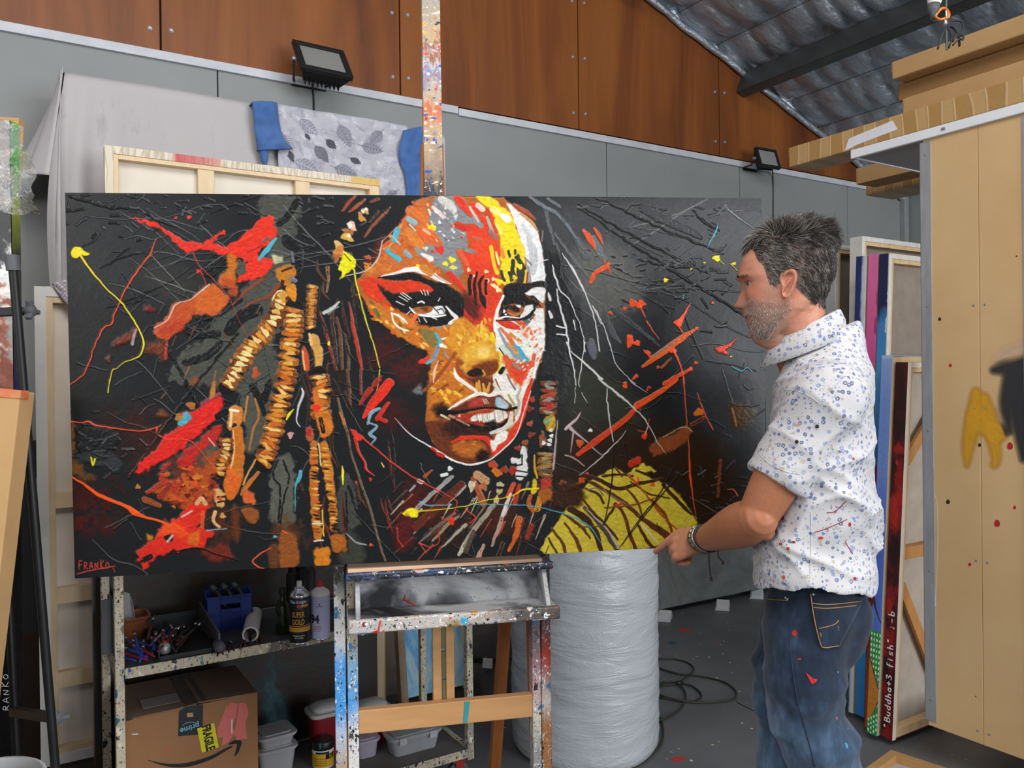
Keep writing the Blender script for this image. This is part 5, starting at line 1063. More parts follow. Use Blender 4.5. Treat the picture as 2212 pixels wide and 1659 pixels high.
RC.poly([(0,1750),(96,1650),(96,1800),(0,1800)],'#2f8f3c',soft=1.5,rough=1,sm=False)
for i in range(4):
 for j in range(4):RC.dab(14+i*24,1735+j*24-i*12,7,7,0,'#dfe8dc',rough=1)
RC.poly([(0,0),(96,0),(96,12),(0,14)],'#a9bce0',soft=3)
def spine_film(th,h,d,R,name):
 me=bpy.data.meshes.new(name);me.from_pydata([(-.0008,d,0),(-.0008,0,0),(-.0008,0,h),(-.0008,d,h)],[],[(0,1,2,3)])
 uvquad(me,0,[(0,0),(1,0),(1,1),(0,1)])
 obj(name,me,img_mat(name+'_paint',R.image(name),.4,R.himage(name+'_h'),.3,.002),th,fix=False)
M_DKRED=edgemat('dark_red_edge',[(0,'#4a1012'),(.5,'#6d1516'),(.9,'#251012')],5,.3,None)
cv,h=store_canvas('tall canvas seen from behind with hand-lettered dark red edge, nearest the rack',1962,783,0,.75,.052,M_DKRED,M_LINEN,lean=3.2,bars=(.75,),braces=((.04,.62,.36,.12),(.04,1.12,.32,1.42)),border=M_CREAM)
spine_film(cv,h,.052,RB,'lettered_edge')
cv,h=store_canvas('canvas with pale blue edge, green checks and orange band, beside the lettered one',1928,768,.058,.8,.046,plain('pale_blue_edge','#9fb2d8','#8fa4d0',6,.4),M_LINEN,lean=3.2,bars=(1.5,))
spine_film(cv,h,.046,RC,'cartoon_edge')
M_E1=edgemat('blue_splash_edge',[(0,'#8a1a16'),(.34,'#7a1418'),(.42,'#2d78c4'),(.55,'#2a6ab8'),(.72,'#4a9ad4'),(.84,'#3f86c8'),(.87,'#16234f'),(1,'#141c44')],7,.10,['#cfe0f0','#e8f0f4','#16306a','#dfe6ea'])
M_E2=edgemat('pink_edge',[(0,'#2d78b8'),(.38,'#4a9ad4'),(.46,'#b02a6a'),(.56,'#d04a90'),(.8,'#de5a9e'),(1,'#e070a8')],6,.2,['#8a2a5a','#e07ab0','#b8346f'])
M_E3=edgemat('navy_edge',[(0,'#1d3a44'),(.2,'#2f6f74'),(.32,'#14181c'),(.42,'#c88a2a'),(.47,'#2b3f8c'),(.75,'#1c2f78'),(1,'#18245c')],8,.2,['#8fb0dc','#23409a','#0f1840','#c4d4e8'],white=.030)
M_E4=edgemat('red_orange_edge',[(0,'#b8401c'),(.2,'#8a1a16'),(.5,'#7a1418'),(.75,'#a01c1c'),(1,'#5a1014')],7,.3,['#d8501c','#3a0c10','#c0281c'])
M_E5=edgemat('sky_blue_edge',[(0,'#2d78b8'),(.4,'#3f96cc'),(.7,'#5aa8d8'),(1,'#4a90c4')],9,.2,['#e6eef2','#1a4a8a','#f0f4f4','#c04a3a'])
M_E6=edgemat('teal_black_edge',[(0,'#1d3a44'),(.25,'#14181c'),(.5,'#2f6f74'),(.75,'#3f8a8c'),(.9,'#c88a2a'),(1,'#b03a1c')],9,.25,['#0f1214','#4f9a98','#1c2a30'])
M_E7=plain('cream_edge','#cfc4ae','#bfb49e',20,.7,bump=.2)
M_E8=edgemat('silver_edge',[(0,'#3a3a3c'),(.4,'#6d6f72'),(.62,'#3c3d3f'),(.8,'#9a9da0'),(1,'#b4b6b9')],10,.3,['#d8d9da','#2a2a2c'])
store_canvas('canvas edge with red and orange paint, behind the pale blue one',1906,1010,.108,.8,.034,M_E4,M_LINEN_D,lean=3.2)
store_canvas('tall canvas with blue splashed edge and white border, back to camera',1921,547,.150,.9,.045,M_E1,M_LINEN_D,lean=2.6,border=M_WPAINT)
store_canvas('tall canvas with a pink textured edge, between two blue ones',1897,548,.200,.9,.045,M_E2,M_LINEN_D,lean=2.6)
store_canvas('tall canvas with dark navy edge, just left of the pink one',1872,552,.252,.9,.050,M_E3,M_LINEN_D,lean=2.6)
store_canvas('tallest white-edged canvas, leaning behind the navy one',1862,510,.330,1.0,.060,M_WPAINT,M_LINEN_D,lean=1.6,border=M_WPAINT,braces=((.05,1.95,.3,1.7),))
store_canvas('canvas with a silver grey edge showing behind the man',1806,528,.520,.9,.055,M_E8,M_LINEN_D,lean=1.6,border=M_WPAINT)
store_canvas('low canvas with sky blue splattered edge, by the man in jeans',1890,1250,.150,.0+.5,.040,M_E5,M_LINEN_D,lean=3.0)if False else None
fp=PZ(1925,1622,.03)
fd=PZ(2045,1661,.03)-fp;Mf=Matrix.Translation((fp.x,fp.y,.0))@Matrix.Rotation(math.atan2(fd.y,fd.x),4,'Z')@Matrix.Translation((0,-.40,0))
fl=thing('small_canvas','small canvas lying face down on the floor, pine frame up','canvas',M=Mf)
w,h=.42,.40
obj('canvas_cloth',MB().box(0,w,0,h,0.0005,.004).box(0,.003,0,h,.004,.034).box(w-.003,w,0,h,.004,.034).box(0,w,0,.003,.004,.034).box(0,w,h-.003,h,.004,.034),plain('cream_canvas_cloth','#cfc3b0','#bfb09a',20,.8),fl)
obj('canvas_back',MB().box(.03,w-.03,.03,h-.03,.0045,.006),plain('grey_canvas_back','#a8a29c','#b5afa8',12,.85),fl)
for q4 in((.003,.036,.003,h-.003),(w-.036,w-.003,.003,h-.003),(.036,w-.036,.003,.036),(.036,w-.036,h-.036,h-.003)):
 obj('stretcher_bar',MB().box(q4[0],q4[1],q4[2],q4[3],.0062,.036),plain('pine_small','#b98f5c','#a87d4c',10,.65),fl,bevel=.001)
def wall_plane(o):return WP0-V*o
def at(px,py,o):return PP(px,py,wall_plane(o),V)
def loc(p,o):return(p-wall_plane(o)).dot(U),p.z
t=NT('drop_cloth');n=t.noise(1.2,5,.6,t.co((1,1,.7)));f=t.noise(9,5,.7,t.co((1.6,1.6,.5)))
base=t.mix(t.ramp(n,[(.3,0.),(.7,1.)]),'#aaa5a6','#b8b3b3')
base=t.mix(t.ramp(f,[(.58,0.),(.75,.45)]),base,'#77767c');t.color(base);t.set(rough=.85,spec=.15);t.bump(t.noise(120,2,.5),.08,.002);M_DROP=t.m
OD=.42
a0,zt0=loc(at(130,147,OD),OD);a1,_=loc(at(960,288,OD),OD)
drop=thing('drop_cloth','grey drop cloth draped over a tall stack of canvases','cloth',M=Matrix.Translation(wall_plane(OD))@Matrix.Rotation(AW,4,'Z'))
NX,NZc=110,60
def dropf(i,j):
 a=a0+(a1-a0)*(i/NX)**1.35;v=j/NZc
 z=zt0-v*(zt0-.95)
 e=max(0,1-(a-a0)/.28)
 y=-.012*mnoise.noise((a*2.2,z*1.4,0))-e*.03*math.sin((a-a0)*60+z*1.2)*min(1,v*3)
 x=a-e*v*.10+e*.02*math.sin(z*5)
 if j==0:z-=.004;y+=.02
 z+=(.006*mnoise.noise((a*3,0,0))if v<.05 else 0)
 return(x,y,z)
mb=MB().loft([[(a0+(a1-a0)*(i/NX)**1.35,.02+.30*k/4,zt0+.001-.010*(k/4)*abs(math.sin(i*.3)))for i in range(NX+1)]for k in range(4,0,-1)]+[[dropf(i,j)for i in range(NX+1)]for j in range(NZc+1)],closed=False)
obj('front_fall',mb,M_DROP,drop,smooth=True)
def sidef(i,j,top,x_out,zbot,ph,depth):
 s=i/24;v=j/40
 z=top-v*(top-zbot)
 fl=v**1.15
 x=a0+.006-x_out*fl*(.35+.65*s)+.022*math.sin(s*13+ph+z)*(.25+v)
 return(x,s*depth-.012*(1-s)+.02*math.sin(s*8+ph)*v,z+.02*math.sin(s*5)*v)
zs1=at(90,408,OD-.25).z
obj('side_fall',MB().loft([[sidef(i,j,zt0-.001,.20,zs1,0,.34)for i in range(25)]for j in range(41)],closed=False),M_DROP,drop,smooth=True,solid=.003)
obj('side_fall',MB().loft([[sidef(i,j,zt0-.01,.02,at(100,640,OD-.1).z,1.4,.20)for i in range(25)]for j in range(41)],closed=False),M_DROP,drop,smooth=True,solid=.003)
st_=thing('canvas_stack','stack of tall canvases hidden under the grey drop cloth','canvas stack',M=drop.matrix_world.copy())
for k in range(4):obj('hidden_canvas',MB().box(a0+.03,a1-.03,.05+k*.06,.09+k*.06,0,zt0-.03),M_LINEN,st_)
OL=OD+.035
LR=Ras(700,500,'#aeadb6');LR.sc=1.0
for i in range(260):LR.dab(ar.uniform(0,700),ar.uniform(0,500),ar.uniform(8,40),ar.uniform(6,20),ar.uniform(0,3),ar.choice(['#b9b8c2','#a5a4ae','#c0bfc6','#9d9ca8']),soft=8,rough=4,dry=.3)
def leaf(x,y,L,a,c,veins,W=.30):
 ca,sa=math.cos(a),math.sin(a);T=lambda u,v:(x+u*ca-v*sa,y+u*sa+v*ca)
 LR.poly([T(L*u,L*W*math.sin(PI*u**.8)*s_)for u,s_ in[(0,1),(.2,1),(.4,1),(.6,1),(.8,1),(1,1),(.8,-1),(.6,-1),(.4,-1),(.2,-1)]],c,soft=2,rough=2,dry=.15)
 LR.line([T(-L*.2,0),T(L,0)],2,veins)
 for k in range(6):
  for s_ in(-1,1):LR.line([T(L*(.1+k*.14),0),T(L*(.24+k*.14),s_*L*W*.8)],1.6,veins,sm=False)
for(x,y,L,a)in((120,60,120,.6),(330,60,130,1.1),(200,190,110,.9),(450,160,120,.2),(560,60,110,2.2),(90,280,130,.4),(300,300,130,.3),(470,330,120,1.0),(600,250,100,1.8),(180,400,110,.2),(400,430,120,.8),(30,150,90,1.0),(640,420,90,2.4)):
 leaf(x,y,L,a,ar.choice(['#8a8996','#9896a4','#6d6c78','#a3a2ac','#7d7c88']),ar.choice(['#55545f','#c9c8d0','#62616c']))
for(x,y,L,a)in((60,230,60,1.2),(260,150,70,.7),(390,240,60,.5),(520,420,60,1.6),(330,390,60,1.0),(150,130,40,.9)):leaf(x,y,L,a,'#4f4e59','#3f3e48')
def patch(corners,o,nx,ny,amp,bow=0.0,seed=0):
 """cloth patch over photograph corners (tl, tr, br, bl), lying near a wall plane"""
 tl,tr,br,bl=[Vector((*c,0))for c in corners]
 rings=[]
 for j in range(ny+1):
  row=[]
  for i in range(nx+1):
   u,v=i/nx,j/ny
   q_=(tl*(1-u)+tr*u)*(1-v)+(bl*(1-u)+br*u)*v
   p=at(q_.x,q_.y,o)
   off=amp*mnoise.noise((u*5+seed,v*4,seed))+bow*math.sin(PI*u)+amp*.5*mnoise.noise((u*14,v*6,seed))
   row.append(p-V*off)
  rings.append(row)
 return rings
cl=thing('printed_cloth','leaf-printed grey cloth with blue side panels slung over the draped stack','cloth',loc=at(740,300,OL))
inv=Matrix.Translation(-cl.location)
rg=patch([(597,226),(880,272),(880,440),(604,440)],OL,50,34,.012,.006)
top_edge=[p+V*.05-Z*.006 for p in rg[0]]
mb=MB().loft([top_edge]+rg,closed=False,M=inv);me=mb.mesh('printed_panel')
ul=me.uv_layers.new(name='UVMap');nx1=51
for poly in me.polygons:
 for li in poly.loop_indices:
  vi=me.loops[li].vertex_index;ul.data[li].uv=((vi%nx1)/50,1-max(0,vi//nx1-1)/34)
obj('printed_panel',me,img_mat('leaf_print',LR.image('leaf'),.85,None),cl,smooth=True,solid=.003)
t=NT('blue_cloth');t.color(t.mix(t.ramp(t.noise(5,5,.65),[(.35,0.),(.7,1.)]),'#3f5f95','#5474a8'));t.set(rough=.9,spec=.1,sheen=.2);t.bump(t.noise(160,2,.5),.1,.002);M_BLUEC=t.m
def edgecloth(pl_,pr_,o,n,amp,seed):
 A=spline([(*p,0)for p in pl_],n);B=spline([(*p,0)for p in pr_],n);m=min(len(A),len(B));rows=[]
 for j in range(m):
  row=[]
  for i in range(13):
   u=i/12;x=A[j][0]*(1-u)+B[j][0]*u;y=A[j][1]*(1-u)+B[j][1]*u
   p=at(x,y,o)-V*(.016*math.sin(PI*u)+amp*mnoise.noise((u*3+seed,j*.22,seed)))
   row.append(p)
  rows.append(row)
 return[[p+V*.06 for p in rows[0]]]+rows
obj('blue_panel',MB().loft(edgecloth([(545,220),(548,260),(553,300),(557,326)],[(598,222),(603,262),(612,296),(632,322)],OL+.02,8,.014,1),closed=False,M=inv),M_BLUEC,cl,smooth=True,solid=.004)
obj('blue_panel',MB().loft(edgecloth([(560,320),(564,345),(570,370),(566,430)],[(580,322),(578,345),(574,370),(572,430)],OL+.012,6,.006,4),closed=False,M=inv),M_BLUEC,cl,smooth=True,solid=.004)
obj('blue_panel',MB().loft(edgecloth([(872,282),(862,320),(864,350),(876,390),(880,440)],[(918,274),(918,320),(917,350),(917,390),(918,440)],OL+.02,8,.016,7),closed=False,M=inv),M_BLUEC,cl,smooth=True,solid=.004)
def back_canvas(name,label,pxl,pytop,pxr,pyr,o,zbot,d,mats,bars_v=(),bars_h=(),bw=.045,group='canvases leaning at the left',lean=0.0):
 p=at(pxl,pytop,o);p2=at(pxr,pyr,o)
 w=(p2-p).dot(U);h=p.z-zbot
 zax=(Z+V*math.tan(R_(lean))).normalized()
 th=thing(name,label,'canvas',M=frame((p.x-V.x*h*math.tan(R_(lean)),p.y-V.y*h*math.tan(R_(lean)),zbot),U,zax),group=group)
 h/=zax.z
 m_edge,m_back,m_bar,m_border=mats
 mb=MB().box(0,.003,0,d,0,h).box(w-.003,w,0,d,0,h).box(.003,w-.003,0,d,h-.003,h).box(.003,w-.003,0,d,0,.003)
 obj('folded_edge',mb,m_edge,th,bevel=.001)
 obj('canvas_back',MB().box(.003,w-.003,d-.006,d-.002,.003,h-.003),m_back,th)
 for q4 in((.003,bw,.003,h-.003),(w-bw,w-.003,.003,h-.003),(bw,w-bw,.003,bw),(bw,w-bw,h-bw,h-.003)):
  obj('stretcher_bar',MB().box(q4[0],q4[1],.002,d-.007,q4[2],q4[3]),m_bar,th,bevel=.001)
 for q4 in((-.001,bw*.62,0,h),(bw*.62,w,h-bw*.62,h+.001),(bw*.62,w,-.001,bw*.62)):
  obj('folded_border',MB().box(q4[0],q4[1],-.002,.002,q4[2],q4[3]),m_border,th,bevel=.0005)
 for f in bars_v:obj('cross_bar',MB().box(w*f-.03,w*f+.03,.006,d-.008,bw,h-bw),m_bar,th,bevel=.001)
 for z in bars_h:obj('cross_bar',MB().box(bw,w-bw,.006,d-.008,z-.028,z+.028),m_bar,th,bevel=.001)
 return th,w,h
t=NT('printed_border');x=t.sep(t.co())[0]
base=t.ramp(t.noise(40,2,.5,t.co((1,1,.15))),[(.44,'#d9cdb8'),(.5,'#b9ab94'),(.56,'#ddd2be')])
base=t.mix(t.ramp(x,[(0.0,0.0),(.23,0.0),(.245,.9),(.40,.55),(.42,0.0),(1.,0.)]),base,'#c23a48')
base=t.mix(t.ramp(x,[(0.0,0.0),(.93,0.0),(.96,.8),(1.,.8)]),base,'#d2ab4a');t.color(base);t.set(rough=.75);M_PBORD=t.m
PAL=plain('pale_canvas_back','#ddd3c4','#e4dbce',8,.85,bump=.05);BIRCH=plain('pale_birch','#d8bd95','#e2caa6',8,.65,stretch=(5,5,1.2))
back_canvas('stretched_canvas','wide pale canvas seen from behind, topping the dark painting at the left',226,313,820,392,.66,.02,.045,(M_PBORD,PAL,BIRCH,M_PBORD),bars_v=(.33,.685))
PAL2=plain('unprimed_canvas_back','#d9ccbe','#e2d7ca',14,.85,bump=.08)
back_canvas('stretched_canvas','tall narrow canvas seen from behind at the left, white border and pine cross bars',74,618,330,650,.72,.17,.042,(BIRCH,PAL2,BIRCH,plain('white_border_canvas','#e2dfda','#d8d5d0',12,.7)),bars_h=(.585,.30+.62,.28+.01),bw=.055,lean=.0)
rag=thing('checked_rag','small checked rag hanging over the corner of the tall narrow canvas','rag',loc=at(128,625,.73))
t=NT('checked_cloth');s3=t.sep(t.co());gx=t.math('FRACT',t.math('MULTIPLY',t.math('ADD',s3[0],s3[2]),70));gz=t.math('FRACT',t.math('MULTIPLY',t.math('SUBTRACT',s3[0],s3[2]),70))
t.color(t.mix(t.math('MAXIMUM',t.math('LESS_THAN',gx,.2),t.math('LESS_THAN',gz,.2)),'#c9c2c6','#8f8290'));t.set(rough=.9);
rr=patch([(112,613),(160,600),(162,680),(136,646)],.735,14,14,.012,.01,3)
obj('cloth',MB().loft(rr,closed=False,M=Matrix.Translation(-rag.location)),t.m,rag,smooth=True,solid=.003)
pl_=thing('timber_plinth','dark timber plinth on the floor under the tall narrow canvas','plinth',M=frame(at(60,1640,.80)*1,U))
pl_.matrix_world=frame((at(60,1640,.80).x,at(60,1640,.80).y,0),U)
for k in range(2):obj('beam',MB().box(0,.9,k*.07,k*.07+.06,0,.168),plain('dark_timber','#2a2420','#362e28',8,.8),pl_,bevel=.004)
db=thing('dark_board','dark grey board leaning on the wall behind the black easel','board',M=frame((at(20,1000,.25).x,at(20,1000,.25).y,0),U))
hb=at(60,952,.25).z
obj('board_face',MB().box(-.15,.15,0,.018,0,hb),plain('dark_board_paint','#252628','#2e2f30',5,.7),db,bevel=.002)
obj('lower_stain_panel',MB().box(-.15,.15,-.004,-.0005,0,.52),plain('brown_board_paint','#2a1c16','#33221a',6,.7),db)
t=NT('dark_abstract');n=t.noise(2.6,6,.7,None,1.2);n2=t.noise(3.5,5,.7,t.co((1,1,1),rot=(0,0.6,0)),1.5)
base=t.ramp(n,[(.25,'#0c0f12'),(.42,'#1c1a12'),(.52,'#2c1c10'),(.58,'#16282c'),(.68,'#24505a'),(.76,'#3a2412')])
base=t.mix(t.ramp(n2,[(.60,0.),(.72,.8)]),base,'#5d2410');t.color(base);t.set(rough=.45);t.bump(n2,.4,.004);M_ABST=t.m
M_ABSE=edgemat('abstract_edge',[(0,'#7a2a14'),(.3,'#3a2416'),(.45,'#2f5f7a'),(.5,'#6a3a1c'),(.7,'#8a4f2a'),(.8,'#3f6f74'),(1,'#3a2a20')],8,.3,None)
p=at(203,1400,.88)
dk=thing('abstract_canvas','dark abstract canvas in brown and teal standing behind the trolley','canvas',M=frame((p.x,p.y,0.02),U))
obj('painted_front',MB().box(0,1.02,0,.003,0,1.5),M_ABST,dk);obj('painted_edge',MB().box(-.002,0,0,.04,0,1.5).box(1.02,1.022,0,.04,0,1.5).box(0,1.02,.003,.04,1.497,1.5),M_ABSE,dk)
obj('stretcher_bar',MB().box(.0,.04,.004,.038,0,1.49).box(.98,1.02,.004,.038,0,1.49),M_PINE,dk)
TP0=Vector((-1.169,2.38,0));TL_,TD=1.192,.42
MT=frame(TP0,U)
trol=thing('trolley','paint-spattered cream steel trolley with two shelves, standing behind the easel','trolley',M=MT)
t=NT('spattered_cream');co=t.co()
base=t.mix(t.ramp(t.noise(5,5,.65),[(.35,0.),(.7,1.)]),'#b7aa92','#cbbfa8')
x=t.sep(co)[0];zz=t.sep(co)[2]
base=t.mix(t.math('MULTIPLY',t.ramp(t.noise(7,4,.6),[(.52,0.),(.6,.8)]),1.0),base,'#8d887c')
base=grime(t,base,['#1b1a1c','#6d665c','#17171a','#3a2420','#2a5a6a','#d9d2c2'])
t.color(base);t.set(rough=.5);t.bump(t.noise(60,4,.6),.25,.002);M_CREAMSP=t.m
t=NT('spattered_lip');x=t.sep(t.co())[0]
base=t.mix(t.ramp(t.noise(5,5,.65),[(.35,0.),(.7,1.)]),'#c3b69c','#b0a48c')
dk_=t.math('ADD',x,t.math('MULTIPLY',t.math('SUBTRACT',t.noise(9,5,.7),.5),.5))
base=t.mix(t.ramp(dk_,[(0.0,0.),(.42,0.),(.50,.85),(.62,.3),(.74,.95),(1.,.25)]),base,'#1d1c20')
base=grime(t,base,['#17171a','#7a4638','#2f7f8a','#c9a24a','#2a4a8a','#d9d4c8','#4a1a1e'])
t.color(base);t.set(rough=.45);t.bump(t.noise(60,4,.6),.3,.002);M_LIP=t.m
M_SHELF=plain('dusty_shelf','#3c3c40','#4c4c50',9,.7,bump=.15);M_SHELFD=plain('dusty_low_shelf','#5c5856','#6a6663',9,.75,bump=.15)
pw=.026
ZS,ZB=.655,.135
for(x,y,m)in((0,0,M_CREAMSP),(TL_-pw,0,M_CREAMSP),(0,TD-pw,M_CREAMSP),(TL_-pw,TD-pw,M_CREAMSP)):
 obj('post',MB().box(x,x+pw,y,y+pw,.095,1.03),m,trol,bevel=.003)
obj('shelf',MB().box(pw,TL_-pw,.004,TD-.004,ZS-.02,ZS),M_SHELF,trol)
obj('shelf',MB().box(pw,TL_-pw,.004,TD-.004,ZB-.02,ZB),M_SHELFD,trol)
for z,m in((ZS,M_LIP),(ZB,M_CREAMSP)):
 obj('shelf_lip',MB().box(pw,TL_-pw,-.001,.004,z-.028,z+.003),m,trol,bevel=.001)
 obj('shelf_lip',MB().box(pw,TL_-pw,TD-.004,TD,z-.028,z+.003),m,trol)
 obj('end_rail',MB().box(.003,pw,pw,TD-pw,z-.028,z+.003),M_CREAMSP,trol);obj('end_rail',MB().box(TL_-pw,TL_-.003,pw,TD-pw,z-.028,z+.003),M_CREAMSP,trol)
obj('top_rail',MB().box(pw,TL_-pw,0,.02,1.0,1.03),M_CREAMSP,trol);obj('top_rail',MB().box(pw,TL_-pw,TD-.02,TD,1.0,1.03),M_CREAMSP,trol)
obj('handle_bar',MB().box(-.008,.0,.03,.10,.70,.86).box(-.03,-.008,.03,.036,.70,.86),M_SHELF,trol)
obj('paint_drip',MB().box(.24+.0,.244,-.0025,-.001,ZS-.03,ZS),plain('teal_drip','#2f8f8c'),trol)
film_b=obj('blue_tape',MB().box(.745,.80,-.0022,-.001,ZS-.024,ZS-.002),plain('blue_tape_film','#3f86b8','#4f96c4',30,.5),trol)
M_RED=plain('red_enamel','#8a1f22','#9a2628',8,.4);M_RUB=plain('grey_rubber','#4a4c50','#55575a',10,.6)
for(x,y)in((.05,.04),(TL_-.05,.04),(.05,TD-.04),(TL_-.05,TD-.04)):
 c=obj('caster',MB().lathe([(.034,-.014),(.042,-.010),(.044,0),(.042,.010),(.034,.014)],20,Matrix.Translation((x,y,.044))@Matrix.Rotation(R_(90),4,'X')),M_RUB,trol,smooth=True,auto=50)
 obj('fork',MB().box(x-.016,x+.016,y-.022,y-.017,.04,.097).box(x-.016,x+.016,y+.017,y+.022,.04,.097).box(x-.03,x+.03,y-.028,y+.028,.092,.1065),M_RED,c,bevel=.001)
def TS(px,py,z=ZS):return PZ(px,py,z)
def tz(px,pyb,pyt,z=ZS):
 b=PZ(px,pyb,z);r=ray(px,pyt);return CAMZ+r.z*b.y/r.y-z
def can_raster(base):R=Ras(420,300,base);return R
def text_mesh(name,body,size,m,M,parent,label=None,off=0.0,ext=.0003,sx=1.0):
 cu=bpy.data.curves.new(name,'FONT');cu.body=body;cu.size=size;cu.align_x='CENTER';cu.align_y='CENTER';cu.extrude=ext;cu.offset=off;cu.resolution_u=3
 o=bpy.data.objects.new(name,cu);COL.objects.link(o);bpy.context.view_layer.update()
 me=bpy.data.meshes.new_from_object(o.evaluated_get(bpy.context.evaluated_depsgraph_get()));bpy.data.objects.remove(o)
 me.transform(Matrix.Diagonal((sx,1,1,1)));me.transform(M);me.name=name
 for m_ in list(me.materials):pass
 me.materials.clear();me.materials.append(m)
 o2=bpy.data.objects.new(name,me);COL.objects.link(o2);o2.parent=parent
 if label:o2['label']=label
 return o2
def wrap_text(name,body,size,m,r,z,ang,parent,off=0.0,sx=1.0):
 """lettering bent round a vertical can; ang is where the text centre faces"""
 o=text_mesh(name,body,size,m,Matrix.Identity(4),parent,off=off,ext=0.0,sx=sx)
 bm=bmesh.new();bm.from_mesh(o.data);bmesh.ops.subdivide_edges(bm,edges=[e for e in bm.edges if e.calc_length()>.004],cuts=2)
 for v in bm.verts:
  a=ang+v.co.x/r;v.co=Vector(((r+.0004)*math.cos(a),(r+.0004)*math.sin(a),z+v.co.y))
 bm.to_mesh(o.data);bm.free();return o
def facing(p):return math.atan2(-p.y,-p.x)
M_CHROME=plain('can_chrome','#b9bbbf','#c9cbce',10,.22,.9);M_BLKL=plain('can_black','#131314','#18181a',10,.35);M_GOLDP=plain('gold_print','#c28f2f','#b9852a',10,.4);M_WPR=plain('white_print','#d8d8d6','#dededc',10,.5);M_NAVY=plain('navy_print','#1f2a4a','#24304f',10,.4);M_REDP=plain('red_print','#b8242a','#c02a2e',10,.4)
p=TS(648,1386)
can=thing('spray_can','black and gold spray can with white nozzle on the trolley shelf','spray can',loc=p)
r=22/FPX*p.y;H=tz(648,1386,1287);
obj('body',MB().lathe([(r*.96,0),(r,.004),(r,H*.97),(r*.97,H)],32),M_BLKL,can,smooth=True,auto=40)
obj('shoulder',MB().lathe([(r*.98,H),(r*1.0,H+.003),(r*.9,H+.012),(r*.5,H+.024),(r*.48,H+.029),(r*.42,H+.031)],32),M_CHROME,can,smooth=True,auto=40)
obj('rim',MB().lathe([(r*1.0,0),(r*1.04,.002),(r*1.0,.005)],32),M_CHROME,can,smooth=True)
obj('nozzle',MB().lathe([(r*.26,H+.03),(r*.26,H+.046),(r*.2,H+.048)],16),M_WPR,can,smooth=True,auto=40)
def band(name,z0,z1,m,par,rr,a0=-PI,a1=PI):
 n=32;A=[a0+(a1-a0)*k/n for k in range(n+1)]
 return obj(name,MB().loft([[(rr*math.cos(a),rr*math.sin(a),z0)for a in A],[(rr*math.cos(a),rr*math.sin(a),z1)for a in A]],closed=False),m,par,smooth=True)
fa=facing(p)
band('navy_band',H*.87,H*.965,M_NAVY,can,r+.0003);band('gold_band',H*.27,H*.37,M_GOLDP,can,r+.0003);band('gold_line',H*.39,H*.405,M_GOLDP,can,r+.0003);band('tan_band',H*.80,H*.855,M_GOLDP,can,r+.0003,fa-.2,fa+.9)
wrap_text('lettering','The Knight',r*.42,M_WPR,r+.0004,H*.915,fa-.15,can,off=.0002,sx=.9);wrap_text('lettering','SUPER',r*.72,M_GOLDP,r+.0003,H*.64,fa-.15,can,off=.0006,sx=.62);wrap_text('lettering','GOLD',r*.72,M_GOLDP,r+.0003,H*.48,fa-.15,can,off=.0006,sx=.62)
wrap_text('lettering','Brilliant shine',r*.2,M_WPR,r+.0003,H*.19,fa-.1,can);wrap_text('lettering','fast drying',r*.2,M_WPR,r+.0003,H*.145,fa-.1,can)
obj('red_emblem',MB().loft([[((r+.0006)*math.cos(fa+d_/r),(r+.0006)*math.sin(fa+d_/r),H*.81+dz)for d_ in(-.004,0.0,.004)]for dz in(-.006,0.0,.006)],closed=False),M_REDP,can)
p=TS(692,1377)
can=thing('spray_can','lilac spray can with red nozzle, number 94 on its side','spray can',loc=p)
r=21/FPX*p.y;H=tz(692,1377,1283);M_LIL=plain('lilac_enamel','#a8a6c8','#b2b0d0',6,.35);M_OFFW=plain('offwhite_enamel','#cfcdcb','#d6d4d2',8,.4)
obj('body',MB().lathe([(r*.96,0),(r,.004),(r,H*.99)],32),M_LIL,can,smooth=True,auto=40)
obj('shoulder',MB().lathe([(r*1.02,H*.99),(r*1.03,H*1.02),(r*.9,H+.012),(r*.42,H+.022),(r*.38,H+.026)],32),M_OFFW,can,smooth=True,auto=40)
obj('nozzle',MB().lathe([(r*.40,H+.024),(r*.36,H+.034),(r*.26,H+.036),(r*.24,H+.044)],16),M_REDP,can,smooth=True,auto=40)
obj('rim',MB().lathe([(r*1.0,0),(r*1.04,.002),(r*1.0,.005)],32),M_CHROME,can,smooth=True)
fa=facing(p);wrap_text('lettering','94',r*1.15,M_BLKL,r+.0003,H*.47,fa-.55,can,off=.0012,sx=.8)
wrap_text('lettering','montana',r*.2,M_BLKL,r+.0003,H*.77,fa-.05,can);obj('emblem',MB().loft([[((r+.0005)*math.cos(fa-.05+d_/r),(r+.0005)*math.sin(fa-.05+d_/r),H*.80+dz)for d_ in(-.002,0,.002)]for dz in(0,.004)],closed=False),M_BLKL,can)
for k in range(4):wrap_text('small_print','spray paint',r*.17,plain('rust_print','#a8604a')if k==0 else bpy.data.materials['rust_print'],r+.0003,H*(.32-k*.035),fa-.3,can)
M_GLASSG=plain('green_bottle','#24301c','#2f3d22',10,.15,trans=.35);M_DKC=plain('dark_can_paint','#1a1b1d','#232426',8,.4)
p=TS(612,1368);bt=thing('paint_bottle','dark green bottle behind the gold spray can','bottle',loc=p)
r=.024;obj('body',MB().lathe([(r*.9,0),(r,.006),(r,.085),(r*.8,.10),(r*.4,.118),(r*.4,.13)],24),M_GLASSG,bt,smooth=True,auto=50);obj('cap',MB().lathe([(r*.5,.13),(r*.5,.15),(r*.45,.152)],20),M_DKC,bt,smooth=True,auto=40)
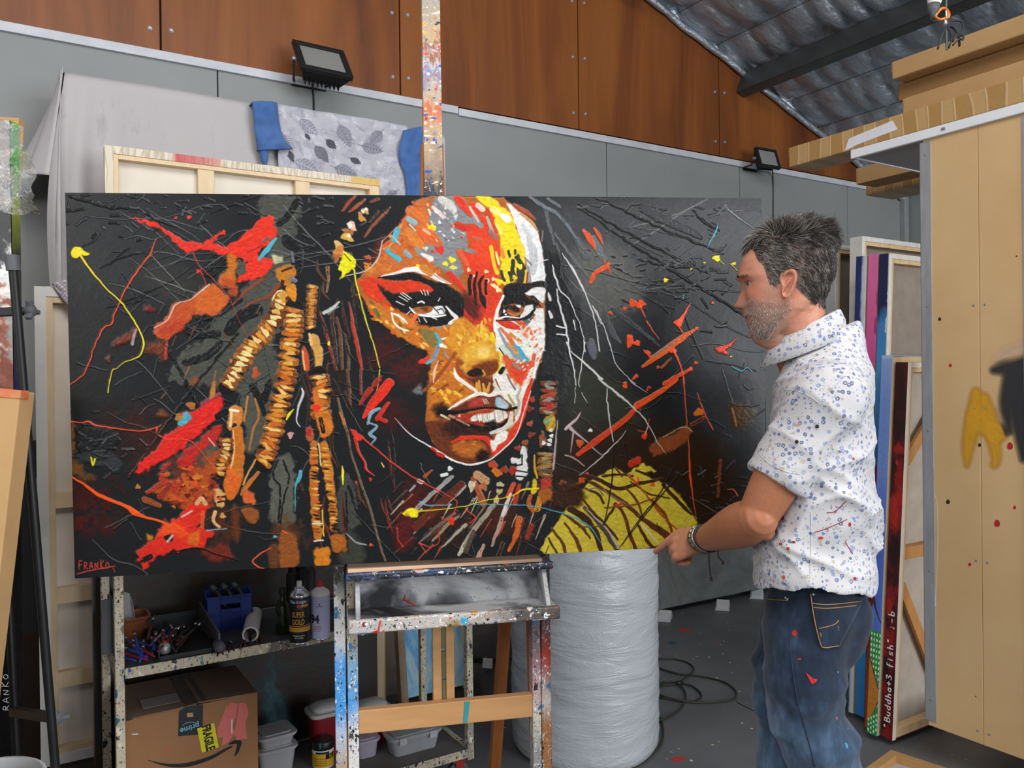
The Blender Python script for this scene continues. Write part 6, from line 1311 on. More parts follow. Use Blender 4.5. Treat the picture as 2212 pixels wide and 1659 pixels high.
for(px,py,h,lab)in((665,1350,.19,'tall black spray can behind the gold one'),(638,1345,.17,'black capped can at the back of the trolley shelf')):
 p=TS(px,py);cn=thing('paint_can',lab,'can',loc=p);obj('body',MB().lathe([(.028,0),(.029,.004),(.029,h),(.02,h+.012)],24),M_DKC,cn,smooth=True,auto=40);obj('cap',MB().lathe([(.022,h+.0),(.022,h+.04),(.02,h+.042)],20),M_BLKL,cn,smooth=True,auto=40)
M_BCR=plain('blue_crate_plastic','#16307a','#1c3a8c',7,.45)
p=TS(457,1370)+V*.02-U*.01;crate=thing('crate','small blue plastic crate at the back of the trolley shelf','crate',loc=p,rz=R_(24))
def crate_wall(L,H,M):
 mb=MB();th=.004;hx=.22*L;hz0,hz1=H*.62,H*.76
 cx=L*.52
 mb.box(0,cx-hx,0,th,0,H,M);mb.box(cx+hx,L,0,th,0,H,M);mb.box(cx-hx,cx+hx,0,th,0,hz0,M);mb.box(cx-hx,cx+hx,0,th,hz1,H,M)
 mb.box(-.003,L+.003,-.004,0,H*.46,H*.50,M);mb.box(-.003,L+.003,-.004,0,H*.95,H,M);mb.box(0,L,-.003,0,0,H*.04,M)
 return mb
H=.118;W1,W2=.145,.11
for L,M in((W1,Matrix.Identity(4)),(W2,Matrix.Rotation(R_(90),4,'Z')@Matrix.Diagonal((1,-1,1,1))),(W1,Matrix.Translation((0,W2,0))@Matrix.Diagonal((1,-1,1,1))),(W2,Matrix.Translation((W1,0,0))@Matrix.Rotation(R_(90),4,'Z'))):
 obj('crate_wall',crate_wall(L,H,M),M_BCR,crate,bevel=.001)
obj('crate_floor',MB().box(.002,W1-.002,.002,W2-.002,.001,.006),M_BCR,crate)
for k in range(3):
 to=thing('tool',['dark tool handle leaning in the blue crate, front one','dark tool handle leaning in the blue crate, middle one','dark tool handle leaning in the blue crate, back one'][k],'tool',loc=crate.location+Vector((.05+.03*k,.07+.02*k,.008)))
 obj('handle',MB().tube([(0,0,0),(-.02,.01,.07),(-.05,.01,.115)],[.007,.010,.012],8),M_DKC,to,smooth=True);obj('ferrule',MB().tube([(-.05,.01,.115),(-.065,.012,.130)],[.012,.008],8),M_RUB,to,smooth=True)
a=TS(541,1388);b=TS(550,1342)
dv=(b-a).normalized();tb_=thing('paper_tube','white paper tube lying end-on on the trolley shelf','tube',M=frame(a+Z*.026,dv.cross(Z),-dv))
R1=.0255
mb=MB();L=.24
mb.lathe([(R1*.78,0),(R1,0),(R1,L),(R1*.78,L),(R1*.78,0)],28,Matrix.Diagonal((1,1,-1,1)),cap0=False,cap1=False)
obj('tube_wall',mb,plain('white_tube_card','#cfcdca','#d9d7d4',8,.7),tb_,smooth=True,auto=40);obj('liner',MB().lathe([(R1*.77,.004),(R1*.77,L-.01)],28,Matrix.Diagonal((1,1,-1,1)),cap0=False),plain('tube_liner','#a09a94','#aca69f',8,.8),tb_,smooth=True)
p=TS(256,1384)+V*.03+U*.025;tub=thing('plastic_tub','clear tub of rusty water with a rim, behind the trolley post','tub',loc=p,rz=AW)
def rrect(w,d,r,n=5):
 out=[]
 for cx,cy,a in((w/2-r,d/2-r,0),(-w/2+r,d/2-r,PI/2),(-w/2+r,-d/2+r,PI),(w/2-r,-d/2+r,1.5*PI)):
  for k in range(n+1):out.append((cx+r*math.cos(a+k*PI/2/n),cy+r*math.sin(a+k*PI/2/n)))
 return out
def tubmesh(w,d,h,tap=.86,r=.02,rim=.006,lid=False):
 mb=MB();R0=rrect(w*tap,d*tap,r);R1_=rrect(w,d,r);Ri=rrect(w*.96,d*.96,r);R2=rrect(w+rim*2,d+rim*2,r+rim)
 rings=[[(x,y,0)for x,y in R0],[(x,y,h)for x,y in R1_],[(x,y,h)for x,y in R2],[(x,y,h+.005)for x,y in R2],[(x,y,h+.005)for x,y in Ri],[(x*tap,y*tap,.003)for x,y in Ri]]
 mb.loft(rings);return mb
M_CLEAR=plain('clear_plastic','#c9ccd0','#d0d3d6',6,.18,trans=.55);M_CLEAR2=plain('milky_plastic','#bdbcc0','#c8c7cb',6,.3,trans=.3);M_RUST=plain('rusty_water','#5d2c1a','#6d3820',6,.3)
M_AMB=plain('amber_plastic','#8a5238','#94593c',6,.2,trans=.3)
obj('tub_wall',tubmesh(.135,.11,.068),M_AMB,tub,smooth=True,auto=40);obj('water',MB().prism(rrect(.112,.09,.015),.006,.05),M_RUST,tub)
wd=thing('plastic_wedge','folded clear plastic wedge sticking out of the tub of rusty water','plastic scrap',loc=p+Vector((-.02,.0,.052)),rz=R_(20))
obj('sheet',MB().add([(-.045,.0,.0),(.045,.005,.0),(.03,.02,.085),(-.01,.025,.10),(.05,-.02,.0),(.04,.0,.06)],[(0,1,2,3),(1,4,5,2)]),M_CLEAR,wd,solid=.0015)
p=TS(262,1440);M_TR=plain('black_tray_paint','#18191b','#232426',8,.55)
tray=thing('brush_tray','shallow black tray holding brushes on the trolley shelf','tray',M=MT@Matrix.Translation((.125,.02,ZS+.001)))
obj('tray_floor',MB().box(0,.17,0,.30,0,.004),M_TR,tray);obj('tray_rim',MB().box(0,.17,-.004,0,0,.014).box(0,.17,.30,.304,0,.06).box(-.004,0,0,.30,0,.03),M_TR,tray)
obj('raised_end',MB().hexa([(.17,0,0),(.176,0,0),(.17,.30,0),(.176,.30,0),(.17,0,.055),(.176,0,.055),(.17,.30,.085),(.176,.30,.085)]),M_RUB,tray)
M_HB=[plain('handle_blue','#1f3f9c','#2448a8',8,.35),plain('handle_red','#a02038','#ac2840',8,.35),plain('handle_brown','#4f2a20','#5d3326',8,.45),plain('handle_grey','#8f8f92','#9c9c9f',8,.4),plain('handle_dark','#2c2526','#382e2e',8,.45)]
M_BRI=plain('bristles','#2a2018','#4a3a2a',90,.8,stretch=(1,1,.1))
brushes={}
NB={0:'blue',1:'red',2:'brown',3:'grey',4:'dark'}
def brush(ci,px,py,ang,L,tilt,lab,z=ZS+.0065):
 p=PZ(px,py,z);lab=lab
 if ci not in brushes:
  th=thing('paint_brush',lab,'brush',group='brushes on the trolley shelf')
  obj('handle',MB().tube([(0,0,0),(.03,0,0),(.09,0,0),(.13,0,0)],[.002,.0038,.0046,.003],8),M_HB[ci],th,smooth=True)
  obj('ferrule',MB().tube([(.13,0,0),(.15,0,0)],[.0036,.0044],8),M_CHROME,th,smooth=True);obj('bristle_head',MB().tube([(.15,0,0),(.16,0,0),(.172,0,0)],[.0044,.005,.0015],8,flat=.5),M_BRI,th,smooth=True)
  brushes[ci]=th
 else:th=dup(brushes[ci],lab)
 th.matrix_world=Matrix.Translation(p)@Matrix.Rotation(ang,4,'Z')@Matrix.Rotation(-tilt,4,'Y')@Matrix.Diagonal((L/.172,1,1,1))
 return th
ORDS='first second third fourth fifth sixth seventh eighth ninth tenth eleventh twelfth thirteenth fourteenth'.split()
br=random.Random(5);BL=[]
for k in range(34):
 if k<13:BL.append((br.uniform(294,336),br.uniform(1398,1436),br.choice([0,0,0,0,3,1]),R_(br.uniform(100,160)),R_(br.uniform(0,6)),k))
 else:BL.append((br.uniform(318,396),br.uniform(1380,1420),br.choice([2,2,4,1,3,4,0]),R_(br.uniform(75,125)),R_(br.uniform(2,14)),k))
seen={}
for px,py,ci,a,tl,k in sorted(BL):
 n_=seen[ci]=seen.get(ci,-1)+1
 brush(ci,px,py,a,br.uniform(.13,.18),tl,f'{NB[ci]}-handled paint brush in the heap on the black tray, {ORDS[n_]} from left',ZS+.0095+(k%5)*.006)
for k in range(9):brush(2 if k%3 else 4,470+k*12,1418-k*4,R_(108+br.uniform(-8,8)),.12,R_(1),f'dark wooden brush, {ORDS[k]} from the left in the row at the trolley shelf front',ZS+.0055)
lp=thing('paint_lump','grey rounded lump with red flecks among the brushes','paint pot',loc=PZ(356,1412,ZS+.010));obj('pot',MB().lathe([(.012,0),(.017,.008),(.018,.022),(.012,.032),(.006,.034)],18),plain('silver_foil_pot','#8f8f92','#a5a5a8',40,.4,.4,bump=.5),lp,smooth=True);obj('red_cap',MB().lathe([(.006,.034),(.006,.038),(.003,.04)],10),M_REDP,lp)
lp=thing('tool_roller','dark grey rounded tool lying on the trolley shelf left of the paper tube','tool',loc=PZ(474,1398,ZS+.018),rz=R_(120));obj('head',MB().tube([(-.02,0,0),(-.012,0,0),(.03,0,0),(.04,0,0)],[.008,.017,.017,.006],14),M_RUB,lp,smooth=True);obj('handle',MB().tube([(.04,0,0),(.11,0,-.006)],[.006,.008],10),M_DKC,lp,smooth=True)
rg_=thing('dark_rag','dark crumpled rag at the back of the trolley shelf right of the crate','rag',M=MT@Matrix.Translation((.58,.2,ZS)))
obj('cloth',MB().loft([[(.24*i/24,.18*j/16,.004+.030*abs(mnoise.noise((i*.25,j*.3,4)))*math.sin(PI*i/24)*math.sin(PI*j/16))for i in range(25)]for j in range(17)],closed=False),plain('dark_rag_cloth','#2c2c30','#3a3a3e',12,.9),rg_,smooth=True,solid=.002)
pbx0=(MT.inverted()@PP(271,1553,TP0+V*.05,V));pbx1=(MT.inverted()@PP(556,1499,TP0+V*.05,V))
bx=thing('carton','brown delivery carton with black smile arrow on the lower trolley shelf','box',M=MT@Matrix.Translation((pbx0.x,.05,ZB+.001)))
W_,H_,D_=pbx1.x-pbx0.x,(pbx0.z+pbx1.z)/2-ZB,.30
M_BOX=cardboard('delivery_card','#8f6544','#9c7150');M_BOXT=cardboard('delivery_card_top','#7d6557','#87705f')
mb=MB().box(0,W_,0,.004,0,H_).box(0,W_,D_-.004,D_,0,H_).box(0,.004,.004,D_-.004,0,H_).box(W_-.004,W_,.004,D_-.004,0,H_).box(.004,W_-.004,.004,D_-.004,0,.004)
obj('carton_wall',mb,M_BOX,bx,bevel=.001)
obj('top_flap',MB().hexa([(0,0,H_-.003),(W_*.52,0,H_-.001),(0,D_,H_),(W_*.52,D_,H_),(0,0,H_+.001),(W_*.52,0,H_+.003),(0,D_,H_+.004),(W_*.52,D_,H_+.004)]),M_BOXT,bx)
obj('top_flap',MB().hexa([(W_*.53,0,H_+.004),(W_,0,H_-.003),(W_*.53,D_,H_+.002),(W_,D_,H_-.002),(W_*.53,0,H_+.008),(W_,0,H_+.001),(W_*.53,D_,H_+.006),(W_,D_,H_+.002)]),M_BOXT,bx)
obj('top_tape',MB().hexa([(W_*.44,-.001,H_+.004),(W_*.6,-.001,H_+.006),(W_*.44,D_,H_+.005),(W_*.6,D_,H_+.006),(W_*.44,-.001,H_+.0046),(W_*.6,-.001,H_+.0087),(W_*.44,D_,H_+.0056),(W_*.6,D_,H_+.0068)]),plain('dusty_tape','#6a6058','#5d564f',10,.3),bx)
obj('top_label',MB().hexa([(W_*.14,.05,H_+.0035),(W_*.42,.05,H_+.0045),(W_*.14,.13,H_+.004),(W_*.42,.13,H_+.0046),(W_*.14,.05,H_+.0042),(W_*.42,.05,H_+.0052),(W_*.14,.13,H_+.0047),(W_*.42,.13,H_+.0052)]),plain('plastic_label','#a29a96','#948c88',30,.35),bx)
def bxp(px,py,o=.0):
 q_=MT.inverted()@PP(px,py,TP0+V*.05,V);return(q_.x-pbx0.x,q_.z-ZB-.001)
def sticker(name,pts,m,lift,label=None,sm=False):
 L=[bxp(*p)for p in pts];L=spline(L,5,True)if sm else L
 return obj(name,MB().add([(x,-lift,z)for x,z in L],[tuple(range(len(L)))]),m,bx,label=label)
Z2=lambda x,y:(180+x/3.614,1200+y/3.614)
sticker('black_tape',[Z2(*c)for c in((746,1215),(800,1180),(935,1160),(930,1395),(740,1410))],plain('black_print_tape','#17191c','#1d1f22',10,.35),.0008)
sm_=[Z2(500,1595),Z2(600,1625),Z2(720,1640),Z2(850,1625),Z2(1000,1575),Z2(1110,1515),Z2(1165,1488)]
sw=[1,6,11,13,12,9,5]
LL=spline([(*bxp(*c),w/3.614*.0014)for c,w in zip(sm_,sw)],8);M_INK=plain('black_ink','#141414','#181818',20,.6)
vs=[]
for x,z,w in LL:vs+=[(x,-.0006,z+w*1.3),(x,-.0006,z-w*1.3)]
obj('smile_arrow',MB().add(vs,[(2*i,2*i+1,2*i+3,2*i+2)for i in range(len(LL)-1)]),M_INK,bx)
sticker('smile_arrow',[Z2(*c)for c in((1145,1460),(1180,1440),(1225,1440),(1238,1460),(1215,1530),(1185,1568),(1180,1560),(1200,1480),(1195,1468),(1130,1478))],M_INK,.0006)
sticker('fragile_sticker',[Z2(*c)for c in((888,1350),(1020,1305),(1056,1495),(925,1538))],plain('yellow_sticker','#cfc41a','#d8cd20',20,.4),.0014)
c0=Vector(bxp(*Z2(972,1421)));
def facetext(body,size,c,ang,m,lift,off,sx=1.0,name='lettering'):
 M=Matrix.Translation((c[0],-lift,c[1]))@Matrix.Rotation(R_(90),4,'X')@Matrix.Rotation(ang,4,'Z')
 return text_mesh(name,body,size,m,M,bx,off=off,ext=0.0,sx=sx)
pa_=Vector(bxp(*Z2(888,1350)));pb_=Vector(bxp(*Z2(925,1538)));axd=(pb_-pa_);facetext('FRAGILE',.036,c0,math.atan2(axd.y,axd.x),M_INK,.0020,.0014,.62)
M_PRB=plain('pale_blue_print','#6fa3b8','#78acc0',20,.4)
facetext('prime',.024,bxp(*Z2(830,1345)),PI+.12,M_PRB,.0014,.0006)
LL=spline([bxp(*Z2(*c))for c in((775,1330),(800,1308),(850,1300),(890,1312))],5);vs=[]
for i,(x,z)in enumerate(LL):vs+=[(x,-.0013,z+.0012),(x,-.0013,z-.0008)]
obj('blue_swoosh',MB().add(vs,[(2*i,2*i+1,2*i+3,2*i+2)for i in range(len(LL)-1)]),M_PRB,bx)
sticker('tan_emblem',[Z2(*c)for c in((808,1230),(855,1225),(858,1258),(810,1262))],plain('tan_print','#b9936a'),.0013)
M_PKP=plain('coral_paint','#d2605a','#c8746c',26,.6,bump=.3)
sticker('coral_brush_mark',[Z2(*c)for c in((1150,1145),(1205,1160),(1190,1260),(1155,1340),(1180,1370),(1195,1300),(1215,1150),(1270,1150),(1290,1230),(1265,1300),(1275,1430),(1200,1440),(1180,1390),(1130,1460),(1080,1485),(1090,1420),(1050,1420),(1045,1350),(1080,1270),(1110,1190))],M_PKP,.0006)
for c in(((1155,1280),(1165,1280),(1162,1390),(1155,1385)),((375,1392),(430,1388),(428,1396),(380,1398))):sticker('white_scuff',[Z2(*k)for k in c],M_WPR,.0011)
sticker('orange_fleck',[Z2(*k)for k in((650,1510),(660,1512),(640,1545),(632,1543))],plain('orange_fleck_paint','#d2502a'),.0008);
for c in(((330,1270),(385,1272),(385,1280),(330,1282)),((330,1284),(365,1282),(365,1288),(330,1290))):sticker('corner_tick',[Z2(*k)for k in c],M_INK,.0008)
def TB(px,py):return PZ(px,py,ZB+.001)
for(px,py,w,d,h,m,lab)in((600,1672,.13,.12,.075,M_CLEAR2,'stacked milky lunch box on the lower shelf beside the carton'),(796,1640,.08,.075,.055,plain('lilac_tub','#a49cac','#b0a8b6',6,.35),'lilac plastic tub seen between the easel legs'),(900,1628,.195,.085,.058,M_CLEAR,'long clear lidded box on the lower trolley shelf')):
 p=TB(px,py-4)+V*(d*.4)
 b_=thing('plastic_box',lab,'box',loc=p,rz=AW);obj('box_wall',tubmesh(w,d,h),m,b_,smooth=True,auto=40)
 obj('lid',MB().prism(rrect(w+.014,d+.014,.02),h+.0055,h+.011).prism(rrect(w*.86,d*.86,.02),h+.011,h+.015),m,b_)
 if 'stacked' in lab:
  b3_=thing('plastic_box','upper milky lunch box of the stack beside the carton','box',loc=p+Z*(h+.0155),rz=AW+.06);obj('box_wall',tubmesh(w*.95,d*.95,.03),m,b3_,smooth=True,auto=40);obj('lid',MB().prism(rrect(w+.008,d+.008,.02),.0355,.041).prism(rrect(w*.8,d*.8,.02),.041,.045),m,b3_)
 if 'clear' in lab:
  for k in(-.06,.06):obj('clip',MB().box(k-.014,k+.014,-d/2-.012,-d/2-.008,h-.012,h+.012),M_CLEAR2,b_)
M_LIDW=plain('white_lid_plastic','#b4b1af','#c0bdbb',6,.4);M_REDT=plain('red_tub_plastic','#7d1420','#8a1a26',6,.35);M_LIME=plain('lime_label','#8a9c1a','#94a622',8,.5)
for(px,py,lab)in((706,1536,'red ice-cream tub with white lid left of the easel post'),(800,1532,'red ice-cream tub with white lid seen through the easel')):
 p=PP(px,py,TP0+V*.27,V);h=p.z-ZB-.008;p=Vector((p.x,p.y,ZB+.001))
 b_=thing('lidded_tub',lab,'tub',loc=p,rz=AW)
 obj('tub_wall',tubmesh(.125,.10,h,.88,.025),M_REDT,b_,smooth=True,auto=40);l_=obj('lid',MB().prism(rrect(.146,.12,.03),h+.0055,h+.020),M_LIDW,b_,bevel=.003);obj('lid_dome',MB().loft([[(x*s_,y*s_,h+.02+z_)for x,y in rrect(.12,.095,.03)]for s_,z_ in((1,0),(.95,.012),(.7,.02),(.3,.024))]),M_LIDW,l_,smooth=True)
 obj('lime_label',MB().box(.02,.035,-.0565,-.0535,h*.55,h*.9),M_LIME,b_)
 up_=thing('lidded_tub',lab.replace('red ice-cream tub','lower tub under the red one'),'tub',loc=p,rz=AW)if False else None
p=TB(698,1652)
jr=thing('paint_jar','yellow-labelled paint jar with black lid on the lower shelf','jar',loc=p);r=24/FPX*p.y;h=.062
obj('jar_wall',MB().lathe([(r*.92,0),(r*.96,.003),(r*.96,h),(r*.9,h+.004)],28),M_OFFW,jr,smooth=True,auto=40);obj('lid',MB().lathe([(r,h+.003),(r*1.02,h+.006),(r*1.02,h+.028),(r*.96,h+.031)],28),M_BLKL,jr,smooth=True,auto=40)
fa=facing(p);band('yellow_label',h*.1,h*.85,M_GOLDP if False else plain('yellow_label_print','#c99a1c','#d2a424',20,.5),jr,r*.965);band('black_flash',h*.55,h*.85,M_BLKL,jr,r*.97,fa+.25,fa+1.2);band('black_strip',h*.86,h*.97,M_BLKL,jr,r*.972,fa-.7,fa+.6)
for k in range(4):wrap_text('small_print','texture paste gel',r*.17,M_INK,r*.968,h*(.6-k*.12),fa-.25,jr)
wrap_text('lettering','G',r*.5,M_GOLDP,r*.973,h*.70,fa+.75,jr,off=.0006)
obj('teal_drip',MB().box(-.0015,.0015,-r*1.04,-r*1.02,h+.012,h+.031),plain('teal_drip_b','#2f8fa8'),jr)
pb=thing('plastic_bag','grey crumpled plastic sheet standing behind the yellow-labelled jar','plastic sheet',loc=TB(640,1600)+V*.10,rz=AW)
obj('sheet',MB().loft([[(-.06+.11*i/16+.012*j/14,.02*mnoise.noise((i*.3,j*.3,2)),.005+(.115+.02*math.sin(i*.5))*j/14)for i in range(17)]for j in range(15)],closed=False),plain('grey_plastic_film','#6d6b6c','#7d7b7c',10,.35),pb,smooth=True,solid=.002)
p=at(872,1490,.76)
bc=thing('sky_canvas','small sky-blue canvas with cloudy streaks behind the trolley end','canvas',M=frame((p.x,p.y,at(890,1506,.76).z),U,(Z+V*.12).normalized()))
t=NT('sky_paint');n=t.noise(4,6,.65,t.co((1.5,1,.8)),1.6);t.color(t.ramp(n,[(.32,'#2d6cb8'),(.44,'#5a9cc8'),(.52,'#8fb4c4'),(.66,'#aebfc4')]));t.set(rough=.5);M_SKYP=t.m
obj('painted_front',MB().box(0.02,.30,0,.003,0,.34),M_SKYP,bc);obj('wood_edge',MB().box(-.012,.02,-.004,.035,-.02,.34),plain('grimy_pine','#8f8472','#7a5238',5,.7),bc);obj('wood_edge',MB().box(.30,.32,-.004,.035,-.02,.34),M_PINE,bc)
sup=thing('wooden_block','dark block under the sky-blue canvas behind the trolley','block',loc=(p.x,p.y,0),rz=AW);obj('block_body',MB().box(-.02,.33,-.02,.05,0,bc.matrix_world.translation.z-.022),plain('block_dark','#242220','#2e2b28',8,.8),sup,bevel=.003)
t=NT('grey_fleece');t.color(t.mix(t.noise(60,4,.7),'#3c3838','#56514f'));t.set(rough=.95,spec=.1,sheen=.4);t.bump(t.noise(70,5,.75),1.0,.012);M_FLC=t.m
p=P(1072,1500,3.95)
fb=thing('fleece_blanket','heap of dark grey fleece blanket on the floor behind the roll of bubble wrap','blanket',loc=(p.x,p.y,0))
def heap(r,hgt,zb_,sx,seed,n=28,m=14):
 rings=[]
 for j in range(m+1):
  v=j/m;rr=r*(1-.35*v**2)*(math.sqrt(max(0.0,1-((v-.45)/.56)**2))if v>.45 else 1)
  rings.append([((rr*sx+.02*mnoise.noise((math.cos(a)*2,math.sin(a)*2,v*3+seed)))*math.cos(a),(rr+.02*mnoise.noise((math.cos(a)*2,math.sin(a)*2,v*3+seed)))*math.sin(a),zb_+hgt*v+.012*mnoise.noise((math.cos(a)*3,math.sin(a)*3,v*5+seed)))for a in[2*PI*k/n for k in range(n)]])
 return MB().loft(rings)
obj('lower_fold',heap(.19,.24,.0,1.1,1),M_FLC,fb,smooth=True);obj('upper_fold',heap(.17,.19,.20,1.1,5),M_FLC,fb,smooth=True);obj('care_tag',MB().box(-.075,-.03,-.215,-.212,.17,.215,Matrix.Rotation(.1,4,'Y')),plain('white_tag','#b4b3b1','#bebdbb',10,.6),fb)
M_BLKM=plain('black_powder_coat','#141516','#1b1c1d',20,.45,.2)
eb=thing('display_easel','black steel display easel with clamp knobs at the left edge','easel',loc=P(120,2000,1.78))
eb.location=(P(100,1500,1.86).x,1.90,0)
iv=Matrix.Translation(-Vector(eb.location))
e0=P(27,560,1.80);e1=P(118,1640,1.86);e2=e1+(e1-e0)*((e1.z-.01)/(e0.z-e1.z))
e2=Vector((e2.x,e2.y,.012))
obj('pole',MB().tube([e0,e1,e2],.0098,12,M=iv),M_BLKM,eb,smooth=True,auto=50)
obj('pole_cap',MB().tube([e0-(e1-e0)*.008,e0+(e1-e0)*.022],.0145,14,M=iv),M_RUB,eb,smooth=True,auto=40)
f0=P(10,1100,2.12);f1=P(36,1640,2.12);f2=Vector((f1.x+.02,f1.y,.012));obj('pole',MB().tube([P(2,540,2.12),f0,f1,f2],.010,12,M=iv),M_BLKM,eb,smooth=True)
def bracket(pa,pb,s):
 d=(pb-pa);Mx=iv@frame(pa,d);L=d.length
 b_=obj('bracket',MB().box(0,L,-s,s,-s,s,Mx),M_BLKM,eb,bevel=.002)
 k=obj('knob',MB().lathe([(.006,0),(.006,.012),(.011,.014),(.013,.02),(.013,.03),(.008,.033)],12,Mx@Matrix.Translation((L-.004,0,0))@Matrix.Rotation(R_(90),4,'Y')),M_RUB,b_,smooth=True,auto=40)
 for a in range(3):obj('knob_wing',MB().box(L+.014,L+.028,-.005,.005,0,.024,Mx@Matrix.Rotation(a*2*PI/3+.4,4,'X')),M_RUB,b_,bevel=.002)
bracket(P(-60,678,1.83),P(48,672,1.83),.0095);bracket(P(28,1537,2.09),P(118,1550,1.9),.0105)
WRr=Ras(160,700,'#8d8a88')
for i in range(150):
 y=ar.uniform(0,700);c=ar.choice(['#c9c4bf','#b3aca8','#a89890'])if y<230 else(ar.choice(['#1c1c1e','#2d2d30','#d8d6d4','#3a3a3c'])if y<400 else ar.choice(['#7a4030','#a06a54','#d8d2cc','#8a5140','#c0a898']))
 WRr.dab(ar.uniform(0,160),y,ar.uniform(10,60),ar.uniform(6,22),ar.choice([.5,-.6,.2,1.2]),c,soft=4,rough=5,dry=.2)
DW=2.02;wp=P(30,800,DW);wpT=P(26,260,DW)
wt=thing('wrapped_painting','streaky brown and white painting under bubble film at the left edge','painting',loc=(wp.x,wp.y,0))
zlo,zhi=P(30,870,DW).z,wpT.z
me=bpy.data.meshes.new('painted_front');me.from_pydata([(-.9,0,zlo),(0,0,zlo),(0,0,zhi),(-.9,0,zhi)],[],[(0,1,2,3)]);uvquad(me,0,[(0,0),(5,0),(5,1),(0,1)]);
mt=img_mat('streaky_paint',WRr.image('streaky'),.45);mt.node_tree.nodes['Image Texture'].extension='MIRROR'
obj('painted_front',me,mt,wt,fix=False)
M_EDG=edgemat('green_black_edge',[(0,'#8a1a24'),(.62,'#20308c'),(.74,'#14161c'),(.84,'#17181a'),(.90,'#8f9a2c'),(.95,'#3fa02c'),(1,'#4fae34')],8,.08,None,height=zhi)
obj('painted_edge',MB().box(-.002,.0,.0,.036,zlo,zhi),M_EDG,wt);obj('stretcher_bar',MB().box(-.9,-.003,.003,.036,zlo,zlo+.04).box(-.04,-.003,.003,.036,zlo+.04,zhi),M_PINE,wt)
zc=P(40,254,2.16).z;ck=thing('cardboard_sheet','upright cardboard carton poking out behind the wrapped painting','box',M=Matrix.Translation((P(40,254,2.16).x,2.16,zc))@Matrix.Rotation(R_(4),4,'Y'))
obj('carton_body',MB().box(-.5,.0,0,.03,.02-zc,0),M_CARD,ck,bevel=.003);obj('flap',MB().box(0.0,.008,.01,.014,-.6,-.02),M_CARD,ck)
t=NT('bubble_film');t.set(rough=.12,trans=.85,spec=.6,alpha=.55);t.color('#e6e8ea');v=t.voro(95,t.co());t.bump(v.outputs['Distance'],.6,.006);M_FILM=t.m
bf=thing('bubble_film','loose sheet of clear bubble film over the top of the left painting','bubble wrap',loc=(wp.x,DW-.058,zhi))
obj('film_sheet',MB().loft([[(-.35+.40*(i/30)+(.05*(j/24)if i>20 else 0)*(1 if j<20 else.6),-.016*math.sin(j*.5+i*.6)-.025*mnoise.noise((i*.2,j*.2,1))+.02,.035-.06*(i/30)**2-.22*(j/24)-(.012*math.sin(i*.8)if j==24 else 0))for i in range(31)]for j in range(25)],closed=False),M_FILM,bf,smooth=True)
c_t=P(44,846,1.74)
lc=thing('leaning_carton','flat cardboard carton with orange paint on its top edge, leaning at the left edge','box',M=Matrix.Translation((c_t.x,c_t.y,c_t.z))@Matrix.Rotation(R_(5.6),4,'Y')@Matrix.Rotation(R_(-3),4,'X'))
obj('carton_body',MB().box(-.6,0,0,.055,-c_t.z+.012,0),M_CARD,lc,bevel=.003);obj('orange_paint',MB().box(-.2,.002,-.002,.03,-.016,.003),plain('orange_splash','#d2502a','#b98a5c',30,.6),lc,bevel=.002)
bk=thing('black_canvas','black canvas edge with white signature letters, low at the left edge','canvas',M=Matrix.Translation((-1.49,2.42,0)))
obj('canvas_side',MB().box(-.5,0,0,.05,0.003,P(20,1060,2.2).z),plain('black_rough_paint','#111112','#1c1c1e',30,.4,bump=.5),bk,bevel=.002)
def strokes_mesh(text,x0,z0,dx,h,w,up=True):
 mb=MB()
 for i,ch in enumerate(text):
  for st in GL[ch]:
   pts=spline(st,4)if len(st)>2 else st
   mb.tube([(x0+b*h,-.001,z0+i*dx+a*dx*.9)for a,b in pts],w,6)
 return mb
obj('lettering',strokes_mesh('RANKO',-.035,P(8,1605,2.2).z,.023,.02,.0011),M_WPR,bk)
pb_=PZ(-42,1690,.56);kb_=thing('wooden_box','low wooden box under the white pail at the lower left corner','box',loc=(pb_.x,pb_.y,0));obj('box_side',MB().box(-.15,.13,-.12,.12,0,.158),M_BOXT,kb_,bevel=.003)
pail=thing('pail','white plastic pail at the lower left corner','bucket',loc=(pb_.x,pb_.y,.16));M_PAIL=plain('white_pail_plastic','#d8dadc','#e0e2e4',5,.35)
obj('pail_wall',MB().lathe([(.105,0),(.11,.004),(.13,.36),(.14,.365),(.14,.385),(.135,.40),(.128,.40),(.124,.38),(.106,.012)],40),M_PAIL,pail,smooth=True,auto=50)
obj('bail',MB().tube([(.142*math.cos(a),.142*math.sin(a),.36-.10*abs(math.sin(a/2*2)))for a in[PI*k/20 for k in range(21)]],.003,6),M_CHROME,pail,smooth=True)
t=NT('bubble_wrap');co=t.co();t.color('#b3b8bd');t.set(rough=.26,spec=.5,trans=.05)
s3=t.sep(co);an=t.math('MULTIPLY',t.math('ARCTAN2',s3[1],s3[0]),.305)
cb=t.node('ShaderNodeCombineXYZ');t.link(an,cb.inputs[0]);t.link(t.math('ADD',s3[2],t.math('MULTIPLY',an,.12)),cb.inputs[1])
v=t.voro(170,cb.outputs[0],rand=.5);wr=t.noise(3,5,.65,t.co((.6,.6,3.2)),.8)
t.bump(t.math('ADD',t.math('MULTIPLY',t.ramp(v.outputs['Distance'],[(.0,1.),(.45,.75),(.6,0.)]),.13),t.math('MULTIPLY',wr,6.5)),.5,.006);M_BUB=t.m
RX,RY=(1250-1106)/FPX*3.36,3.36
roll=thing('bubble_wrap_roll','big standing roll of clear bubble wrap behind the easel','bubble wrap',loc=(RX+.012,RY,0))
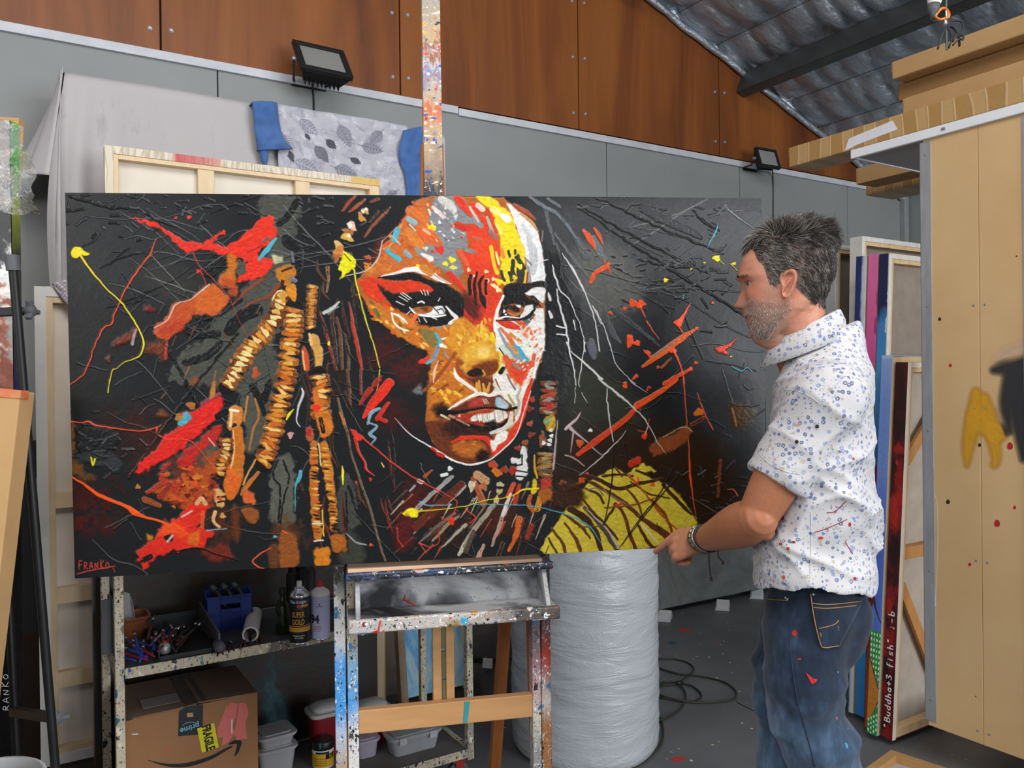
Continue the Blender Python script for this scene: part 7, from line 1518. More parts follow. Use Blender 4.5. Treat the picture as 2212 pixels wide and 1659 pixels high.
def rollr(a,z):return.302+.006*mnoise.noise((math.cos(a)*1.5,math.sin(a)*1.5,z*4))+.005*mnoise.noise((math.cos(a)*2,math.sin(a)*2,z*16+a*.8))+.003*mnoise.noise((math.cos(a)*5,math.sin(a)*5,z*34))-(.02*max(0,1-z/.04)**2)
mb=MB().loft([[(rollr(2*PI*k/72,z)*math.cos(2*PI*k/72),rollr(2*PI*k/72,z)*math.sin(2*PI*k/72),z)for k in range(72)]for z in[.0,.01,.025,.05]+[.05+1.25*i/130 for i in range(1,131)]],cap1=False)
obj('wrapped_layers',mb,M_BUB,roll,smooth=True);obj('roll_end',MB().lathe([(.30,1.298),(.25,1.292),(.05,1.29),(.045,1.25)],40,cap0=False),M_BUB,roll,smooth=True);obj('card_core',MB().lathe([(.045,1.30),(.04,1.30),(.04,1.1)],24,cap0=False),M_CARD,roll)
EY=R_(12);EX=Vector((math.cos(EY),math.sin(EY),0));EN=Vector((-math.sin(EY),math.cos(EY),0))
E0=Vector(((733-1106)/FPX*2.06,2.06,0))
ME=frame(E0,EX)
easel=thing('easel','large studio easel caked in paint, holding up the dark portrait painting','easel',M=ME)
def ez(px,py):
 p=PP(px,py,E0,EN);return(p-E0).dot(EX),p.z
def postmat(name,stops):
 t=NT(name);z=t.sep(t.co())[2];f=t.math('ADD',z,t.math('MULTIPLY',t.math('SUBTRACT',t.noise(5,5,.7,t.co((4,4,1))),.5),.14))
 mx=max(s_[0]for s_ in stops)
 c=t.ramp(t.math('DIVIDE',f,mx),[(s_[0]/mx,s_[1])for s_ in stops])
 c=grime(t,c,['#d6d4d0','#4a4038','#17171a','#e6e4e0','#2a2a2c','#8a3a2a','#3a6f9a'],1.3)
 t.color(c);t.set(rough=.42);t.bump(t.noise(40,5,.7),.4,.003);return t.m
M_PL1=postmat('post_paint_left',[(0,'#9c8468'),(.50,'#a98c68'),(.60,'#a8b4c4'),(.66,'#3f8ed0'),(.78,'#4a98d8'),(.83,'#b4b4b2'),(.93,'#c2c0bc'),(1.0,'#5d5d5e'),(1.1,'#2a2a2c')])
M_PL2=postmat('post_paint_left_inner',[(0,'#b7a68c'),(.45,'#cfccc6'),(.60,'#c9c8c6'),(.68,'#4a94d2'),(.77,'#7fa8c8'),(.82,'#9a8f7c'),(.95,'#b0a48e'),(1.1,'#55514c')])
M_PR1=postmat('post_paint_right',[(0,'#8a5f3a'),(.58,'#a06a3c'),(.63,'#c4b8b0'),(.68,'#a08880'),(.73,'#a83a24'),(.80,'#7a2a24'),(.86,'#3a3c3c'),(.93,'#4c5258'),(1.1,'#15171a')])
M_PR2=postmat('post_paint_right_inner',[(0,'#a89a84'),(.5,'#8f8f90'),(.60,'#c9c0b0'),(.70,'#b48890'),(.80,'#7a6a6a'),(.92,'#4a4a4c'),(1.1,'#2a2a2c')])
M_BEECH=plain('beech_bar','#b38352','#c49464',5,.5,stretch=(1,4,6));M_ORW=plain('orange_oiled_wood','#8a4f24','#a0602e',4,.45,stretch=(5,5,.8))
xl0,_=ez(721,1300);xl1,_=ez(745,1300);xl2,_=ez(748.5,1300);xl3,_=ez(773,1400);xr0,_=ez(1150,1400);xr1,_=ez(1168,1400);xr2,_=ez(1169.5,1400);xr3,_=ez(1190,1400)
ZTOP=1.045
obj('side_post',MB().box(xl0,xl1,0,.045,.0,ZTOP-.02),M_PL1,easel,bevel=.002);obj('inner_post',MB().box(xl2,xl3,.002,.042,.03,ZTOP-.03),M_PL2,easel,bevel=.002)
obj('side_post',MB().box(xr2,xr3,0,.045,.0,ZTOP-.005),M_PR1,easel,bevel=.004);obj('inner_post',MB().box(xr0,xr1,.002,.042,.03,ZTOP-.03),M_PR2,easel,bevel=.002)
obj('floor_runner',MB().box(xl0,xl1,-.28,.62,-.0,.05),M_BEECH,easel,bevel=.004)if False else None
z1=ez(776,1537)[1];z0=ez(775,1588)[1]
cb_=obj('cross_bar',MB().box(xl3,xr0,.004,.03,z0,z1),M_BEECH,easel,bevel=.002)
obj('teal_paint',MB().hexa([(ez(1001,1580)[0],.0022,z0+.004),(ez(1010,1580)[0],.0022,z0+.004),(ez(1001,1580)[0],.004,z0+.004),(ez(1010,1580)[0],.004,z0+.004),(ez(1004,1520)[0],.0022,z1-.002),(ez(1015,1520)[0],.0022,z1-.002),(ez(1004,1520)[0],.004,z1-.002),(ez(1015,1520)[0],.004,z1-.002)]),plain('teal_paint_mark','#2f8f98'),cb_)
obj('cross_bar',MB().box(xl1,xr2,.0,.045,.12,.19),M_BEECH,easel,bevel=.002)
t=NT('sprayed_tray');n=t.noise(3.2,4,.6,t.co((1,1,2.2)),.6);f=t.noise(140,2,.6)
base=t.ramp(n,[(.36,'#1c1c1e'),(.44,'#66666a'),(.52,'#a9a9ab'),(.59,'#a09c96'),(.66,'#4a433c'),(.72,'#232224')]);base=t.mix(t.ramp(f,[(.62,0.),(.72,.6)]),base,'#1c1c1e')
t.color(base);t.set(rough=.5);t.bump(t.noise(60,4,.6),.2,.002);M_TRAYP=t.m
t=NT('caked_lip');base=t.ramp(t.noise(4,5,.7,t.co((1.2,1,2))),[(.32,'#8a6a34'),(.42,'#b4aca4'),(.56,'#a8a8aa'),(.66,'#6d5a50'),(.74,'#2c2422')])
base=t.mix(t.ramp(t.math('ADD',t.sep(t.co())[0],t.math('MULTIPLY',t.noise(6,4,.7),.3)),[(0.,0.),(.44,0.),(.56,.85),(1.,.9)]),base,'#33271f');base=grime(t,base,['#dcdad6','#3a2f2a','#c8402a','#e6e6e4','#1c1c1e','#2f9fc0','#1f2a5a','#8a2a24','#d8d4ca','#b8862a'],1.0,(1,1,1));t.color(base);t.set(rough=.35);t.bump(t.noise(30,5,.75),.8,.006);M_LIPC=t.m
t=NT('caked_rail');base=t.ramp(t.noise(5,5,.7,t.co((1,1,3))),[(.36,'#131416'),(.48,'#1f2328'),(.58,'#2a3c5a'),(.66,'#6a6c70'),(.74,'#1a1a1c')])
base=grime(t,base,['#b4b4b2','#2a4a80','#2f6fb0','#c8402a','#dcdcda','#0f0f10','#7a2a20'],1.0,(.5,1,1));t.color(base);t.set(rough=.3);t.bump(t.noise(34,5,.75),.8,.006);M_RAILC=t.m
zr1=1.026;tx0,tx1=ez(746,1240)[0],ez(1187,1240)[0]
zl1=1.49-(1331-824)/FPX*1.96;zl0=zl1-.032
obj('painting_ledge',MB().box(tx0+.005,tx1-.04,-.085,.01,zr1+.001,zr1+.010),plain('clean_ledge_wood','#c7a283','#d0ae90',6,.6),easel,bevel=.002)
obj('top_rail',MB().box(tx0,tx1-.012,-.092,-.072,zr1-.018,zr1+.001),M_RAILC,easel,bevel=.005)
obj('tray_top',MB().box(tx0+.002,tx1-.014,-.0715,.0,zr1-.008,zr1+.0005),M_RAILC,easel)
obj('tray_back',MB().box(tx0+.02,tx1-.02,-.018,-.006,zl1-.006,zr1-.009),M_TRAYP,easel)
obj('tray_floor',MB().box(tx0+.004,tx1-.012,-.125,-.006,zl1-.014,zl1-.006),M_TRAYP,easel)
obj('tray_lip',MB().box(ez(757,1345)[0]-.006,tx1-.010,-.142,-.1255,zl0,zl1),M_LIPC,easel,bevel=.004)
for x in(tx0+.022,tx1-.04):obj('tray_cheek',MB().hexa([(x,-.125,zl1-.006),(x+.012,-.125,zl1-.006),(x,-.0185,zl1-.006),(x+.012,-.0185,zl1-.006),(x,-.0715,zr1-.018),(x+.012,-.0715,zr1-.018),(x,-.0185,zr1-.009),(x+.012,-.0185,zr1-.009)]),M_TRAYP,easel,bevel=.002)
def ezy(px,py,y):
 p=PP(px,py,E0+EN*y,EN);return((p-E0).dot(EX),y,p.z)
obj('dried_paint',MB().tube([ezy(876,1284,-.020),ezy(874,1296,-.022),ezy(886,1302,-.06),ezy(898,1306,-.075)],[.001,.003,.0035,.002],8,flat=.4),plain('red_dried_paint','#c0281c'),easel,smooth=True)
obj('dried_paint',MB().tube([(ez(818,1320)[0],-.126,zl1-.004),(ez(816,1335)[0],-.1435,zl1-.004),(ez(812,1350)[0],-.1435,zl0+.006),(ez(803,1357)[0],-.1435,zl0+.001)],[.001,.002,.002,.0035],8,flat=.5),bpy.data.materials['red_dried_paint'],easel,smooth=True)
obj('dried_paint',MB().tube([(ez(796,1331)[0],-.1432,zl1-.002),(ez(796,1345)[0],-.1432,zl1-.016)],[.003,.0015],8,flat=.5),M_WPR,easel,smooth=True)
for a,b_,m in((938,957,M_ORW),(967,985,M_ORW)):
 x0,x1=ez(a,1430)[0],ez(b_,1430)[0]
 obj('mast_slat',MB().box(x0,x1,.0035,.024,z1-.03,zl1),plain('worn_beech','#94664a','#7f6a66',4,.5),easel,bevel=.0015)if m is None else obj('mast_slat',MB().box(x0,x1,.032,.052,z1-.03,zl1),M_BEECH,easel,bevel=.0015)
xm0,xm1=ez(957.5,1430)[0],ez(966.5,1430)[0]
for k in range(4):
 zA=z1-.02+k*.075;obj('ratchet_plate',MB().box(xm0,xm1,.034,.046,zA,zA+.068),plain('brass_grime','#6a664a','#7c775a',8,.4,.5)if k==0 else bpy.data.materials['brass_grime'],easel,bevel=.001)
t=NT('mast_paint');z=t.sep(t.co())[2]
f=t.math('ADD',z,t.math('MULTIPLY',t.math('SUBTRACT',t.noise(9,5,.7,t.co((6,6,1.6))),.5),.22))
base=t.ramp(t.math('DIVIDE',t.math('SUBTRACT',f,1.9),.75),[(0.0,'#2a4a8c'),(.10,'#25262c'),(.16,'#7c6a5a'),(.30,'#b49a7c'),(.38,'#c4582a'),(.42,'#b9a184'),(.52,'#7a7aa0'),(.56,'#b8b4b4'),(.60,'#8c4436'),(.64,'#b89a70'),(.76,'#8f8a84'),(.80,'#c48aa0'),(.86,'#c9b088'),(1.0,'#d2bc94')])
base=grime(t,base,['#ddd2bc','#8f7f78','#2f4fa0','#c84a2a','#1f1f22','#c9a05a','#6f8fb4','#d8c8a4'],.45,(1,1,2.2));t.color(base);t.set(rough=.4);t.bump(t.noise(24,5,.75),.7,.006);M_MAST=t.m
def mast_piece(name,pa0,pa1,d0,d1,m,y0,y1,ext=0.0):
 """strip between photograph points pa (left, right at the top) and the same lower down, standing behind the painting"""
 vs=[]
 for(l,r_,yy),d in((pa1,d1),(pa0,d0)):
  for dy in(y0,y1):
   for x in(l,r_):
    p=P(x,yy,d)+EN*dy;q_=ME.inverted()@p;vs.append(tuple(q_))
 return obj(name,MB().hexa(vs),m,easel,bevel=.002)
mast_piece('mast',(907.5,946.5,-160),(916,957,470),2.115,2.105,M_MAST,-.012,.012)
mast_piece('mast',(916,957,472),(940,983,1200),2.105,2.10,M_MAST,-.012,.012)
mast_piece('mast_guide',(909,915.5,312),(908.5,916,470),2.112,2.11,M_ORW,-.010,.022);mast_piece('mast_guide',(949.5,957,312),(956,962,470),2.12,2.12,M_ORW,-.010,.022)
def leg(pa,pb,w,m,name='back_leg'):
 a=ME.inverted()@pa;b_=ME.inverted()@pb;d=b_-a;M=frame(a,d,Vector((0,1,0)))
 obj(name,MB().box(0,d.length,-w/2,w/2,-.018,.018,M),m,easel,bevel=.002)
ga,gb=P(1098,1240,2.32),P(1066,1690,2.56);gb2=gb+(gb-ga)*((gb.z-.01)/(ga.z-gb.z));leg(ga,gb2,.032,M_ORW)
ha,hb_=P(1141,1250,2.24),P(1155,1690,2.24);hb2=hb_+(hb_-ha)*((hb_.z-.01)/(ha.z-hb_.z));leg(ha,hb2,.014,M_ORW)
ka,kb=P(770,1240,2.22),P(752,1690,2.42);kb2=kb+(kb-ka)*((kb.z-.01)/(ka.z-kb.z));leg(ka,kb2,.02,M_ORW)
obj('leg_brace',MB().box(xl1,xr2+.0,.05,.08,.98,1.02),M_ORW,easel,bevel=.002)
YB=R_(20)
MF=Vector((-math.cos(YB),math.sin(YB),0));ML=Vector((-math.sin(YB),-math.cos(YB),0))
MBASE=Vector((.645,1.735,0))
man=thing('person','man in flowered white shirt and spattered jeans pointing at the painting','person',loc=MBASE)
IM=Matrix.Translation(-MBASE)
def mp(x,y,z):return MBASE+MF*x+ML*y+Z*z
def remesh(mb,vox,it=3,f=.5):
 me=mb.mesh('tmp');fixn(me);o=bpy.data.objects.new('tmp',me);COL.objects.link(o)
 m=o.modifiers.new('r','REMESH');m.mode='VOXEL';m.voxel_size=vox
 bpy.context.view_layer.update()
 r=bpy.data.meshes.new_from_object(o.evaluated_get(bpy.context.evaluated_depsgraph_get()))
 bpy.data.objects.remove(o);bpy.data.meshes.remove(me)
 bm=bmesh.new();bm.from_mesh(r)
 for _ in range(it):bmesh.ops.smooth_vert(bm,verts=bm.verts,factor=f,use_axis_x=True,use_axis_y=True,use_axis_z=True)
 bm.to_mesh(r);bm.free();return r
def limb(mb,cs,rs,n=20,side=None):
 """tube with elliptic sections: rs entries r or (ra, rb); side gives the rb direction"""
 q_=spline([(*c,*(r if hasattr(r,'__len__')else(r,r)))for c,r in zip(cs,rs)],5)
 C=[Vector(a[:3])for a in q_];rings=[]
 for i,c in enumerate(C):
  t_=(C[min(i+1,len(C)-1)]-C[max(i-1,0)]).normalized()
  b_=side if side is not None else Vector((0,0,1))if abs(t_.z)<.8 else MF
  b_=(b_-t_*b_.dot(t_)).normalized();a_=b_.cross(t_)
  rings.append([c+a_*math.cos(k*2*PI/n)*q_[i][3]+b_*math.sin(k*2*PI/n)*q_[i][4]for k in range(n)])
 t0=(C[0]-C[1]).normalized();t1=(C[-1]-C[-2]).normalized()
 def cap(ring,c,t_,rr):return[[c+(p-c)*s_+t_*rr*h for p in ring]for s_,h in((.86,.45),(.5,.8),(.12,.95))]
 rings=cap(rings[0],C[0],t0,min(q_[0][3:]))[::-1]+rings+cap(rings[-1],C[-1],t1,min(q_[-1][3:]))
 mb.loft(rings)
YH=R_(11);HF=Vector((-math.cos(YH),math.sin(YH),0));HL=Vector((-math.sin(YH),-math.cos(YH),0));HO=P(1700,612,1.70)
def hp_(x,y,z):return HO+HF*x+HL*y+Z*z
_pz=[.122,.115,.104,.092,.078,.0636,.0476,.030,.0127,.0012,-.0106,-.022,-.0395,-.0439,-.0497,-.0515,-.054,-.0613,-.0672,-.070,-.077,-.0845,-.0887,-.100,-.111,-.1145,-.117]
_f0=[-.02,.015,.040,.056,.0685,.083,.0935,.0975,.0985,.0915,.0905,.0965,.1055,.1078,.1055,.096,.0905,.0893,.0890,.0835,.0840,.0805,.0778,.0768,.0715,.062,.048]
_f1=[-.02,.015,.040,.056,.0685,.083,.0925,.0955,.0950,.0890,.0870,.0865,.0860,.0858,.0850,.0850,.0848,.0845,.0830,.0800,.0790,.0775,.0765,.0755,.0700,.060,.046]
_bk=[-.03,-.062,-.078,-.086,-.0915,-.094,-.0945,-.094,-.091,-.087,-.083,-.078,-.066,-.062,-.055,-.052,-.048,-.040,-.032,-.028,-.018,-.008,-.002,.010,.022,.028,.034]
_wd=[.012,.042,.058,.066,.0715,.0745,.076,.076,.0755,.075,.0745,.0735,.071,.0705,.069,.0685,.068,.066,.064,.063,.060,.056,.0535,.046,.035,.028,.016]
def pI(a,z):return float(np.interp(-z,[-k for k in _pz],a))
def headpt(z,s_,front):
 f0,f1,b,w=(pI(a,z)for a in(_f0,_f1,_bk,_wd));y=w*s_;c=min(-.005,(f1+b)/2)if z>-.06 else(f1*.35+b*.65)
 if front:
  x=c+(f1-c)*max(0,1-abs(s_)**3.3)**(1/1.9)
  nw=.0105+.006*math.exp(-((z+.046)/.014)**2)+(.012 if z<-.056 else 0)+(.02 if z>.005 else 0)
  x+=(f0-f1)*math.exp(-(y/nw)**2)
  g_=lambda yy,zz,sy,sz:math.exp(-((abs(y)-yy)/sy)**2-((z-zz)/sz)**2)
  x+=-.0085*g_(.031,-.001,.014,.0095)+.0055*g_(.031,-.003,.011,.006)+.0045*g_(.027,.015,.02,.006)+.004*g_(.046,-.028,.018,.014)-.004*g_(.030,-.058,.010,.02)+.004*g_(.0135,-.046,.005,.006)-.0035*g_(.018,-.070,.012,.0025)
  x-=.0050*g_(.034,.0,.012,.0023)
  x-=.0016*g_(.0,.048,.05,.0016)+.0014*g_(.0,.038,.05,.0015)
 else:x=c-(c-b)*max(0,1-abs(s_)**2.3)**.5
 return x,y,z
body=MB();zz_=[]
for a,b in zip(_pz[:-1],_pz[1:]):
 k=max(1,int(round((a-b)/.0022)));zz_+=[a+(b-a)*i/k for i in range(k)]
zz_.append(_pz[-1]);NA=44
SS=[math.sin(-PI/2+PI*i/NA)for i in range(NA+1)]
body.loft([[hp_(*headpt(z,s_,True))for s_ in SS]+[hp_(*headpt(z,s_,False))for s_ in SS[-2:0:-1]]for z in zz_])
for sg in(1,-1):
 E=[(-.004,.028),(.004,.022),(.007,.008),(.006,-.010),(.003,-.024),(-.004,-.030),(-.010,-.024),(-.017,-.008),(-.021,.010),(-.018,.024),(-.011,.030)]
 ep=lambda x,z,o:hp_(x+.014-z*.10,sg*(.071+o+max(0,-x)*.35),z-.010)
 R0=spline(E,4,True)
 body.loft([[ep(x*.75,z*.8,-.004)for x,z in R0],[ep(x,z,.004)for x,z in R0],[ep(x,z,.009)for x,z in R0],[ep(x*.78+.001,z*.82,.0105)for x,z in R0],[ep(x*.62+.002,z*.7,.0035)for x,z in R0],[ep(x*.2+.003,z*.3,-.003)for x,z in R0]])
 limb(body,[ep(.004,-.014,.004),ep(.000,-.004,.006),ep(-.008,.010,.007)],[.0022,.0035,.003],8)
limb(body,[hp_(-.022,0,-.02),hp_(-.020,0,-.070),P(1731,735,1.715),P(1760,790,1.73)],[(.050,.052),(.053,.055),(.058,.062),(.085,.072)],28,HF)
limb(body,[hp_(.052,0,-.108),hp_(.010,0,-.118),P(1716,752,1.705)],[.022,.032,.035],18)
limb(body,[hp_(-.035,.045,-.055),P(1712,735,1.685),P(1704,775,1.69)],[.010,.012,.009],12)
limb(body,[mp(-.015,0,1.52),mp(-.02,0,1.40),mp(-.01,0,1.22),mp(0,0,1.08),mp(.0,0,.95)],[(.11,.06),(.14,.075),(.13,.072),(.125,.068),(.12,.06)],28,MF)
ELB,WRI=P(1632,1122,1.625),P(1517,1167,1.875)
SHO=mp(-.012,.17,1.455)
armd=(WRI-ELB).normalized()
limb(body,[mp(-.01,.10,1.44),SHO-Z*.02,SHO.lerp(ELB,.35),SHO.lerp(ELB,.7),SHO.lerp(ELB,.97)],[.04,.044,.048,.047,.039],26)
limb(body,[ELB-armd*.012,ELB+armd*.03,ELB.lerp(WRI,.28),ELB.lerp(WRI,.5),ELB.lerp(WRI,.8),WRI,WRI+armd*.02],[.040,.0455,.0465,.041,.032,(.030,.024),(.031,.023)],26)
limb(body,[ELB+Vector((.012,-.012,-.004)),ELB+Vector((.018,-.010,-.024))],[.024,.018],14)
TIP=P(1411,1192,2.062);hd_=(TIP-WRI).normalized();nb=(Vector((-.45,-.62,.52)));nb=(nb-hd_*nb.dot(hd_)).normalized();hs=hd_.cross(nb)
if hs.z<0:hs=-hs
def hq(d,s_,n_):return WRI+hd_*d+hs*s_+nb*n_
limb(body,[hq(-.01,0,0),hq(.03,.002,.002),hq(.065,.000,.004),hq(.092,-.003,.003)],[(.024,.029),(.019,.036),(.016,.043),(.013,.041)],24,hs)
LT=(TIP-WRI).length
FG=[([(.055,.026,.002),(.096,.030,.004),(.142,.020,.004),(.172,.010,.001),(LT-.006,.001,-.003)],[.012,.0125,.0098,.0092,.0072]),([(.06,.008,.004),(.101,.010,.010),(.138,.006,-.006),(.138,.002,-.030),(.112,.002,-.038)],[.011,.0122,.0105,.0098,.008]),([(.06,-.012,.004),(.096,-.012,.009),(.128,-.013,-.010),(.124,-.014,-.032),(.100,-.013,-.038)],[.011,.0118,.0100,.0092,.0078]),([(.055,-.030,.002),(.085,-.033,.005),(.110,-.032,-.010),(.106,-.031,-.028),(.088,-.029,-.034)],[.010,.0105,.0088,.008,.007]),([(.012,.020,-.010),(.045,.040,-.018),(.080,.044,-.022),(.108,.036,-.022),(.128,.028,-.020)],[.014,.0145,.0112,.0102,.0078])]
for cs,rs in FG:limb(body,[hq(*c)for c in cs],rs,14)
for d,s_,n_ in((.096,.030,.012),(.100,.009,.017),(.096,-.012,.015),(.085,-.032,.011)):limb(body,[hq(d-.006,s_,n_-.006),hq(d+.003,s_,n_-.005)],[.0085,.008],10)
SHR=mp(-.01,-.175,1.45);ELR=mp(-.03,-.22,1.17);WRR=mp(.01,-.22,.93)
limb(body,[SHR,SHR.lerp(ELR,.5),ELR,ELR.lerp(WRR,.3),WRR],[.055,.046,.041,.042,.027],20);limb(body,[WRR,WRR+Vector((-.03,.01,-.05)),WRR+Vector((-.05,.012,-.10))],[.025,.034,.026],14)
for k in range(4):limb(body,[WRR+Vector((-.05+.0,.012-.026+k*.018,-.09)),WRR+Vector((-.06,-.014+k*.018,-.13)),WRR+Vector((-.05,-.012+k*.018,-.165))],[.010,.009,.007],10)
limb(body,[WRR+Vector((-.02,-.03,-.03)),WRR+Vector((-.06,-.035,-.07)),WRR+Vector((-.07,-.03,-.10))],[.012,.011,.008],10)
LEGL=[P(1748,1320,1.70),P(1738,1400,1.665),P(1740,1500,1.655),P(1758,1580,1.66),P(1783,1662,1.67),Vector((.688,1.69,.30)),Vector((.700,1.70,.09))]
LEGR=[P(1745,1320,1.80),P(1716,1420,1.83),P(1712,1500,1.84),P(1722,1600,1.84),Vector((.60,1.86,.48)),Vector((.585,1.90,.28)),Vector((.575,1.905,.09))]
for LG in(LEGL,LEGR):limb(body,LG,[.07,.072,.066,.058,.052,.046,.036],18)
bme_=remesh(body,.0026,2,.45);bme_.transform(IM);bme_.name='body'
co_=np.empty(len(bme_.vertices)*3,np.float32);bme_.vertices.foreach_get('co',co_);co_=co_.reshape(-1,3).astype(float)+np.array(MBASE)
rel=co_-np.array(HO);hx=rel@np.array(HF);hy=rel@np.array(HL);hz=rel[:,2]
def sm(a,lo,hi):
 u=np.clip((a-lo)/(hi-lo),0,1);return u*u*(3-2*u)
C_=np.tile(np.array(lin('#c58c74')),(len(co_),1))
def tint(m,c,k=1.0):
 global C_
 C_=C_*(1-(m*k)[:,None])+np.array(lin(c))*(m*k)[:,None]
onh=(np.abs(rel).max(1)<.16)
nz_=np.array([mnoise.noise((p[0]*60,p[1]*60,p[2]*60))for p in co_])if len(co_)<400000 else 0
tint(.5+.5*np.clip(nz_,-1,1),'#b37052',.5)
arm_=(co_[:,2]<1.36);tint(arm_*1.0,'#9f6340',.75);tint(sm(hd_.dot(Vector((0,0,0)))+(co_-np.array(WRI))@np.array(hd_),.0,.05)*(co_[:,2]<1.2)*(co_[:,1]>1.8),'#c98a70',.8)
tint(np.exp(-((hx-.10)/.018)**2-(hz+.042)**2/.018**2)*onh,'#bd5a4a',.6);tint(np.exp(-((np.abs(hy)-.05)/.02)**2-((hz+.02)/.02)**2-((hx-.06)/.03)**2)*onh,'#b0573f',.45)
tint((np.abs(hy)>.071)*np.exp(-((hx+.012)/.03)**2-(hz/.035)**2)*onh,'#ad5540',.6)
bd=sm(-hz+.25*(hx-.06)*(hx>.06),.030,.056)*sm(hx,-.004,.018)*(hz>-.125)*onh;bd=np.maximum(bd,np.exp(-((hx-.040)/.014)**2-((hz+.026)/.022)**2)*(np.abs(hy)>.05)*onh*.7)
tint(bd,'#8d7668',.62);tint(np.exp(-((hz+.0715)/.0042)**2)*(np.abs(hy)<.024)*(hx>.07)*onh,'#a0524a',.9)
tint(np.exp(-((hz-.0145+np.abs(hy)*.05)/.0036)**2)*(np.abs(hy)>.010)*(np.abs(hy)<.050)*(hx>.065)*onh,'#3f2e24',.4)
def hairline(x,z):
 fr=z-np.interp(x,[-.12,-.070,-.035,-.008,.000,.018,.026,.042,.054,.066,.072,.082],[-.055,-.053,-.042,-.020,.018,.020,-.006,-.010,.030,.044,.066,.074]);return fr
hl=hairline(hx,hz);scalp=(hl>0)*onh*((hx<.082)|(hz>.07))*(np.abs(hy)<.0785)
tint(scalp*1.0,'#3b342f',.95)
tint(np.exp(-((hx-.084)/.012)**2-((np.abs(hy)-.033)/.014)**2-((hz-.0005)/.0026)**2)*onh,'#2c1812',.9)
ca=bme_.color_attributes.new('skin','FLOAT_COLOR','POINT');ca.data.foreach_set('color',np.c_[C_,np.ones(len(C_))].astype(np.float32).ravel())
t=NT('skin');vc=t.node('ShaderNodeVertexColor');vc.layer_name='skin';fine_=t.noise(420,3,.6)
t.color(t.mix(t.math('MULTIPLY',t.ramp(t.noise(150,3,.6),[(.4,0.),(.7,1.)]),.18),vc.outputs[0],'#8a4630'));t.set(rough=.5,spec=.4,sss=.08);t.b.inputs['Subsurface Radius'].default_value=(.01,.004,.002);t.bump(t.math('ADD',fine_,t.math('MULTIPLY',t.noise(60,3,.6),1.2)),.12,.002);M_SKIN=t.m
bo=obj('body',bme_,M_SKIN,man,smooth=True,fix=False)
M_EYE=plain('eye_white','#a59890',rough=.15);M_IRIS=plain('iris','#33261c',rough=.1)
for sg in(1,-1):
 e_=obj('eye',MB().lathe([(.0117*math.cos(a),.0117*math.sin(a))for a in np.linspace(-1.5,1.5,12)],18,IM@Matrix.Translation(hp_(.0712,sg*.032,-.0004))),M_EYE,man,smooth=True)
 c=hp_(.0712,sg*.032,-.0004);dr=(HF+Z*-.05-HL*sg*.02).normalized();obj('iris',MB().lathe([(.0068,.0098),(.0045,.0112),(.0005,.0121)],16,IM@frame(c,dr.orthogonal(),dr)),M_IRIS,e_,smooth=True)
hv,hf_,hcol=[],[],[]
def strand(p,pts,w,c):
 n=len(hv);k=len(pts);ax=(pts[-1]-pts[0]).normalized();a_=ax.orthogonal().normalized();b_=ax.cross(a_)
 for i,q_ in enumerate(pts):
  r=w*(1-.8*i/(k-1))
  for j in range(3):an_=j*2*PI/3;hv.append(tuple(q_+(a_*math.cos(an_)+b_*math.sin(an_))*r-MBASE));hcol.append(c)
 for i in range(k-1):
  for j in range(3):l=(j+1)%3;hf_.append((n+i*3+j,n+i*3+l,n+(i+1)*3+l,n+(i+1)*3+j))
hr=random.Random(3);cnt=0;bvb=BVHTree.FromPolygons([Vector(v.co)+MBASE for v in bme_.vertices],[tuple(p.vertices)for p in bme_.polygons])
def fs(s_):return s_ if hr.random()<.35 else math.copysign((1-hr.random()**1.9)**(1/3.3),s_)
GC=[lin(c)for c in('#241c18','#332a24','#4a423d','#6d6660','#8f8983','#3d322b','#28201c','#a8a29b')]
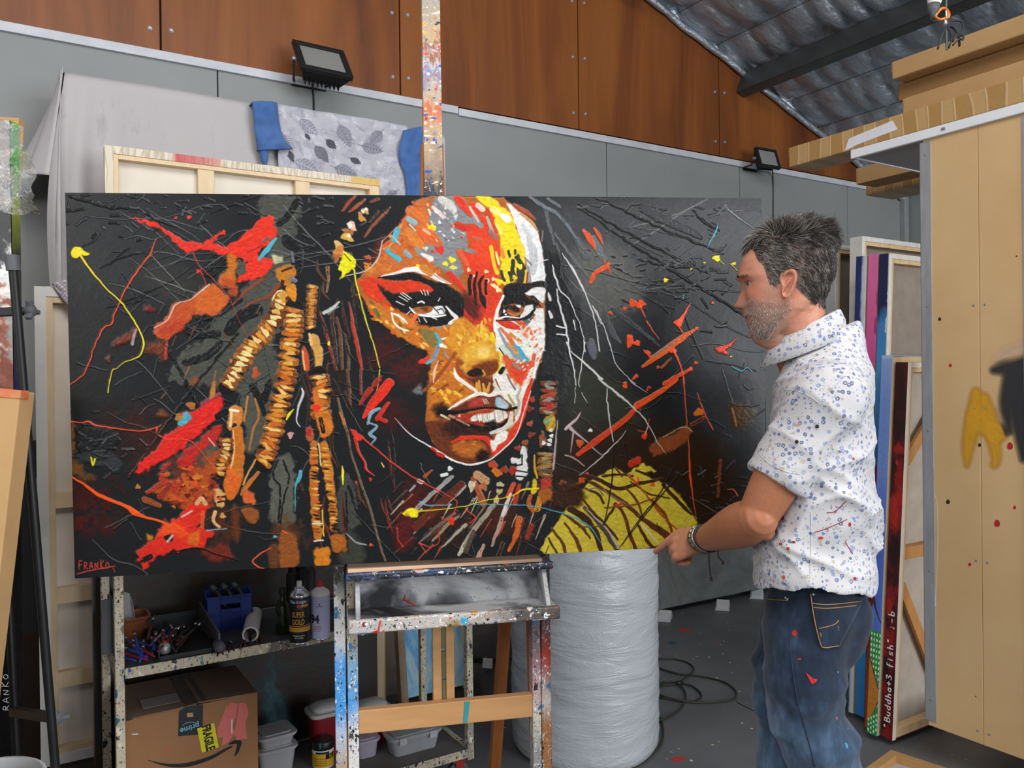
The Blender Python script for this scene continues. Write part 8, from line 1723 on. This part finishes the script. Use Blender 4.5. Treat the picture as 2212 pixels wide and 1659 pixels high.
while cnt<27000:
 z=hr.uniform(-.055,.1215);s_=math.sin(hr.uniform(-1,1)*PI/2);fr=hr.random()<.55;s_=fs(s_)if fr else s_
 if s_<-.75 and hr.random()<.8:continue
 x,y,z=headpt(z,s_,fr)
 if hairline(x,z)<0 or(x>.084 and z<.07):continue
 if abs(y)>.060 and-.012<x<.030 and z<.018:continue
 q0,n0,_i,_d=bvb.find_nearest(hp_(x,y,z))
 if q0 is None or _d>.012:continue
 r0=q0-HO;x,y,z=r0.dot(HF),r0.dot(HL),r0.z;nrm=Vector((n0.dot(HF),n0.dot(HL),n0.z));topk=float(sm(np.array(z),.062,.108));fb=float(sm(np.array(x),-.03,.05))
 cl_=Vector((mnoise.noise((x*55,y*55,z*55)),mnoise.noise((x*55+7,y*55,z*55)),mnoise.noise((x*55,y*55+9,z*55))))
 side_d=Vector((-.85+.5*max(0,-x/.09),0,-.55-.5*max(0,-x/.09)));top_d=Vector((-.75+1.5*fb,hr.gauss(0,.25),.42+.25*(1-abs(fb-.5)*2)))
 fringe=float(sm(np.array(x),.040,.068))*topk
 d=side_d*(1-topk)+top_d*topk
 if fringe:d=d*(1-fringe)+Vector((1.0,hr.gauss(0,.2),.25))*fringe
 d=d-nrm*d.dot(nrm)*(1-.35*topk);d=(d.normalized()+nrm*(.10+.24*topk)+cl_*(.20+.65*topk)+Vector((hr.gauss(0,.12),hr.gauss(0,.12),hr.gauss(0,.12)))).normalized()
 L=(.013+.016*topk+.018*fringe)*hr.uniform(.7,1.25)
 p=Vector((x,y,z))-nrm*.001;lift=nrm*(.05+.22*topk);sag=(Vector((.15,0,-.45))*fringe+Vector((0,0,-.12))*topk-nrm*.05*(1-topk))*L+cl_*L*.25
 pts=[p,p+(d+lift).normalized()*L*.4,p+(d+lift*.5).normalized()*L*.75+sag*.4,p+d*L+sag]
 c=GC[hr.choice([3,4,2,7,3,4])]if hr.random()<(.62 if x>.01 and z<.07 else.45 if x>-.02 else.22)+cl_.x*.3 else GC[hr.choice([0,1,1,5,6,2])]
 strand(p,[hp_(*q_)for q_ in pts],hr.uniform(.0004,.00075),c);cnt+=1
def strandobj(name):
 global hv,hf_,hcol
 me=bpy.data.meshes.new(name);me.from_pydata(hv,[],hf_);me.update();a=me.color_attributes.new('tone','FLOAT_COLOR','POINT');a.data.foreach_set('color',np.c_[np.array(hcol),np.ones(len(hcol))].astype(np.float32).ravel())
 obj(name,me,M_HAIR,man,smooth=True,fix=False);hv,hf_,hcol=[],[],[]
t=NT('hair_strands');vc=t.node('ShaderNodeVertexColor');vc.layer_name='tone';t.link(vc.outputs[0],t.b.inputs['Base Color']);t.set(rough=.38,spec=.5);M_HAIR=t.m
strandobj('hair')
cnt=0
while cnt<3600:
 z=hr.uniform(-.116,-.030);s_=fs(math.sin(hr.uniform(-1,1)*PI/2));x,y,z=headpt(z,s_,True)
 k=sm(np.array(-z+.25*(x-.06)*(x>.06)),.030,.056)*sm(np.array(x),-.012,.012)
 if hr.random()>k or(abs(z+.071)<.006 and abs(y)<.022)or(x>.09 and z>-.055):continue
 nrm=Vector((x,y*1.3,(z+.05)*.6)).normalized();d=(nrm*.5+Vector((.1,0,-.9))+Vector((hr.gauss(0,.25),hr.gauss(0,.25),0))).normalized();p=Vector((x,y,z))-nrm*.0008
 strand(p,[hp_(*p),hp_(*(p+d*.0055))],.00035,lin(hr.choice(['#b5aca4','#9c9088','#6d5a4e','#c9c2bb','#7d6a5c'])));cnt+=1
for _ in range(64):
 y=hr.uniform(.010,.050)*hr.choice([1,1,-1]);z=.0145-abs(y)*.05+hr.gauss(0,.0018);x,y,z=headpt(z,y/.0755,True);p=Vector((x+.0005,y,z));d=Vector((.25,(1 if y>0 else-1)*.8,.35)).normalized()
 strand(p,[hp_(*p),hp_(*(p+d*.008))],.00038,lin(hr.choice(['#3a2a22','#4a3a30','#6a5a50'])))
strandobj('stubble')
def ring(z,x,a,b,n=56,e=2.3,tiltx=0.0,yo=0.0):
 out=[]
 for k in range(n):
  an_=2*PI*k/n;c,s_=math.cos(an_),math.sin(an_);r=(abs(c)**e+abs(s_)**e)**(-1/e)
  out.append(mp(x+a*c*r,yo+b*s_*r,z+tiltx*c))
 return out
sh=MB()
HEMZ=lambda k,n:0
def hemring(z,x,a,b,dz=0):
 r=ring(z,x,a,b)
 return[p+Z*((.015*math.cos(2*(2*PI*k/56-PI/2))+.004*math.sin(9*2*PI*k/56))+dz)for k,p in enumerate(r)]
sh.loft([hemring(1.100,.004,.100,.158),hemring(1.070,.006,.112,.170),hemring(1.060,.008,.124,.183),hemring(1.076,.008,.125,.182),ring(1.13,.004,.119,.177),ring(1.20,-.002,.110,.177),ring(1.27,-.008,.103,.180),ring(1.36,-.013,.101,.190),ring(1.43,-.015,.099,.192),ring(1.475,-.018,.096,.180),ring(1.51,-.022,.090,.150),ring(1.545,-.022,.078,.108),ring(1.575,-.018,.066,.072,tiltx=-.028)])
def sleeve(b,e_,up):
 d=(e_-b).normalized();q_=[]
 for o_,r in((-.088,.02),(-.080,.045),(-.058,.066),(-.03,.078),(0,.081),(.06,.070),(.12,.064),(.175,.067),(.178,.058),(.150,.050)):
  b_=(up-d*up.dot(d)).normalized();a_=b_.cross(d);q_.append([b+d*o_+a_*math.cos(k*2*PI/32)*r+b_*math.sin(k*2*PI/32)*r*.96 for k in range(32)])
 sh.loft(q_)
sleeve(mp(-.014,.146,1.437),ELB,MF);sleeve(mp(-.014,-.146,1.437),ELR,MF)
def crumple(me,fn):
 v=np.empty(len(me.vertices)*3,np.float32);me.vertices.foreach_get('co',v);n=np.empty_like(v);me.vertices.foreach_get('normal',n)
 v=v.reshape(-1,3);n=n.reshape(-1,3);d=np.array([fn(p)for p in v.tolist()],np.float32);v+=n*d[:,None];me.vertices.foreach_set('co',v.ravel());me.update()
sme=remesh(sh,.0045,5,.5)
def ridged(p,f,sx,sy,sz,o=0):return 1-abs(mnoise.noise((p[0]*sx*f+o,p[1]*sy*f,p[2]*sz*f+o)))
def shirtw(p):
 x,y,z=p;low=max(0,min(1,(1.34-z)/.14));w=.020*(ridged((x+z*.55,y,z-x*.4),6.5,.7,.7,1.5)**5-.3)+.013*(ridged((x-z*.5,y,z+x*.7),9,.6,.6,1.6,4)**5-.3)
 w*=(.35+.8*low)*max(0,min(1,(z-1.080)/.06));w+=.005*mnoise.noise((x*7,y*7,z*5))*(1+low)*max(.3,min(1,(z-1.09)/.05))+.0008*mnoise.noise((x*30,y*30,z*30))
 return w
crumple(sme,shirtw);sme.transform(IM)
t=NT('flowered_shirt');co=t.co();white=t.mix(t.noise(6,3,.5),'#bcb9bb','#c6c3c4')
vA=t.voro(88,co,rand=.8);sp=t.node('ShaderNodeSeparateColor');t.link(vA.outputs['Color'],sp.inputs[0]);d=vA.outputs['Distance']
dn=t.math('ADD',d,t.math('MULTIPLY',t.math('SUBTRACT',t.noise(330,2,.5,co),.5),.30))
ringm=t.math('MULTIPLY',t.math('GREATER_THAN',dn,.13),t.math('LESS_THAN',dn,.36));ringm=t.math('MULTIPLY',ringm,t.math('LESS_THAN',sp.outputs[0],.9))
colr=t.ramp(sp.outputs[1],[(0,'#5d6c98'),(.3,'#7c8ab0'),(.55,'#46547e'),(.72,'#a89c8a'),(.88,'#8d97ae')],'CONSTANT');base=t.mix(t.math('MULTIPLY',ringm,.85),white,colr)
vB=t.voro(150,co,rand=1.0);s2=t.node('ShaderNodeSeparateColor');t.link(vB.outputs['Color'],s2.inputs[0]);mB=t.math('MULTIPLY',t.math('LESS_THAN',vB.outputs['Distance'],.27),t.math('LESS_THAN',s2.outputs[0],.5))
base=t.mix(t.math('MULTIPLY',mB,.75),base,t.ramp(s2.outputs[1],[(0,'#6a7697'),(.4,'#a39884'),(.7,'#8a94ae')],'CONSTANT'))
zc_=t.sep(co)[2];drops,fd=splat(t,base,.20,21,['#c2301f','#a52424','#d2461c','#8a2018'],t.co((1,1,.8)),size=.26,warp=.15);base=t.mix(t.ramp(zc_,[(0,1.),(.999,1.),(1.,0.)])if False else t.math('LESS_THAN',zc_,1.27),base,drops)
t.color(base);t.set(rough=.85,spec=.15,sheen=.1);t.bump(t.noise(600,2,.5),.1,.001);M_SHIRT=t.m
so=obj('shirt',sme,M_SHIRT,man,smooth=True,fix=False)
def neckr(k,n,r,dz,open_=.0):an_=PI+(k/n-.5)*2*(PI-open_);c,s_=math.cos(an_),math.sin(an_);return P(1735,718,1.715)+HF*(c*r-.002)+HL*s_*r*.96+Z*(dz-.020-.032*c)
NCK=60
obj('collar',MB().loft([[neckr(k,NCK,.070,-.012,.10)for k in range(NCK+1)],[neckr(k,NCK,.0655,.022,.12)for k in range(NCK+1)],[neckr(k,NCK,.0665,.034,.13)for k in range(NCK+1)],[neckr(k,NCK,.071,.033,.13)for k in range(NCK+1)],[neckr(k,NCK,.077+.003*math.sin(k*.5),.012,.16)for k in range(NCK+1)],[neckr(k,NCK,.084+.006*(abs(k/NCK-.5)*2)**4,-.022+.002*(abs(k/NCK-.5)*2)**6,.10)for k in range(NCK+1)]],closed=False,M=IM),M_SHIRT,so,smooth=True,solid=.0022)
def bvh_of(me):return BVHTree.FromPolygons([Vector(v.co)+MBASE for v in me.vertices],[tuple(p.vertices)for p in me.polygons])
def onto(bv,px,py,off=.001):
 h=bv.ray_cast(CLOC,ray(px,py).normalized())
 return None if h[0]is None else h[0]-ray(px,py).normalized()*off
def seamline(name,bv,pts,r,m,par,off=.0008,n=6):
 L=[onto(bv,a[0],a[1],off)for a in spline(pts,n)];L=[p-MBASE for p in L if p is not None]
 if len(L)>2:return obj(name,MB().tube(L,r,5),m,par,smooth=True)
bvs=bvh_of(sme)
for pts in([(1693,843),(1722,845),(1750,857),(1772,874)],[(1776,858),(1806,832),(1838,796),(1852,770)],[(1632,972),(1660,1000),(1695,1018),(1728,1024)],[(1752,1105),(1752,1180),(1750,1240)]):seamline('seam',bvs,pts,.0008,M_SHIRT,so,.0003)
for x,y in((1721,954),(1765,921),(1662,792)):
 p=onto(bvs,x,y,.001)
 if p:obj('button',MB().lathe([(.0035,0),(.0035,.0012),(.002,.0016)],10,IM@frame(p,ray(x,y).orthogonal(),-ray(x,y))),M_BLKL,so)
for x,y,rx,ry,c in((1690,1119,3.5,5,'#c8301c'),(1686,1175,4,3,'#c0381c'),(1702,1185,4,3.5,'#b5441c'),(1773,1162,6,3,'#cc3a1a'),(1714,1171,5,2.5,'#7a2418'),(1693,1247,3,5,'#d24a1a'),(1847,1250,3.5,3.5,'#b5182c'),(1836,1133,3,5,'#b5182c'),(1844,991,2.5,3.5,'#b5304a')):
 L=[onto(bvs,x+rx*math.cos(k*PI/4),y+ry*math.sin(k*PI/4),.0012)for k in range(8)]
 if all(L):obj('paint_drop',MB().add([p-MBASE for p in L],[tuple(range(8))]),plain('shirt_drop_'+c[1:],c),so)
for pts in([(1786,1107),(1805,1104),(1828,1082)],[(1760,1150),(1790,1140),(1830,1122)],[(1826,1170),(1834,1184),(1842,1196)]):seamline('paint_streak',bvs,pts,.0008,plain('streak_red','#a82838'),so,.0004)
jn=MB()
jn.loft([ring(1.135,.004,.086,.148),ring(1.085,.004,.088,.150),ring(1.05,.002,.094,.160),ring(1.00,.0,.098,.172),ring(.95,.010,.086,.172),ring(.905,.014,.080,.168)])
limb(jn,LEGL,[(.092,.092),(.092,.085),(.086,.079),(.079,.076),(.073,.072),.072,.075],28,MF);limb(jn,LEGR,[(.09,.09),(.088,.088),(.082,.084),(.078,.08),.075,.072,.075],28,MF)
for y in(.078,-.078):limb(jn,[mp(-.040,y,1.035),mp(-.055,y,1.0),mp(-.030,y,.93)],[.046,.050,.045],16)
jme=remesh(jn,.006,4,.5)
def jeanw(p):
 x,y,z=p;k=.15+.35*max(0,min(1,(1.03-z)/.06))+max(0,min(1,(.93-z)/.1));return k*(.017*(ridged((x+z*.25,y,z),7,.6,.6,1.6)-.75)+.011*(ridged((x-z*.5,y,z+x*.4),10,.7,.7,1.5,3)-.75))+.002*mnoise.noise((x*16,y*16,z*14))
crumple(jme,jeanw);jme.transform(IM)
t=NT('worn_denim');zj=t.sep(t.co())[2];n=t.noise(5,5,.65,t.co((1,1,.5)));f=t.noise(160,2,.6,t.co((1,1,.25)))
base=t.ramp(n,[(.36,'#141b27'),(.49,'#222e40'),(.58,'#3a4d66'),(.70,'#6b83a0')]);low=t.ramp(n,[(.32,'#2a3b50'),(.48,'#55728f'),(.66,'#93aec8')])
base=t.mix(t.ramp(zj,[(.62,.75),(.86,0.)]),base,low);base=t.mix(t.math('MULTIPLY',f,.35),base,'#1c2430')
base,_=splat(t,base,.12,52,['#b8281f','#c9b48a','#9a8a5a','#d8d6d2','#6a3a5a','#3f8a94'],t.co((1,1,.7)),size=.26,warp=.3);t.color(base);t.set(rough=.85,spec=.15,sheen=.15);t.bump(f,.2,.001);M_DENIM=t.m
jo=obj('jeans',jme,M_DENIM,man,smooth=True,fix=False)
bvj=bvh_of(jme);M_THR=plain('orange_thread','#8a6436','#9a7444',60,.7);M_DKD=plain('dark_denim','#1c2634','#2a364a',14,.85)
pk=[[(1750,1279),(1868,1291)],[(1757,1335),(1845,1338)],[(1770,1390),(1818,1386)],[(1782,1400),(1814,1396)]]
rows=[]
for j in range(13):
 v=j/12*3;i0=min(2,int(v));fr=v-i0;row=[]
 for i in range(13):
  l=[pk[i0][0][c]*(1-fr)+pk[i0+1][0][c]*fr for c in(0,1)];r=[pk[i0][1][c]*(1-fr)+pk[i0+1][1][c]*fr for c in(0,1)];u=i/12
  p=onto(bvj,l[0]*(1-u)+r[0]*u,l[1]*(1-u)+r[1]*u,.003);row.append(p)
 rows.append(row)
vs_,fs_,ix=[],[],{}
for j in range(13):
 for i in range(13):
  if rows[j][i]is not None:ix[j,i]=len(vs_);vs_.append(rows[j][i]-MBASE)
for j in range(12):
 for i in range(12):
  if all(k in ix for k in((j,i),(j,i+1),(j+1,i+1),(j+1,i))):fs_.append((ix[j,i],ix[j,i+1],ix[j+1,i+1],ix[j+1,i]))
pkt=obj('back_pocket',MB().add(vs_,fs_),M_DENIM,jo,smooth=True,solid=.002)
for nm,pts in(('stitching',[(1751,1283),(1759,1337),(1772,1390),(1783,1399),(1812,1395)]),('stitching',[(1752,1303),(1790,1306),(1860,1299)]),('stitching',[(1754,1312),(1790,1314),(1850,1308)]),('stitching',[(1769,1358),(1800,1350),(1812,1340)]),('stitching',[(1642,1284),(1660,1294),(1702,1297)]),('side_seam',[(1708,1285),(1706,1340),(1709,1420),(1722,1510),(1738,1570),(1752,1620),(1760,1656)])):seamline(nm,bvj,pts,.0011,M_THR if nm=='stitching' else M_DKD,jo,.0042 if nm=='stitching' else.0006)
L=[onto(bvj,*c,.0046)for c in((1770,1367),(1812,1352),(1813,1362),(1773,1377))]
if all(L):obj('leather_tab',MB().add([p-MBASE for p in L],[(0,1,2,3)]),plain('tan_leather_tab','#6a4a2a','#7a5834',20,.7),jo)
for x,y in((1757,1284),(1701,1294),(1697,1291)):
 p=onto(bvj,x,y,.0035)
 if p:obj('rivet',MB().lathe([(.0026,0),(.0024,.0012),(.001,.0016)],10,IM@frame(p,ray(x,y).orthogonal(),-ray(x,y))),M_BOLT,jo,smooth=True)
for pts,m in(([(1740,1452),(1757,1466),(1766,1468),(1762,1474),(1754,1478),(1746,1464)],'#c2241f'),([(1722,1423),(1730,1422),(1732,1425),(1724,1426)],'#b8241f')):
 L=[onto(bvj,*c,.0012)for c in pts]
 if all(L):obj('red_paint_splash',MB().add([p-MBASE for p in L],[tuple(range(len(L)))]),plain('red_splash_'+m[1:],m),jo)
for LG in(LEGL,LEGR):
 a=LG[-1];s_=MB();limb(s_,[a+MF*-.05-Z*.035,a+MF*.03-Z*.03,a+MF*.12-Z*.05,a+MF*.19-Z*.058],[(.042,.05),(.045,.055),(.048,.036),(.040,.026)],18,Z)
 sm_e=remesh(s_,.006,2);v=np.empty(len(sm_e.vertices)*3,np.float32);sm_e.vertices.foreach_get('co',v);v=v.reshape(-1,3);v[:,2]=np.maximum(v[:,2],.004);sm_e.vertices.foreach_set('co',v.ravel());sm_e.transform(IM);obj('shoe',sm_e,M_BLACKP,man,smooth=True)
WB=WRI-armd*.012
def bandring(c,d,ra,rb,w,th,m,nm,par=man,tilt=0.0):
 t_=(d+hs*tilt).normalized();b_=(hs-t_*hs.dot(t_)).normalized();a_=b_.cross(t_);rings=[]
 for o_,e in((-w,0),(-w*.8,th),(w*.8,th),(w,0)):rings.append([c+t_*o_+a_*(ra+e)*math.cos(k*2*PI/40)+b_*(rb+e)*math.sin(k*2*PI/40)-MBASE for k in range(40)])
 return obj(nm,MB().loft(rings,cap0=False,cap1=False),m,par,smooth=True,solid=.002)
M_LEA=plain('brown_leather','#2e2119','#443226',22,.5,bump=.2);M_METB=plain('brushed_metal','#8f8f8c','#a8a49c',30,.3,.85)
b1_=bandring(WB-armd*.020,armd,.0315,.0265,.007,.003,M_LEA,'leather_bracelet',tilt=.10);b2_=bandring(WB,armd,.0325,.0265,.011,.0035,plain('tan_leather','#5a452e','#6a5238',22,.5),'watch_strap');bandring(WB+armd*.013,armd,.0325,.0265,.003,.003,M_METB,'metal_bangle',b2_)
bandring(WB-armd*.013,armd,.0335,.0275,.0025,.003,M_METB,'metal_bangle',b2_)
for k in range(5):
 an_=-.9+k*.35;t_=armd;b_=(hs-t_*hs.dot(t_)).normalized();a_=b_.cross(t_);sg=1 if a_.dot(nb)>0 else-1;c=WB+a_*sg*.037*math.cos(an_)+b_*.031*math.sin(an_);obj('metal_link',MB().box(-.006,.006,-.0045,.0045,-.002,.002,IM@frame(c,t_,a_*sg*math.cos(an_)+b_*math.sin(an_))),M_METB,b2_,bevel=.001)
for x0,y0,x1,y1 in((1531,1192,1536,1250),(1551,1190,1561,1214)):
 L=[P(a,b,1.83)-MBASE for a,b in spline([(x0,y0),(x0+1,(y0+y1)/2),(x1,y1)],5)];obj('cord_tail',MB().tube(L,.0016,6),M_LEA,b1_,smooth=True);obj('cord_knot',MB().tube([L[-1]+Z*.003,L[-1]-Z*.005],[.0028,.0036],8),M_LEA,b1_)
M_FLB=plain('black_aluminium','#1c1d1f','#242527',20,.5,.3);M_FGL=NT('lamp_glass');M_FGL.color('#9a9c98');M_FGL.set(rough=.08,spec=.6,trans=.25);M_FGL.bump(M_FGL.noise(70,2,.5),.15,.002);M_FGL=M_FGL.m
def floodlight(label,corners,d,depth,cable_pts,fin=True,tilt=0):
 """corners tl, tr, br, bl of the glass frame in the photograph; d = offsets of the four corners in front of the wall"""
 C4=[at(c[0],c[1],o)for c,o in zip(corners,d)]
 c0=sum(C4,Vector())/4;x=(C4[1]-C4[0]+C4[2]-C4[3]).normalized();z=(C4[0]-C4[3]+C4[1]-C4[2]);z=(z-x*z.dot(x)).normalized();n=x.cross(z)
 w=((C4[1]-C4[0]).length+(C4[2]-C4[3]).length)/2;h=((C4[0]-C4[3]).length+(C4[1]-C4[2]).length)/2
 y=z.cross(x)
 M=Matrix.Translation(c0)@Matrix((x,y,z)).transposed().to_4x4()
 th=thing('floodlight',label,'floodlight',M=M)
 b=min(w,h)*.12
 obj('front_frame',MB().box(-w/2,w/2,-.004,.022,-h/2,-h/2+b).box(-w/2,w/2,-.004,.022,h/2-b,h/2).box(-w/2,-w/2+b,-.004,.022,-h/2+b,h/2-b).box(w/2-b,w/2,-.004,.022,-h/2+b,h/2-b),M_FLB,th,bevel=.004)
 obj('glass',MB().box(-w/2+b,w/2-b,.006,.010,-h/2+b,h/2-b),M_FGL,th)
 obj('reflector',MB().loft([[(-w/2+b,.012,-h/2+b),(w/2-b,.012,-h/2+b),(w/2-b,.012,h/2-b),(-w/2+b,.012,h/2-b)],[(-w*.16,.05,-h*.14),(w*.16,.05,-h*.14),(w*.16,.05,h*.14),(-w*.16,.05,h*.14)]],cap0=False),plain('lamp_reflector','#a8aaa8','#b6b8b6',8,.3,.6),th)
 obj('led_chip',MB().box(-w*.06,w*.06,.045,.0495,-h*.05,h*.05),plain('yellow_chip','#b5a53a','#c2b24a',8,.5),th)
 obj('housing',MB().hexa([(-w/2+.006,.022,-h/2+.006),(w/2-.006,.022,-h/2+.006),(-w*.36,depth,-h*.36),(w*.36,depth,-h*.36),(-w/2+.006,.022,h/2-.006),(w/2-.006,.022,h/2-.006),(-w*.36,depth,h*.36),(w*.36,depth,h*.36)]),M_FLB,th,bevel=.004)
 for k in range(9):xx=-w*.32+k*w*.08;obj('cooling_fin',MB().box(xx-.0018,xx+.0018,depth-.03,depth+.012,-h*.42,h*.34),M_FLB,th)
 iv_=M.inverted()
 wallp=wall_plane(.014)+U*((c0-WP0).dot(U))+Z*(c0.z-h*.25);wl=iv_@wallp
 for s_ in(-1,1):obj('yoke_arm',MB().tube([(s_*(w/2+.004),.03,0),(s_*(w/2+.004),.07,-.03),(wl.x+s_*w*.3,wl.y-.004,wl.z)],.006,6),M_FLB,th);obj('yoke_bolt',MB().tube([(s_*(w/2-.002),.03,0),(s_*(w/2+.014),.03,0)],.010,10),M_BOLT,th)
 obj('wall_plate',MB().box(wl.x-w*.34,wl.x+w*.34,-.004,.0,-.02,.02,Matrix.Translation((0,wl.y,wl.z))@(iv_.to_3x3()@Matrix.Rotation(AW,3,'Z')).to_4x4()),M_FLB,th)
 obj('power_cable',MB().tube([iv_@c for c in map(Vector,spline(cable_pts,6))],.0042,6),M_BLACKP,th,smooth=True)
 return th
floodlight('large black floodlight tilted down on the plywood wall',[(630,87),(744,108),(762,170),(652,142)],[.16,.16,.30,.30],.085,[at(672,165,.22),at(674,178,.08),at(676,200,.02),at(678,240,.018),at(678,420,.018)])
floodlight('small black floodlight near the right end of the wall',[(1637,319),(1681,325),(1683,364),(1639,355)],[.16,.16,.20,.20],.05,[at(1668,360,.16),at(1669,372,.05),at(1670,395,.018),at(1670,470,.016),at(1671,620,.016)])
OPn=.12
t=NT('concrete_look');n=t.noise(3,6,.7,None,.6);n2=t.noise(9,5,.7,t.co((1,1,.35),rot=(0,.3,0)));base=t.ramp(n,[(.3,'#5c5f5f'),(.5,'#767978'),(.7,'#8c8f8d')]);base=t.mix(t.ramp(n2,[(.55,0.),(.7,.45)]),base,'#505352');t.color(base);t.set(rough=.55);t.bump(n2,.15,.003);M_CONC=t.m
pA=at(1400,1339,OPn);pB=at(1652,1283,OPn)
zpn=.045
cpn=thing('grey_panel','mottled grey panel standing on foam blocks against the wall','panel',M=frame((at(1290,1350,OPn).x,at(1290,1350,OPn).y,0),U,(Z+V*.03).normalized()))
obj('panel_face',MB().box(0,1.75,0,.012,zpn,1.02),M_CONC,cpn,bevel=.002);obj('panel_core',MB().box(.004,1.746,.012,.04,zpn+.004,1.016),M_LINEN_D,cpn)
fg=None
for i,(px,py,lab)in enumerate(((1441,1341,'white foam block under the grey panel, left of the three'),(1568,1317,'white foam block under the grey panel, middle of the three'),(1642,1292,'white foam block under the grey panel, partly behind the jeans'))):
 p=PZ(px,py,0);p=p+V*.03
 M=Matrix.Translation((p.x,p.y,0))@Matrix.Rotation(AW-R_(50),4,'Z')
 if fg is None:
  fg=thing('foam_block',lab,'foam block',M=M,group='foam blocks under the grey panel')
  obj('block_body',MB().hexa([(-.045,-.055,0),(.045,-.055,0),(-.045,.075,0),(.045,.075,0),(-.028,-.055,.022),(.028,-.055,.022),(-.040,.075,.040),(.040,.075,.040)]),plain('white_foam','#d2d4d6','#dcdee0',30,.8,bump=.2),fg,bevel=.002)
  obj('cut_face',MB().box(-.028,.028,-.0562,-.055,.002,.02),bpy.data.materials['white_foam'],fg)
 else:dup(fg,lab,M=M)
M_CAB=plain('olive_cable','#2b2a24','#38362e',12,.55)
cpts=[(1360,1660),(1385,1648),(1405,1632),(1425,1612),(1432,1590),(1431,1565),(1424,1548),(1408,1540),(1396,1543),(1392,1556),(1412,1560),(1440,1551),(1468,1532),(1481,1508),(1475,1488),(1455,1476),(1430,1477),(1414,1488),(1418,1503),(1450,1511),(1490,1517),(1540,1518),(1578,1514),(1590,1505),(1586,1490),(1565,1474),(1530,1464),(1495,1459),(1460,1456),(1425,1445),(1414,1434),(1424,1425),(1455,1424),(1485,1431),(1498,1443),(1494,1455),(1478,1468),(1472,1477),(1495,1483),(1513,1497),(1512,1508),(1490,1516),(1455,1512),(1425,1503),(1416,1490),(1430,1482),(1460,1478)]
L3=[]
for i,c in enumerate(spline(cpts,7)):p=PZ(c[0],c[1],.006);L3.append((p.x,p.y,.0055+.003*(1+math.sin(i*.13))*(1 if i>60 else.3)))
cb2=thing('floor_cable','dark cable looped on the concrete floor beside the bubble wrap roll','cable',loc=(L3[0][0],L3[0][1],0))
obj('cable_run',MB().tube(L3,.0048,7,M=Matrix.Translation(-Vector(cb2.location))),M_CAB,cb2,smooth=True)
obj('plug',MB().tube([Vector(L3[-1])+Vector((0,0,.006)),Vector(L3[-1])+Vector((.03,.004,.006))],[.009,.011],10,M=Matrix.Translation(-Vector(cb2.location))),M_BLACKP,cb2,smooth=True)
hd=2.35
hp=P(2018,-8,hd)
M_PORC=plain('porcelain','#d8d2c8','#e0dad2',6,.35);M_ANO=plain('orange_anodised','#c8641c','#d2702a',8,.3,.5)
bh=thing('bulb_holder','white bulb holder hanging under the roof beam','lamp',loc=hp)
def hpv(px,py,d=hd):return P(px,py,d)-hp
obj('socket',MB().lathe([(.012,.06),(.018,.05),(.020,.02),(.020,.0),(.017,-.012)],20,Matrix.Translation(hpv(2019,0))@Matrix.Rotation(.12,4,'Y')),M_PORC,bh,smooth=True,auto=50)
obj('collar',MB().lathe([(.0165,0),(.015,-.016),(.008,-.024),(.007,-.036)],16,Matrix.Translation(hpv(2017,12))@Matrix.Rotation(.12,4,'Y')),M_RUB,bh,smooth=True)
obj('flex',MB().tube([hpv(2012,34),hpv(2009,40),hpv(2014,46),hpv(2028,45),hpv(2036,38)],.0026,6),M_BLACKP,bh,smooth=True)
obj('hanger',MB().tube([hpv(2022,-8),hpv(2024,-120)],.003,6),M_BLACKP,bh)
cr_=thing('carabiner','orange carabiner hanging below the bulb holder','carabiner',loc=P(2036,30,hd));cv_=cr_.location
obj('ring',MB().tube([P(x,y,hd)-cv_ for x,y in spline([(2022,32),(2033,19),(2042,19),(2049,28),(2049,36),(2040,40),(2030,42),(2022,38)],6,True)],.0045,8,closed=True),M_ANO,cr_,smooth=True);obj('gate',MB().tube([P(2044,21,hd)-cv_,P(2045,40,hd)-cv_],.003,6),M_CHROME,cr_);obj('swivel',MB().tube([P(2041,40,hd)-cv_,P(2044,58,hd)-cv_],[.005,.007],8),M_CHROME,cr_,smooth=True)
obj('chain',MB().tube([P(2044,20,hd)-cv_,P(2045,-60,hd)-cv_],.003,6),M_STEEL,cr_)
sl=thing('strap_loop','grey strap and black cord loop hanging from the carabiner','strap',loc=P(2045,70,hd));sv=sl.location
obj('strap',MB().tube([P(x,y,hd)-sv for x,y in spline([(2026,106),(2030,88),(2038,68),(2046,58),(2056,58),(2066,68),(2071,80),(2073,100)],6)],.007,8,flat=.25),plain('grey_webbing','#3f3f40','#565654',40,.8),sl,smooth=True)
obj('cord',MB().tube([P(x,y,hd-.02)-sv for x,y in spline([(2050,104),(2056,78),(2048,60),(2050,48),(2066,44),(2079,50),(2078,68),(2066,74),(2058,90),(2070,76),(2080,78),(2080,86),(2072,84),(2058,98)],6)],.0026,6),M_BLACKP,sl,smooth=True);obj('link',MB().tube([P(2044,56,hd)-sv,P(2046,108,hd)-sv],.004,6),M_STEEL,sl)
